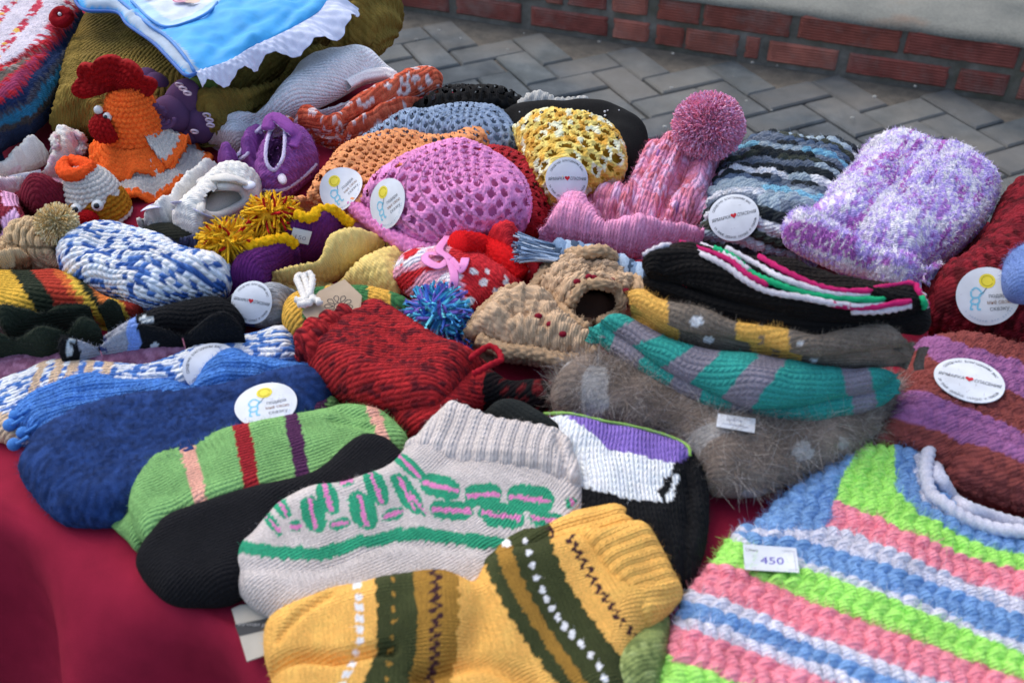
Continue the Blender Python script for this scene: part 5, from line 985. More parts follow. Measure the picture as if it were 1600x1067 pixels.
# ================================================================== booties and mittens in the middle
# ---- red booties
RB_, WB_, PB_ = hx('c01420'), hx('e8dce4'), hx('e89ab0')
def redbt(s):
    x, y = s.px, s.py; c = np.tile(RB_, (len(x), 1)); toe = ~right_of(x, y, [(715, 380), (722, 440), (730, 480)])
    k = np.floor((x * .5 + y * 1.0 + 6 * np.sin(y * .15) - 560) / 17).astype(int); c[toe & (k % 2 == 0)] = PB_; c[toe & (k % 4 == 1) & (s.jit > -.2)] = WB_ * .95
    for u, w, r_ in ((756, 442, 7), (776, 455, 6), (740, 425, 5), (762, 425, 4), (735, 470, 8), (790, 440, 5), (700, 485, 8), (720, 498, 7)): c[((x - u) / r_) ** 2 + ((y - w) / r_) ** 2 < 1] = WB_
    return c
rb1 = thing('baby_bootie', 'red baby bootie with pink and white striped toe and pink ribbon', 'bootie', 720, 440, 0, 'red baby booties')
k = pillow('foot', [(612, 433), (626, 402), (650, 389), (683, 385), (712, 381), (745, 392), (790, 420), (820, 440), (800, 470), (770, 490), (735, 510), (705, 506), (675, 488), (650, 468), (625, 452)], h=.022, t=.026, r=.026, res=.0012, spine=[(620, 430), (700, 430), (800, 460)], st=('stock', .0058, .005, .0028), col=redbt, parent=rb1, wr=(.005, .025), cr=[([(640, 420), (680, 435), (720, 480)], .006, .004)])
ktube('cuff', [on(k, 715, 388, .004), on(k, 745, 400, .008), on(k, 782, 420, .008), on(k, 812, 437, .002)], [.010, .012, .012, .009], ('garter', .004, .005, .0022), hx('cc1016'), rb1, seg=84)
for pts in ([(700, 372), (690, 395), (705, 410), (712, 440), (705, 470)], [(705, 410), (722, 398), (728, 412), (718, 428), (706, 412)], [(705, 410), (690, 420), (668, 412), (672, 402), (700, 405)]): tube('ribbon', [on(k, x, y, .004) for x, y in pts], .0035, rb1, SATIN, n=8, seg=8, flat=.12, col=hx('e08cc0'))
fuzz(k, 3000, .004, .00009)
k = pillow('baby_bootie', [(766, 366), (780, 356), (797, 353), (818, 363), (820, 378), (805, 394), (838, 416), (842, 430), (815, 440), (780, 415), (762, 390)], h=.030, t=.022, r=.018, res=.0012, spine=[(790, 360), (800, 395), (830, 430)], st=('garter', .0045, .005, .0022), col=lambda s: mix(RB_, (np.hypot(s.px - 822, s.py - 422) < 5, WB_)))
tag(k.ob, 'red baby bootie with white dots, half hidden behind its striped-toe partner', 'bootie', 'red baby booties')
# ---- yellow mittens
YM = hx('dabd66')
for nm, ol, hh, sp in (('lying lower, under the other', [(505, 440), (540, 420), (590, 395), (625, 386), (655, 392), (650, 410), (628, 432), (624, 462), (600, 466), (560, 456), (520, 450)], .012, [(510, 440), (640, 410)]), ('lying on top with its thumb tucked in', [(414, 424), (419, 410), (462, 404), (497, 398), (512, 380), (540, 366), (573, 360), (607, 358), (616, 372), (603, 388), (578, 404), (553, 419), (515, 434), (470, 444), (430, 444)], .024, [(420, 425), (500, 415), (610, 370)])):
    k = pillow('mitten', ol, h=hh, t=.020, r=.018, res=.0012, spine=sp, st=('sc', .0048, .0044, .0020), col=pop(YM), mat=COT, wr=(.003, .03), cr=[([(490, 425), (540, 405), (590, 380)], .004, .004), ([(480, 412), (520, 398)], .004, .003)]); tag(k.ob, 'pale yellow knitted baby mitten ' + nm, 'mitten', 'yellow baby mittens')
# ---- purple slippers with yellow trim and pompoms
PUR, NAV, YEL = hx('5a1c62'), hx('353c5c'), hx('e0ac10')
def slip(nm, lab, foot, navy, trim, pcx, pcy, prx, sp):
    th = thing('child_slipper', lab, 'slipper', *foot[0], 0, 'purple slippers with yellow pompoms')
    pillow('lining_flap', navy, h=.022, t=.014, r=.014, res=.0013, ang=20, st=('stock', .0036, .0034, .0010), col=lambda s: melange(s, [hx('353c5c'), hx('4a5274'), hx('2a3048')], [2, 1, 1]), parent=th, wr=(.004, .02))
    k = pillow('foot', foot, h=.026, t=.022, r=.02, res=.0012, spine=sp, st=('stock', .0050, .0044, .0022), col=pop(PUR), parent=th, wr=(.003, .03)); fuzz(k, 1500, .003, .00009)
    ktube('trim', [on(k, x, y, .002) for x, y in trim], .0042, ('sc', .005, .005, .0022), YEL, th, seg=20)
    pompom('pompom', un(pcx, pcy, .045), prx, 300, .0015, [hx('f0c02c'), hx('f4c838'), hx('ecb41c'), hx('f0c02c'), hx('eab828'), hx('f0c430'), hx('b01c20')], th, flat=(1.25, .9, .75), bend=.6, droop=.3, k=5); return k
k = slip('b', 'purple child slipper with yellow pompom behind its twin, a paper tag inside', [(466, 346), (487, 343), (510, 335), (533, 336), (549, 352), (541, 366), (520, 384), (497, 396), (455, 406), (440, 392), (448, 366)], [(330, 352), (370, 342), (440, 345), (480, 360), (470, 385), (430, 392), (360, 385), (330, 372)], [(460, 336), (475, 341), (487, 340), (500, 333), (515, 331), (533, 336), (547, 354)], 424, 334, .023, [(450, 400), (490, 370), (540, 340)])
paper(k, 470, 366, rect(.016, .012), -20, [(*line_text('150', .005, 0, -.001, .009), hx('8088a0'))], None, 'price_tag', lift=.002)
k = slip('a', 'purple child slipper with a shaggy yellow pompom beside the blue marled bundle', [(394, 392), (426, 378), (445, 370), (463, 382), (468, 398), (442, 420), (420, 442), (412, 462), (352, 458), (352, 432), (372, 405)], [(255, 385), (262, 374), (285, 368), (330, 372), (370, 385), (395, 398), (350, 410), (300, 402), (265, 396)], [(384, 388), (400, 386), (415, 380), (426, 374), (442, 364), (454, 370), (464, 383)], 354, 376, .023, [(365, 450), (410, 410), (450, 375)])
# ---- green and yellow striped bootie with a kraft tag and a turquoise bobble
GY1, GY2 = hx('2f6a38'), hx('cf9c24')
gb = thing('striped_bootie', 'green and yellow striped knitted bootie with a kraft paper tag', 'bootie', 560, 460)
k = pillow('knitted_body', [(441, 505), (444, 478), (455, 462), (480, 452), (530, 445), (575, 447), (612, 455), (645, 466), (668, 480), (660, 505), (600, 530), (500, 540), (455, 530)], h=.018, t=.022, r=.02, res=.0012, spine=[(445, 495), (540, 475), (660, 490)], st=('stock', .0060, .0054, .0028), col=lambda s: np.where((np.floor((s.px + 4 * s.jit - 440) / 34).astype(int) % 2 == 0)[:, None], GY2, GY1), parent=gb)
tp = un([472, 500, 540, 566, 560, 520, 485], [488, 462, 447, 466, 500, 508, 502], .046); o_ = tp.mean(0)
fl = []
for i in range(10): a_ = 2 * np.pi * i / 10; fl.append((*stroke2([(.004 * math.cos(a_), .004 * math.sin(a_)), (.0085 * math.cos(a_ - .22), .0085 * math.sin(a_ - .22)), (.0105 * math.cos(a_), .0105 * math.sin(a_)), (.0085 * math.cos(a_ + .22), .0085 * math.sin(a_ + .22)), (.004 * math.cos(a_), .004 * math.sin(a_))], .0005), INK))
fl.append((*stroke2(np.vstack([circ(0, 0, .0034, 12), circ(0, 0, .0034, 12)[:1]]), .0005), INK)); fl = [(v + np.array([.004, .001]), f, c) for v, f, c in fl]
paper(None, 0, 0, (tp - o_)[:, :2], 0, fl, gb, 'kraft_tag', hx('b09a80'), at=(o_, (0.05, -.25, 1)), thick=.0008)
WHC = hx('d8d4cc')
for pts in ([(478, 470), (470, 450), (464, 434), (474, 432), (480, 448), (482, 464)], [(482, 466), (488, 440), (484, 428), (474, 432)], [(462, 468), (478, 472), (492, 468), (500, 474)], [(466, 476), (482, 474), (490, 464)]): tube('bow_cord', un([p[0] for p in pts], [p[1] for p in pts], .052), .0026, gb, n=8, seg=10, rope=.15, pitch=.005, col=WHC)
pompom('bobble', un(683, 492, .034), .019, 220, .0021, [hx('52a6da'), hx('62cce6'), hx('5480d4'), hx('9880da'), hx('74d8e6')], gb, flat=(.9, 1, 1), bend=1.3, droop=.2, k=8)
pompom('bobble', un(712, 532, .020), .013, 120, .0016, [hx('3a8ec8'), hx('4a78d0'), hx('3a62c0')], gb, bend=.9, k=6)
# ---- beige crochet booties with burgundy dots
BE = hx('b89a78'); BU = hx('7a1428')
def beige(s): return np.outer(1 + .14 * (vn(s.px / 5, s.py / 5, 4) - .5) * 2, BE)
bt2 = thing('baby_bootie', 'beige crochet baby bootie with burgundy dots round its open collar', 'bootie', 920, 470, 0, 'beige crochet booties')
HOL = [(894, 472), (903, 456), (930, 447), (957, 453), (966, 468), (956, 486), (925, 498), (902, 490)]
k = pillow('foot', [(839, 440), (850, 424), (877, 402), (900, 393), (918, 389), (945, 399), (973, 416), (993, 436), (1001, 457), (995, 484), (965, 498), (935, 515), (905, 524), (878, 508), (856, 476)], h=.026, t=.024, tb=.02, r=.020, res=.0011, polar=(925, 474), st=('puff', .0062, .0068, .0040), col=beige, mat=COT, parent=bt2, holes=[HOL], shaded_inner=(.018, hx('50382c')), wr=(.006, .018), cr=[(HOL + HOL[:1], .007, .010), ([(870, 440), (900, 425), (940, 425), (975, 450)], .004, .004)])
ktube('frill', [on(k, x, y, .002 + .003 * (i % 2)) for i, (x, y) in enumerate(((862, 482), (846, 455), (852, 430), (880, 408), (915, 396), (945, 405), (974, 424), (992, 448), (990, 474)))], .0048, ('puff', .005, .005, .003), beige, bt2, COT, seg=40)
ktube('frill', [on(k, x, y, .002 + .002 * (i % 2)) for i, (x, y) in enumerate(((890, 478), (898, 458), (915, 447), (940, 442), (962, 452), (970, 470), (958, 490), (930, 502)))], .0040, ('puff', .005, .005, .003), beige, bt2, COT, seg=36)
def dots(root, it, pts):
    for x, y in pts: mesh_obj('dot', *ball_data(on(it, x, y, .001), (.0030, .0026, .0022), n=6, col=BU), mat=YARN, parent=root)
dots(bt2, k, [(902, 442), (920, 434), (928, 433), (957, 437), (977, 456), (976, 478)])
bt = thing('baby_bootie', 'beige crochet baby bootie with a ruffled collar, lying in front of its twin', 'bootie', 820, 530, 0, 'beige crochet booties')
k = pillow('foot', [(722, 530), (732, 502), (752, 489), (774, 466), (795, 452), (838, 450), (862, 466), (890, 498), (925, 522), (940, 546), (937, 566), (915, 580), (877, 580), (827, 570), (786, 562), (742, 546)], h=.030, t=.022, tb=.026, r=.018, res=.0011, spine=[(730, 530), (820, 510), (930, 550)], st=('puff', .0062, .0064, .0040), col=beige, mat=COT, parent=bt, wr=(.006, .018), cr=[([(775, 512), (810, 530), (850, 540), (895, 535)], .008, .014), ([(790, 480), (830, 490), (870, 515)], .004, .004)])
ktube('frill', [on(k, x, y, .002 + .003 * (i % 2)) for i, (x, y) in enumerate(((735, 520), (755, 498), (778, 472), (800, 459), (835, 458), (860, 475), (886, 502), (908, 522)))], .0048, ('puff', .005, .005, .003), beige, bt, COT, seg=40)
ktube('frill', [on(k, x, y, .002 + .003 * (i % 2)) for i, (x, y) in enumerate(((748, 532), (790, 548), (830, 556), (872, 566), (910, 562), (930, 548)))], .0050, ('puff', .005, .005, .003), beige, bt, COT, seg=40)
dots(bt, k, [(859, 506), (880, 521), (842, 494)])
# ---- red and black marled hats
RM = [hx('981318'), hx('a8161c'), hx('80121a'), hx('5c101a')]
k = pillow('knitted_hat', [(640, 600), (700, 575), (760, 570), (800, 590), (860, 590), (875, 620), (840, 650), (760, 640), (700, 690), (640, 690), (610, 650)], h=.012, t=.020, r=.02, res=.0013, spine=[(640, 650), (800, 610)], st=('stock', .0055, .005, .0018), col=lambda s: np.where((s.px > 755)[:, None], melange(s, [hx('181012'), hx('101012'), hx('5a1014')], [3, 2, 1.4]), melange(s, RM, [3, 2, 2, 1])))
tag(k.ob, 'dark red and black marled knitted cap lying under the bright marled one', 'cap', 'red and black marled caps')
rh = thing('knitted_hat', 'red and black marled knitted cap with ribbed rim and cord loop', 'cap', 610, 590, 0, 'red and black marled caps')
k = pillow('crown', [(480, 560), (500, 520), (540, 490), (580, 470), (600, 474), (640, 495), (690, 525), (735, 543), (770, 560), (765, 580), (735, 605), (705, 640), (680, 665), (650, 668), (600, 655), (550, 640), (510, 615), (488, 590)], h=.024, t=.022, r=.020, res=.0011, spine=[(500, 580), (600, 580), (740, 580)], st=('stock', .0054, .0048, .0026), col=lambda s: melange(s, RM, [3, 3, 2, 2]), parent=rh, wr=(.004, .04))
pillow('ribbed_rim', [(460, 545), (464, 520), (480, 503), (510, 488), (550, 473), (578, 468), (592, 476), (590, 492), (560, 520), (520, 555), (495, 575), (480, 568), (466, 562)], h=.034, t=.016, tb=.016, r=.012, res=.0011, spine=[(475, 500), (530, 545), (560, 570)], st=('rib', .0064, .0056, .0044), col=lambda s: melange(s, RM, [3, 3, 2, 1]), parent=rh)
tube('cord_loop', un([735, 748, 765, 778, 783, 770, 752, 740], [560, 550, 541, 548, 562, 568, 578, 584], .045), .0022, rh, n=8, seg=10, rope=.15, pitch=.005, col=hx('981422')); fuzz(k, 3500, .004, .00009)
# ---- black, white and purple socks
BK, PW, PP = hx('111214'), hx('d6dcf0'), hx('7c62b4')
k = pillow('sock', [(740, 650), (757, 634), (775, 626), (800, 624), (830, 634), (856, 655), (900, 700), (860, 720), (780, 690)], h=.020, t=.024, r=.02, res=.0013, spine=[(760, 640), (860, 690)], st=('stock', .0036, .0034, .001), col=hx('1c201f'), mat=FELT)
tag(k.ob, 'charcoal black sock showing only its heel behind the oatmeal cuff', 'sock')
bw = thing('sock', 'black knitted sock with white band and purple ribbed cuff', 'sock', 1000, 760)
def bwp(s):
    x, y = s.px + 2 * s.jit, s.py + 3 * s.jit; c = np.tile(BK, (len(x), 1))
    c[pip(x, y, [(850, 640), (1060, 700), (1052, 735), (1036, 785), (980, 778), (930, 765), (880, 755)])] = PW; c[pip(x, y, [(868, 640), (930, 640), (1020, 660), (1075, 690), (1082, 705), (1060, 724), (1000, 712), (950, 702), (930, 680), (905, 662)])] = PP; c[pip(x, y, [(1036, 785), (1030, 770), (1038, 745), (1058, 738), (1058, 745), (1046, 780)])] = BK; c[dline(x, y, [(1056, 746), (1050, 765), (1044, 780)]) < 4.5] = PW
    return c * (1 + .1 * s.jit)[:, None]
k = pillow('knitted_body', [(848, 650), (852, 642), (890, 645), (940, 656), (1000, 668), (1055, 683), (1078, 698), (1090, 715), (1102, 745), (1108, 790), (1104, 850), (1090, 895), (1070, 925), (1020, 925), (940, 900), (900, 850), (890, 780), (870, 700)], hz=[(850, 645, .028), (1070, 690, .024), (1105, 800, .014), (1080, 915, .012), (940, 900, .014)], tb=.011, t=.016, r=.016, res=.0011, spine=[(980, 660), (985, 740), (1010, 900)], st=('stock', .0050, .0046, .0028), col=bwp, parent=bw, wr=(.004, .03), cr=[([(1075, 720), (1078, 780), (1070, 900)], .004, .006), ([(1050, 800), (1045, 900)], .006, .003)])
tube('edging', [on(k, x, y, .001) for x, y in ((852, 645), (890, 647), (940, 658), (1000, 671), (1050, 685), (1074, 700), (1078, 714))], .0011, bw, n=8, seg=8, rope=.2, pitch=.004, col=hx('8ab45c')); fuzz(k, 3000, .004, .00008)
# ================================================================== left-hand side
# ---- blue and white marled bundle
k = pillow('folded_sock', [(91, 402), (96, 386), (109, 371), (126, 358), (157, 351), (187, 350), (215, 357), (248, 362), (268, 374), (288, 386), (324, 394), (348, 400), (360, 412), (363, 430), (357, 450), (345, 464), (311, 475), (266, 483), (240, 485), (210, 480), (177, 468), (142, 460), (114, 445), (96, 427)], h=.030, t=.024, tb=.024, r=.022, res=.0011, spine=[(95, 400), (180, 405), (270, 425), (360, 440)], st=('stock', .0068, .0052, .0036), col=lambda s: melange(s, [hx('dfe4ea'), hx('c8d2e0'), hx('2c5498'), hx('3f6cb0')], [4, 3, 2.2, 1.6]), mat=COT, wr=(.003, .03), cr=[([(150, 380), (200, 405), (260, 420), (330, 430)], .008, .004)])
tag(k.ob, 'blue and white marled cotton sock folded into a fat bundle', 'sock')
# ---- gloves: black with grey patterned cuffs
def glove(s):
    x = s.px + 2 * s.jit; c = np.tile(hx('111214'), (len(x), 1)); m_ = right_of(x, s.py, [(118, 500), (126, 560)]) & ~right_of(x, s.py, [(212, 485), (222, 560)]); c[m_] = hx('8a8e98'); c[m_ & (x > 200)] = hx('6a8ac8'); c[m_ & (np.abs(x - 160) < 7) & (np.abs((s.py - 538) % 17 - 8) < 4)] = hx('34406e')
    for u, w in ((107, 550), (110, 534), (225, 498), (243, 540), (236, 502)): c[((x - u) / 6) ** 2 + ((s.py - w) / 5) ** 2 < 1] = hx('b8c0c0')
    return c
k = pillow('glove', [(148, 524), (200, 500), (250, 481), (320, 465), (356, 467), (376, 488), (383, 514), (350, 530), (280, 534), (200, 545), (160, 545)], h=.016, t=.018, r=.016, res=.0012, spine=[(150, 528), (240, 505), (380, 495)], st=('stock', .0046, .0040, .0020), col=glove); tag(k.ob, 'black knitted glove with grey patterned cuff, lying behind its twin', 'glove', 'black and grey gloves'); fuzz(k, 2000, .003, .00009)
k = pillow('glove', [(94, 556), (110, 538), (160, 522), (215, 507), (260, 506), (310, 512), (360, 508), (381, 519), (365, 531), (304, 547), (250, 554), (197, 563), (150, 567), (110, 566)], h=.026, t=.020, r=.017, res=.0012, spine=[(98, 555), (200, 535), (380, 520)], st=('stock', .0046, .0040, .0020), col=glove); tag(k.ob, 'black knitted glove with grey patterned cuff, lying in front of its twin', 'glove', 'black and grey gloves'); fuzz(k, 2000, .003, .00009)
# ---- grey patterned sock with label
k = pillow('sock', [(340, 478), (357, 461), (375, 452), (413, 444), (456, 440), (466, 458), (455, 475), (444, 502), (413, 511), (388, 508), (360, 500)], h=.016, t=.022, r=.018, res=.0012, spine=[(350, 485), (460, 460)], st=('stock', .0036, .0034, .0010), col=lambda s: mix(melange(s, [hx('84888c'), hx('9a9ea2'), hx('6e7276')], [2, 1, 1]), ((s.px < 398) & (s.py > 470), hx('4a66b0')), ((s.px < 362), hx('16181c')))); tag(k.ob, 'pale grey wool sock with a blue motif and round label beside the gloves', 'sock'); round_label(k, 392, 470, .021, -12, 'fair')
# ---- dark green mittens and fair-isle piece
k = pillow('scarf_end', [(-40, 430), (0, 423), (40, 422), (95, 424), (130, 438), (165, 458), (208, 466), (222, 482), (200, 505), (100, 505), (-40, 520)], h=.020, t=.018, r=.018, res=.0013, spine=[(-20, 470), (210, 470)], st=('stock', .0054, .0048, .0026), col=lambda s: np.array([hx('6a6a62'), hx('d0a010'), hx('20281a'), hx('a02a14'), hx('c85a18'), hx('d0a818'), hx('20281a'), hx('c8681c'), hx('d0a818'), hx('902414')])[np.clip(band(s.px + 3 * s.jit, s.py + 3 * s.jit, []) + sum(right_of(s.px + 4 * s.jit, s.py, [(a, 420), (a + 48, 490)]).astype(int) for a in (-42, 14, 48, 82, 96, 108, 122, 140, 152)), 0, 9)]); tag(k.ob, 'fair-isle knitted scarf end striped yellow, dark green and orange', 'scarf')
for lab, ol, hh, sp in (('lying behind', [(4, 506), (30, 487), (75, 471), (120, 465), (165, 464), (187, 472), (181, 492), (160, 508), (100, 517), (40, 523), (8, 521)], .032, [(5, 505), (90, 490), (180, 485)]), ('lying in front', [(-40, 532), (0, 521), (50, 511), (100, 506), (140, 505), (157, 514), (140, 533), (110, 551), (76, 567), (38, 563), (0, 558), (-40, 562)], .030, [(-20, 540), (60, 535), (150, 515)])):
    k = pillow('mitten', ol, h=hh, t=.018, r=.016, res=.0013, spine=sp, st=('stock', .0046, .0042, .0020), col=hx('222a1e'), wr=(.002, .03), cr=[([(30, 505), (90, 490), (150, 480)], .005, .002)]); tag(k.ob, 'dark bottle green wool mitten ' + lab + ' its twin', 'mitten', 'dark green mittens'); fuzz(k, 2000, .003, .00009)
# ---- beige crochet toy hat with pompom
bh = thing('toy_hat', 'small beige crochet hat with a cream pompom and ear flap', 'hat', 50, 410); BG = hx('c0a276')
k = pillow('crown', [(8, 392), (16, 368), (28, 356), (45, 347), (67, 348), (88, 356), (98, 372), (99, 386), (94, 400), (96, 415), (84, 428), (45, 430), (10, 425)], h=.026, t=.028, tb=.024, r=.026, res=.0011, polar=(70, 360), st=('sc', .0062, .0056, .0036), col=pop(BG), mat=COT, parent=bh)
pillow('ear_flap', [(-40, 400), (0, 392), (24, 386), (44, 396), (36, 414), (0, 424), (-40, 430)], h=.036, t=.016, tb=.014, r=.014, res=.0012, ang=10, st=('sc', .0058, .0052, .0030), col=lambda s: mix(pop(BG)(s), ((s.px > 22) & (s.py > 402), hx('9a683e'))), mat=COT, parent=bh)
pompom('pompom', un(88, 348, .055), .0165, 900, .0009, [hx('ecd6a4'), hx('f2e2ba'), hx('e4c88c')], bh, bend=.3)
# ---- burgundy booties
k = pillow('baby_bootie', [(22, 300), (35, 288), (60, 281), (84, 282), (104, 288), (112, 300), (110, 320), (98, 336), (70, 345), (50, 335), (30, 318)], h=.026, t=.026, tb=.02, r=.024, res=.0012, spine=[(25, 305), (110, 315)], st=('stock', .0054, .0048, .0028), col=lambda s: mix(pop(hx('6e1026'))(s), ((s.px > 84) & ~above(s.px, s.py, [(80, 280), (112, 296)]), hx('d8a0c0'))), wr=(.004, .02), cr=[([(40, 300), (70, 310), (100, 330)], .005, .003)])
tag(k.ob, 'burgundy knitted baby bootie with a thin pink edge', 'bootie', 'burgundy baby booties'); fuzz(k, 1500, .003, .0001)
k = pillow('baby_bootie', [(-30, 305), (0, 300), (16, 296), (28, 302), (32, 320), (42, 340), (50, 358), (44, 376), (20, 390), (0, 395), (-30, 395)], h=.024, t=.020, tb=.02, r=.02, res=.0012, spine=[(10, 300), (20, 390)], st=('stock', .0054, .0048, .0028), col=lambda s: mix(pop(hx('6e1026'))(s), ((s.px < 30) & (s.py < 322) & (s.px > 4), hx('d89ac0')), (pip(s.px, s.py, [(0, 355), (8, 335), (25, 326), (32, 345), (22, 362), (10, 376), (0, 380)]), hx('cfa2cc')), (np.hypot(s.px - 8, s.py - 374) < 6, hx('a8101c')), (np.hypot(s.px - 2, s.py - 358) < 5, hx('141416'))))
tag(k.ob, 'burgundy and pink patterned baby bootie beside the beige toy hat', 'bootie', 'burgundy baby booties')
# ---- cream lacy baby socks
CR_ = [hx('d8d2c8'), hx('e2dcd4'), hx('d0b0b8'), hx('dcc6c8')]
for lab, ol, hh, sp in (('nearer the stack of folded knits', [(-40, 262), (0, 246), (19, 235), (40, 226), (51, 219), (69, 220), (83, 224), (82, 238), (66, 252), (42, 263), (5, 275), (-40, 290)], .014, [(-20, 270), (80, 230)]), ('nearer the orange hen', [(-40, 300), (0, 280), (28, 270), (61, 254), (80, 238), (88, 217), (99, 209), (112, 206), (127, 216), (130, 228), (122, 246), (92, 267), (61, 282), (28, 294), (0, 302), (-40, 320)], .016, [(-20, 305), (60, 270), (115, 222)])):
    k = pillow('baby_sock', ol, h=hh, t=.022, r=.018, res=.0012, spine=sp, st=('sc', .0046, .0044, .0022), col=lambda s: melange(s, CR_, [4, 4, 1, 1], 0, .4, .4), mat=COT, wr=(.006, .02), cr=[([(20, 262), (70, 245), (110, 220)], .004, .003)]); tag(k.ob, 'cream and pale pink lacy baby sock ' + lab, 'sock', 'cream lacy baby socks')
    if hh > .015:
        ktube('frill', [on(k, x, y, .003) for x, y in ((90, 236), (92, 218), (104, 211), (118, 214), (126, 226), (120, 240))], .0038, ('puff', .005, .005, .003), lambda s: melange(s, CR_, [4, 3, 2, 2]), k.ob, COT, seg=30)
        paper(k, 40, 274, [(-.014, -.004), (.012, -.005), (.014, .004), (-.01, .005)], 24, [(*stroke2([(-.01, -.001), (0, .001), (.01, -.001)], .0004), hx('5a6470'))], None, 'price_tag', lift=.001)
# ---- crochet egg cosy chick
ec = thing('egg_cosy', 'crochet chick egg cosy with googly eyes, red beak and white cap', 'toy', 157, 345)
b0 = un(157, 340, 0.0); OCH, CRE = hx('b0741c'), hx('cfcac2')
def cosy(s): return mix(pop2(OCH, s), (s.z > .027 + .0025 * np.sin(s.TH * 9), CRE), (s.z < .006, CRE))
def pop2(c, s): return np.outer(1 + .2 * (vn(s.ai * .9, s.bi * .9, 4) - .5), c)
k = lathe('body', b0, [(.0285, .001), (.0295, .010), (.0275, .019), (.0240, .031), (.0185, .042), (.010, .050), (.0005, .053)], (-.06, .02, 1), 150, 110, ('sc', .0050, .0046, .0026), cosy, ec, YARN)
ktube('loop', un([146, 128, 108, 98, 106, 122, 138, 146], [262, 256, 252, 262, 272, 272, 264, 262], .052), [.0045, .006, .0055, .005, .006, .006, .005, .004], ('sc', .004, .004, .002), hx('e85420'), ec, seg=30)
def facing(it, px, py, lift=0.0):
    """visible surface point of a closed body at a pixel"""
    d = np.hypot(it.px - px, it.py - py); m_ = d < 4.0; m_ = m_ if m_.any() else d <= d.min(); q = it.V[m_]; nn = it.N[m_]; v = q - np.array([0, 0, CAMZ]); i = np.argmin(np.linalg.norm(v, axis=1)); return q[i], nn[i]
def googly(it, px, py, r, root, look=(-.2, -.1)):
    p, n_ = facing(it, px, py); e = mesh_obj('eye', *ball_data(p + n_ * r * .25, r, n=12, col=hx('dfe3e0')), mat=PLASTIC, parent=root); c = np.array([0, 0, CAMZ]) - p; c = c / np.linalg.norm(c) + np.array([look[0], 0, look[1]]); c /= np.linalg.norm(c); mesh_obj('pupil', *ball_data(p + n_ * r * .25 + c * r * .62, r * .55, n=10, col=hx('18242a')), mat=PLASTIC, parent=e)
googly(k, 152, 324, .0052, ec); googly(k, 117, 326, .0052, ec)
p, n_ = facing(k, 132, 344); lathe('beak', p - n_ * .002, [(.0085, 0), (.0095, .003), (.007, .008), (.0005, .011)], tuple(n_), 60, 30, ('sc', .003, .003, .0012), hx('a40f14'), ec, squash=(1.2, .8))
# ---- orange hen tea cosy
hn = thing('crochet_hen', 'bright orange crochet hen with red comb and white ruffled skirt', 'toy', 225, 265)
ORG, RDH, SK = hx("f86828", 1.15), hx('8c0c10'), hx('c8c4bc'); hb = un(228, 270, 0.0)
# skirt: flared rounds with scalloped orange edge
def flare(name, base, rin, rout, z0, z1, waves, wamp, col, edge, par, a0=0, a1=360, nth=200, nr=32, edgew=.12, ph=0.0, sq=(1, 1)):
    th = np.radians(np.linspace(a0, a1, nth)); rr = np.linspace(0, 1, nr); TH, RR = np.meshgrid(th, rr, indexing='xy'); w = np.sin(TH * waves + ph) * RR ** 1.5
    rad = rin + (rout - rin) * RR * (1 + .10 * np.sin(TH * waves * .5 + 1) * RR); zz = z0 + (z1 - z0) * RR ** .7 + wamp * w + wamp * .4 * np.sin(TH * waves * 2.3) * RR ** 2; st_ = stitch('sc', TH * rout / .0042, RR * (rout - rin) / .0040)
    zz = zz + .0030 * st_.h; V = np.stack([base[0] + rad * np.cos(TH) * sq[0], base[1] + rad * np.sin(TH) * sq[1], base[2] + zz], -1).reshape(-1, 3); lo = V.copy(); lo[:, 2] -= .003
    i, j = np.meshgrid(np.arange(nr - 1), np.arange(nth - 1), indexing='ij'); F = np.stack([i * nth + j, i * nth + j + 1, (i + 1) * nth + j + 1, (i + 1) * nth + j], -1).reshape(-1, 4); F2 = F[:, ::-1] + len(V)
    e_ = (nr - 1) * nth + np.arange(nth - 1); F5 = np.stack([e_ + 1, e_, e_ + len(V), e_ + 1 + len(V)], 1)
    cc = np.tile(col, (len(V), 1)); cc[(RR > 1 - edgew - .04 * np.sin(TH * 37)).ravel()] = edge; return mesh_obj(name, np.vstack([V, lo]), np.vstack([F[:, ::-1], F2[:, ::-1], F5]), None, np.vstack([cc, cc]), YARN, par)
flare('white_skirt', hb + np.array([.006, 0, 0]), .026, .058, .028, .006, 7, .006, SK, ORG, hn, -150, 80, edgew=.2, ph=.5)
flare('wing_frill', hb + np.array([-.004, 0, .018]), .024, .050, .030, .010, 6, .007, SK, ORG, hn, -40, 70, edgew=.25, ph=1.5)
flare('orange_skirt', hb + np.array([-.004, .002, .012]), .026, .046, .026, .009, 9, .005, ORG, ORG, hn, 0, 360, ph=.2)
body = lathe('body', hb + np.array([-.004, .004, .0]), [(.034, .004), (.035, .010), (.031, .022), (.0275, .036), (.0255, .050), (.0235, .064), (.0200, .077), (.012, .086), (.0005, .089)], (.06, .02, 1), 160, 130, ('sc', .0054, .0050, .0030), lambda s: pop2(ORG, s), hn)
fuzz(body, 5000, .003, .00012)
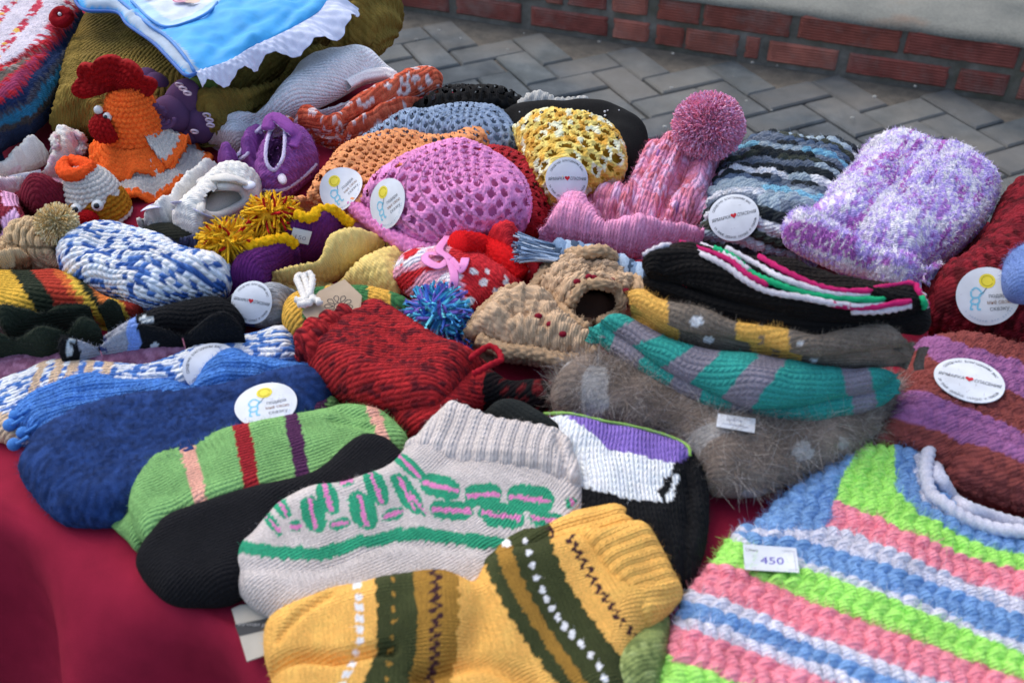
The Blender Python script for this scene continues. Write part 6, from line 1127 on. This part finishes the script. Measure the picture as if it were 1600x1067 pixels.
# comb: fan of red crochet standing on the head
th_ = np.linspace(0, 1, 90); cz = []
tip = hb + np.array([-.004, .004, 0]) + np.array([.06, .02, 1]) * .086 + np.array([-.007, 0, -.004])
def comb():
    nu, nv_ = 120, 36; u, v_ = np.meshgrid(np.linspace(0, 1, nu), np.linspace(0, 1, nv_)); an = R(-20) + u * R(225); rad = .0005 + v_ * (.0295 + .0065 * np.abs(np.sin(u * np.pi * 5.0)) ** .6 * v_) ; st_ = stitch('garter', u * 24, v_ * 6)
    X = np.cos(an) * rad * 1.05; Z = np.sin(an) * rad * .82 + .012; off = .004 * (1 - v_ ** 2) ; P = []
    for sg in (1, -1):
        P.append(np.stack([tip[0] - .004 + X, tip[1] + sg * (off + .0026) + .004 * np.sin(u * 19) * v_ - (sg * -.0030 * st_.h), tip[2] - .006 + Z], -1).reshape(-1, 3))
    i, j = np.meshgrid(np.arange(nv_ - 1), np.arange(nu - 1), indexing='ij'); F = np.stack([i * nu + j, i * nu + j + 1, (i + 1) * nu + j + 1, (i + 1) * nu + j], -1).reshape(-1, 4); n0 = nu * nv_; e_ = (nv_ - 1) * nu + np.arange(nu - 1); F5 = np.stack([e_, e_ + 1, e_ + 1 + n0, e_ + n0], 1)
    return mesh_obj('comb', np.vstack(P), np.vstack([F, F[:, ::-1] + n0, F5]), None, np.tile(RDH, (2 * n0, 1)) * (1 + .3 * (np.tile(vn(u * 40, v_ * 12, 3).ravel(), 2) - .5))[:, None], YARN, hn)
comb()
p, n_ = facing(body, 166, 200); bdir = np.array([-.85, -.5, -.15]); lathe('beak', p - bdir * .004, [(.011, 0), (.013, .005), (.0115, .012), (.008, .018), (.0005, .021)], tuple(bdir), 80, 40, ('sc', .0044, .0040, .0022), RDH, hn, squash=(1, 1.15))
googly(body, 166, 182, .0042, hn, (-.5, -.1)); p, n_ = facing(body, 162, 172); mesh_obj('eye', *ball_data(p + np.array([-.006, -.002, .002]), .0042, n=10, col=hx('d8dcda')), mat=PLASTIC, parent=hn)
# ---- purple grape brooch
gr = thing('grape_ornament', 'purple fabric grape bunch with white ring beads and a green leaf', 'ornament', 280, 215); GV = hx('5e4468')
for (x, y, a, b_, c_, rot, hh) in ((243, 148, .017, .015, .024, 15, .045), (284, 165, .018, .015, .030, 28, .048), (268, 180, .019, .016, .020, 0, .044), (312, 195, .017, .014, .020, 10, .030), (292, 208, .015, .013, .012, 0, .022), (232, 130, .014, .012, .016, 0, .055)):
    mesh_obj('grape', *ball_data(un(x, y, hh), (a, b_, c_), n=18, col=GV, rot=rotm('Y', rot)), mat=CLOTH, parent=gr)
q = un(252, 178, .058)
for i in range(4): tube('rose_fold', [q + np.array([.0035 * (i + 1) * math.cos(t_), -.004 * i * .3 - .002, .003 * (i + 1) * math.sin(t_)]) for t_ in np.linspace(.5 * i, .5 * i + 4.6, 9)], .0022, gr, CLOTH, n=4, seg=8, col=GV)
for x, y, hh in ((280, 133, .075), (286, 139, .076), (293, 146, .075), (323, 180, .047), (327, 188, .045), (304, 206, .036), (329, 196, .04)):
    t_ = np.linspace(0, 2 * np.pi, 13)[:-1]; c = un(x, y, hh); ring = np.stack([c[0] + .0032 * np.cos(t_), c[1] - .002 * np.sin(t_), c[2] + .0028 * np.sin(t_)], 1); mesh_obj('ring_bead', *tube_data(ring, .0010, 8, hx('d8c8d8'), closed=True, n=2), mat=PLASTIC, parent=gr)
lp = un([283, 300, 322, 338, 330, 318, 300], [128, 122, 121, 130, 150, 170, 150], [.06, .07, .072, .066, .055, .04, .055]); lc = lp.mean(0); m_ = len(lp); lpc = catmull(lp, 5); V = np.vstack([lpc, lpc + np.array([0, .004, -.003]), lc + np.array([0, -.004, .003]), lc + np.array([0, .006, -.004])]); m_ = len(lpc); i = np.arange(m_)
mesh_obj('leaf', V, np.stack([i, m_ + i, m_ + (i + 1) % m_, (i + 1) % m_], 1), np.vstack([np.stack([(i + 1) % m_, i, np.full(m_, 2 * m_)][::-1], 1), np.stack([m_ + i, m_ + (i + 1) % m_, np.full(m_, 2 * m_ + 1)][::-1], 1)]), hx('5f7438'), CLOTH, gr)
# ---- purple crochet booties
PV, PWH = hx('8a4a94'), hx('cfc4de')
def bootie_pair():
    b1 = thing('baby_bootie', 'purple crochet baby bootie with white edging and a white drop bead', 'bootie', 450, 270, 0, 'purple crochet booties')
    k = pillow('foot', [(404, 297), (400, 268), (412, 235), (425, 205), (440, 196), (462, 203), (478, 205), (491, 228), (497, 256), (483, 277), (453, 303), (422, 309)], h=.016, t=.034, tb=.016, r=.030, res=.0011, spine=[(420, 300), (450, 250), (470, 205)], st=('sc', .0052, .0048, .0030), col=pop(PV), mat=COT, parent=b1, holes=[[(417, 246), (422, 222), (430, 196), (444, 194), (443, 222), (440, 248), (430, 262), (420, 258)]], shaded_inner=(.020, hx('5a2c62')))
    ktube('edging', [on(k, x, y, .0012) for x, y in ((426, 202), (421, 222), (415, 246), (420, 260), (430, 265), (441, 250), (445, 225), (446, 202))], .0015, ('sc', .003, .003, .0010), PWH, b1, COT, seg=16)
    ktube('sole_edging', [on(k, x, y, .0) for x, y in ((405, 299), (424, 306), (452, 300), (481, 275), (494, 257))], .0015, ('sc', .003, .003, .0010), PWH, b1, COT, seg=16)
    ktube('strap', [on(k, 424, 212, .006), on(k, 436, 200, .010), on(k, 452, 208, .008), on(k, 460, 218, .004), on(k, 456, 232, .002)], [.006, .0065, .0065, .006, .005], ('sc', .0036, .0036, .0015), lambda s: mix(pop2(PV, s), (np.abs(np.sin(s.TH / 2 + .4)) > .93, PWH)), b1, COT, seg=40, flat=.45)
    mesh_obj('drop_bead', *ball_data(on(k, 438, 278, .004), (.0040, .0095, .0032), n=10, col=hx('dcd4e0'), rot=rotm('Z', 20)), mat=YARN, parent=b1); fuzz(k, 2000, .003, .0001)
    b2 = thing('baby_bootie', 'purple crochet baby bootie lying on its side behind its twin', 'bootie', 385, 250, 0, 'purple crochet booties')
    k = pillow('foot', [(343, 262), (356, 250), (372, 240), (388, 219), (400, 202), (414, 194), (424, 200), (418, 220), (410, 250), (404, 275), (380, 268)], h=.016, t=.030, tb=.016, r=.02, res=.0012, spine=[(350, 260), (415, 205)], st=('sc', .0052, .0048, .0030), col=pop(PV), mat=COT, parent=b2, cr=[([(352, 258), (380, 245), (395, 222)], .005, .012)])
    for pts in (((346, 262), (366, 252), (388, 240), (398, 224), (404, 208)), ((350, 254), (370, 243), (386, 224), (398, 207), (412, 196))): ktube('edging', [on(k, x, y, .0012) for x, y in pts], .0015, ('sc', .003, .003, .0010), PWH, b2, COT, seg=16)
bootie_pair()
# ---- white booties
WBT = hx('dcd8ce')
w1 = thing('baby_bootie', 'white knitted baby bootie with a button strap and ribbon bow, on top', 'bootie', 340, 320, 0, 'white baby booties')
k = pillow('foot', [(270, 346), (273, 328), (288, 316), (306, 300), (322, 284), (348, 266), (376, 262), (402, 262), (408, 272), (406, 302), (401, 323), (378, 334), (351, 347), (318, 374), (296, 371), (278, 360)], h=.024, t=.028, tb=.022, r=.026, res=.0011, spine=[(285, 355), (330, 320), (400, 275)], st=('sc', .0046, .0042, .0024), col=pop(WBT, .05), mat=COT, parent=w1, holes=[[(314, 322), (325, 303), (345, 296), (372, 297), (381, 310), (366, 325), (338, 333), (320, 331)]], shaded_inner=(.018, hx('d8d2c4')))
ktube('collar', [on(k, x, y, .0015) for x, y in ((313, 324), (324, 301), (346, 292), (374, 295), (384, 311), (367, 329), (338, 337), (320, 335))], .0035, ('sc', .003, .003, .001), WBT, w1, COT, seg=20, closed=True)
ktube('strap', [on(k, 320, 285, .003), on(k, 345, 282, .006), on(k, 368, 284, .007), on(k, 388, 292, .004)], .006, ('sc', .003, .003, .001), WBT, w1, COT, seg=30, flat=.4)
mesh_obj('button', *ball_data(on(k, 384, 290, .008), (.006, .006, .0035), n=12, col=hx('e0e2ea')), mat=PLASTIC, parent=w1)
tube('ribbon', [on(k, x, y, .002) for x, y in ((282, 318), (296, 325), (315, 336), (338, 346))], .0070, w1, SATIN, n=8, seg=10, flat=.10, col=hx('d4d4ee'))
w2 = thing('baby_bootie', 'white knitted baby bootie with a ribbon, half under its twin', 'bootie', 245, 335, 0, 'white baby booties')
k = pillow('foot', [(212, 349), (218, 333), (232, 322), (262, 318), (276, 300), (304, 272), (326, 254), (344, 252), (350, 268), (320, 300), (290, 335), (270, 356), (240, 356)], h=.018, t=.022, tb=.018, r=.02, res=.0012, spine=[(215, 345), (270, 330), (340, 260)], st=('sc', .0046, .0042, .0024), col=pop(WBT, .05), mat=COT, parent=w2, wr=(.004, .02))
tube('ribbon', [on(k, x, y, .002) for x, y in ((222, 320), (240, 323), (260, 326), (274, 330))], .0060, w2, SATIN, n=8, seg=10, flat=.10, col=hx('d4d4ee'))
k = pillow('folded_knit', [(205, 365), (230, 352), (280, 350), (330, 362), (345, 380), (300, 395), (240, 385)], h=.008, t=.014, r=.014, res=.0016, st=('stock', .004, .004, .001), col=hx('23261f')); tag(k.ob, 'dark grey-green knit lying flat under the white booties', 'knit')
# ================================================================== back left: olive pullover, apron, white and orange knits, folded stack
OLV = hx('746020', 1.0)
def olive(s): return np.outer(1 + .25 * (vn(s.a * .6, s.b * .6, 4) - .5) * 2, OLV)
op = thing('folded_pullover', 'olive green chunky cable knit pullover folded under the blue apron', 'pullover', 350, 110)
k = pillow('body', [(86, 208), (91, 172), (102, 112), (119, 62), (134, 28), (170, 5), (300, -40), (520, -70), (560, -20), (540, 40), (500, 80), (440, 120), (390, 150), (335, 180), (300, 188), (240, 214), (150, 210)], h=.030, t=.034, tb=.028, r=.03, res=.0019, spine=[(120, 200), (200, 110), (340, 20)], st=('stock', .0090, .0078, .0050), col=olive, parent=op, wr=(.004, .05))
pillow('ribbed_hem', [(84, 208), (90, 172), (101, 114), (118, 64), (136, 40), (150, 70), (160, 120), (170, 170), (176, 208), (140, 214)], h=.034, t=.034, tb=.03, r=.024, res=.0014, spine=[(110, 190), (115, 130), (130, 60)], st=('garter', .006, .0078, .0040), col=olive, parent=op)
pillow('sleeve', [(300, 180), (330, 158), (380, 130), (430, 95), (490, 60), (540, 20), (580, -25), (612, -20), (627, 10), (624, 40), (606, 66), (575, 83), (530, 86), (480, 104), (440, 136), (390, 166), (340, 188)], h=.040, t=.044, tb=.036, r=.034, res=.0013, spine=[(310, 175), (430, 110), (600, 20)], st=('cable', .0115, .0105, .0060), col=olive, parent=op, wr=(.005, .03), cr=[([(552, 14), (580, 12), (606, 22)], .006, .022), ([(330, 180), (430, 125), (560, 60)], .005, .007)])
# white knitted hat/sock
wk = thing('white_sock', 'white fine knitted sock folded double beside the olive pullover', 'sock', 470, 160)
WK = hx('ebe6e2')
k = pillow('lower_layer', [(323, 216), (336, 196), (380, 185), (440, 178), (520, 160), (590, 130), (612, 125), (600, 145), (550, 168), (500, 185), (442, 192), (401, 205), (384, 232), (363, 237), (338, 227)], h=.018, t=.016, tb=.016, r=.014, res=.0013, spine=[(330, 215), (450, 185), (600, 135)], st=('stock', .0050, .0042, .0024), col=lambda s: mix(pop(WK, .06)(s), ((s.py > 205), hx('c8b2ac'))), parent=wk, wr=(.003, .02))
k = pillow('upper_layer', [(338, 184), (389, 163), (432, 142), (462, 107), (490, 90), (540, 77), (578, 81), (611, 97), (621, 115), (615, 128), (596, 124), (570, 128), (530, 150), (480, 172), (430, 184), (370, 192)], h=.034, t=.026, tb=.016, r=.022, res=.0012, spine=[(345, 185), (450, 145), (610, 105)], st=('stock', .0050, .0042, .0024), col=pop(WK, .06), parent=wk, wr=(.003, .03), cr=[([(540, 140), (575, 118), (600, 110)], .006, .010), ([(540, 148), (585, 128)], .003, .006)])
ktube('rolled_opening', [on(k, x, y, .001) for x, y in ((548, 146), (578, 128), (603, 114), (616, 120), (600, 131), (572, 142))], .0052, ('rib', .004, .004, .0016), WK * 1.15, wk, seg=30, closed=True)
# orange-red marled mittens
OM = [hx('c84e2c'), hx('d8603a'), hx('dcc4c0'), hx('b8401f')]
for lab, ol, hh, sp, crs in (('the lower of the pair', [(470, 190), (520, 200), (548, 190), (600, 165), (650, 145), (684, 140), (682, 152), (654, 169), (616, 192), (578, 209), (543, 220), (523, 219), (490, 208)], .018, [(490, 205), (560, 200), (680, 148)], []), ('the upper of the pair with its thumb turned back', [(443, 181), (455, 175), (470, 166), (492, 166), (515, 176), (553, 151), (604, 130), (641, 112), (679, 107), (692, 118), (684, 140), (650, 150), (600, 170), (545, 190), (530, 205), (490, 204), (449, 192)], .032, [(450, 182), (530, 185), (685, 118)], [([(470, 178), (510, 190), (535, 200)], .004, .006), ([(530, 190), (600, 160), (670, 140)], .004, .004)])):
    k = pillow('mitten', ol, h=hh, t=.020, tb=.014, r=.016, res=.0012, spine=sp, st=('stock', .0058, .0050, .0030), col=lambda s: melange(s, OM, [3, 3, 1.8, 1]), wr=(.003, .02), cr=crs); tag(k.ob, 'orange-red and white marled knitted mitten, ' + lab, 'mitten', 'orange marled mittens')
# blue apron with lace edge
ap = thing('child_apron', 'shiny blue child apron with white lace frill and printed pocket', 'apron', 330, 60, .06)
ABL = hx('2396d2'); PIP_ = hx('3d68b0')
def apron_col(s):
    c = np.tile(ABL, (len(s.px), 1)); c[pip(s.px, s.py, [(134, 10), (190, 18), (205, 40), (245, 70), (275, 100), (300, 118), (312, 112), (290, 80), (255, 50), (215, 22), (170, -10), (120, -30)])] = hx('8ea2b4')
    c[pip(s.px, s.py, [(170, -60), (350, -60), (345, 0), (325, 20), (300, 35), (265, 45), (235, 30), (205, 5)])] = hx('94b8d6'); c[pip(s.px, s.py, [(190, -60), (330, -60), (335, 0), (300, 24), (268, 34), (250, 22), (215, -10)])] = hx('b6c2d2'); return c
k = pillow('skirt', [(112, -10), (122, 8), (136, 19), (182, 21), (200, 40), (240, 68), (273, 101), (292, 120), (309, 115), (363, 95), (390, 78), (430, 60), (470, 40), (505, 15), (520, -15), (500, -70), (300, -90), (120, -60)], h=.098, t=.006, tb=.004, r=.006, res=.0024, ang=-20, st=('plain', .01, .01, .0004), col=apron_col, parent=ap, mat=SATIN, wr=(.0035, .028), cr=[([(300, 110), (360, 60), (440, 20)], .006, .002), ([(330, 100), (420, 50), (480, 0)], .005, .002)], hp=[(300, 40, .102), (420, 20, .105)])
tube('piping', [on(k, x, y, .001) for x, y in ((114, -8), (124, 8), (138, 18), (182, 22), (200, 40), (240, 68), (273, 101), (292, 118), (306, 113))], .0017, ap, SATIN, n=8, seg=10, col=PIP_)
tube('piping', [on(k, x, y, .001) for x, y in ((160, -20), (195, 10), (230, 36), (262, 62), (285, 88), (304, 112))], .0017, ap, SATIN, n=8, seg=10, col=hx('4f86c8'))
tube('piping', [on(k, x, y, .001) for x, y in ((205, 2), (235, 30), (262, 43), (300, 34), (330, 16), (350, -10))], .0015, ap, SATIN, n=8, seg=10, col=hx('4a88c8'))
# pocket print
B = bed_on(k, 280, 5, .03, 0, .0006, 99)
pr = [(*poly2(circ(.002, .002, .0095, 24)), hx('d8b0c0')), (*stroke2(np.vstack([circ(.002, .002, .0082, 16), circ(.002, .002, .0082, 16)[:1]]), .0014), hx('c06888')), (*stroke2([(.002 + .0056 * math.cos(t_) * (1 - t_ / 16), .002 + .0056 * math.sin(t_) * (1 - t_ / 16)) for t_ in np.linspace(0, 12, 22)], .0011), hx('c06888')), (*poly2([(-.042, .010), (-.034, .006), (-.030, .012), (-.036, .016)]), hx('b0303c')), (*poly2(circ(.016, -.006, .008, 16, .005)), hx('d0b8a8')), (*stroke2([(-.018, .0), (-.013, .006), (-.016, .010)], .0008), hx('6a4a70')), (*stroke2([(.008, -.012), (.014, -.010), (.019, -.013)], .0008), hx('4a4a58'))]
mesh_obj('pocket_print', *merge([(bed_pt(B, v, .0004 + .0001 * i), None, f, c) for i, (v, f, c) in enumerate(pr)]), mat=PRINT, parent=ap, smooth=False)
# lace frill: wavy strip hanging from the hem
ep = np.array([on(k, x, y, .0) for x, y in ((303, 112), (330, 106), (363, 93), (390, 76), (430, 58), (470, 40), (500, 18), (516, -8))]); ep = catmull(ep, 24, False); m_ = len(ep); tt = np.linspace(0, 1, m_); tg = np.gradient(ep, axis=0); tg /= np.linalg.norm(tg, axis=1)[:, None]; outw = np.stack([tg[:, 1], -tg[:, 0], 0 * tt], 1)
nl = 22; rows = []; wave = np.sin(tt * 26 + 5 * tt ** 2)
for i in range(nl):
    f = i / (nl - 1); wdt = .010 + .020 * np.clip((tt - .45) / .3, 0, 1); sc_ = 1 + .10 * np.abs(np.sin(tt * 60)) * (f > .8); rows.append(ep + outw * (f * wdt * sc_)[:, None] + np.stack([0 * tt, 0 * tt, .0005 - .012 * f * f + .0065 * f * wave + .0012 * np.sin(tt * 150) * np.sin(f * 9)], 1))
V = np.vstack(rows); i, j = np.meshgrid(np.arange(nl - 1), np.arange(m_ - 1), indexing='ij'); F = np.stack([i * m_ + j, (i + 1) * m_ + j, (i + 1) * m_ + j + 1, i * m_ + j + 1], -1).reshape(-1, 4); V2 = V + np.array([0, .0004, -.0008])
mesh_obj('lace_frill', np.vstack([V, V2]), np.vstack([F, F[:, ::-1] + len(V)]), None, hx('cfd6ea'), CLOTH, ap)
# stack of folded knits at the far left
fsn = thing('folded_dress', 'striped crochet dress folded in layers, white and red lace on top', 'dress', 40, 130)
SL = [[(-40, 130), (0, 104), (40, 82), (75, 56), (112, 14)], [(-40, 138), (0, 113), (40, 91), (78, 64), (116, 16)], [(-40, 152), (0, 129), (30, 106), (70, 72), (112, 20)], [(-40, 158), (0, 136), (30, 112), (72, 76), (113, 22)], [(-40, 172), (0, 152), (27, 139), (50, 106), (84, 62), (110, 28)], [(-40, 182), (0, 161), (30, 145), (56, 108), (88, 66), (113, 30)], [(-40, 190), (0, 176), (36, 160), (62, 126), (92, 92), (122, 45)], [(-40, 200), (0, 184), (42, 166), (68, 135), (98, 98), (126, 52)], [(-40, 210), (0, 198), (48, 180), (76, 150), (104, 106), (128, 58)], [(-40, 218), (0, 206), (50, 190), (80, 160), (108, 112), (130, 60)]]
SCOL = np.array([hx('c8c0c8'), hx('b01424'), hx('5a5048'), hx('b01424'), hx('9a3458'), hx('b01424'), hx('14284c'), hx('3a3f4c'), hx('12688c'), hx('3c3c3c'), hx('20304c')])
def stackcol(s):
    k_ = band(s.px + 3 * s.jit, s.py + 2 * s.jit, SL); c = SCOL[k_].copy(); tp_ = k_ == 0; bd = (np.floor((s.px + .8 * s.py) / 15).astype(int) % 3 == 1); c[tp_ & bd & (s.jit > -.1)] = hx('b83048'); c[tp_ & bd & (s.px < 30) & (s.jit > .3)] = hx('d8a83c'); c[(k_ == 2) & (s.jit > .25)] = hx('8a8078'); return c
pillow('folded_layers', [(-60, 60), (-20, 10), (40, -15), (90, -15), (118, 8), (133, 28), (130, 58), (118, 88), (104, 116), (84, 158), (58, 190), (20, 211), (-40, 226)], h=.046, t=.030, tb=.044, r=.03, res=.0016, spine=[(0, 30), (40, 110), (70, 190)], st=('shell', .0060, .0056, .0026), col=stackcol, parent=fsn, wr=(.003, .04), cr=[(L_, .0035, .005) for L_ in (SL[1], SL[4], SL[6], SL[8])])
q = un(96, 27, .082); ktube('crochet_flower', [q + .0075 * np.array([math.cos(a_), math.sin(a_) * .8, .5 * math.sin(a_)]) for a_ in np.linspace(0, 2 * np.pi, 9)[:-1]], .0055, ('puff', .004, .004, .002), hx('8a0c18'), fsn, seg=30, closed=True); ball('bead', q + np.array([0, -.002, .004]), .002, fsn, col=hx('d8d8d8'), n=8)
# pale striped plastic folder behind
sx = un([-60, -60, 90, 110, 60, -20], [-60, 60, -5, -40, -70, -70], .012)
k = pillow('striped_towel', [(-60, 70), (-20, 52), (30, 28), (70, 8), (110, -12), (110, -60), (-40, -70), (-80, 0)], h=.010, t=.012, tb=.009, r=.008, res=.002, ang=25, st=('plain', .004, .004, .0004), col=lambda s: np.array([hx('8a98a8'), hx('2c4258'), hx('c2c2c6'), hx('a8a8b0'), hx('2c4258'), hx('9aa4ae')])[np.clip(band(s.px, s.py, [[(-60, 26), (75, -22)], [(-60, 32), (80, -18)], [(-60, 46), (90, -10)], [(-60, 56), (96, -4)], [(-60, 62), (100, 0)]]), 0, 5)], mat=CLOTH)
tag(k.ob, 'pale grey towel with dark blue stripes behind the folded dress', 'towel')
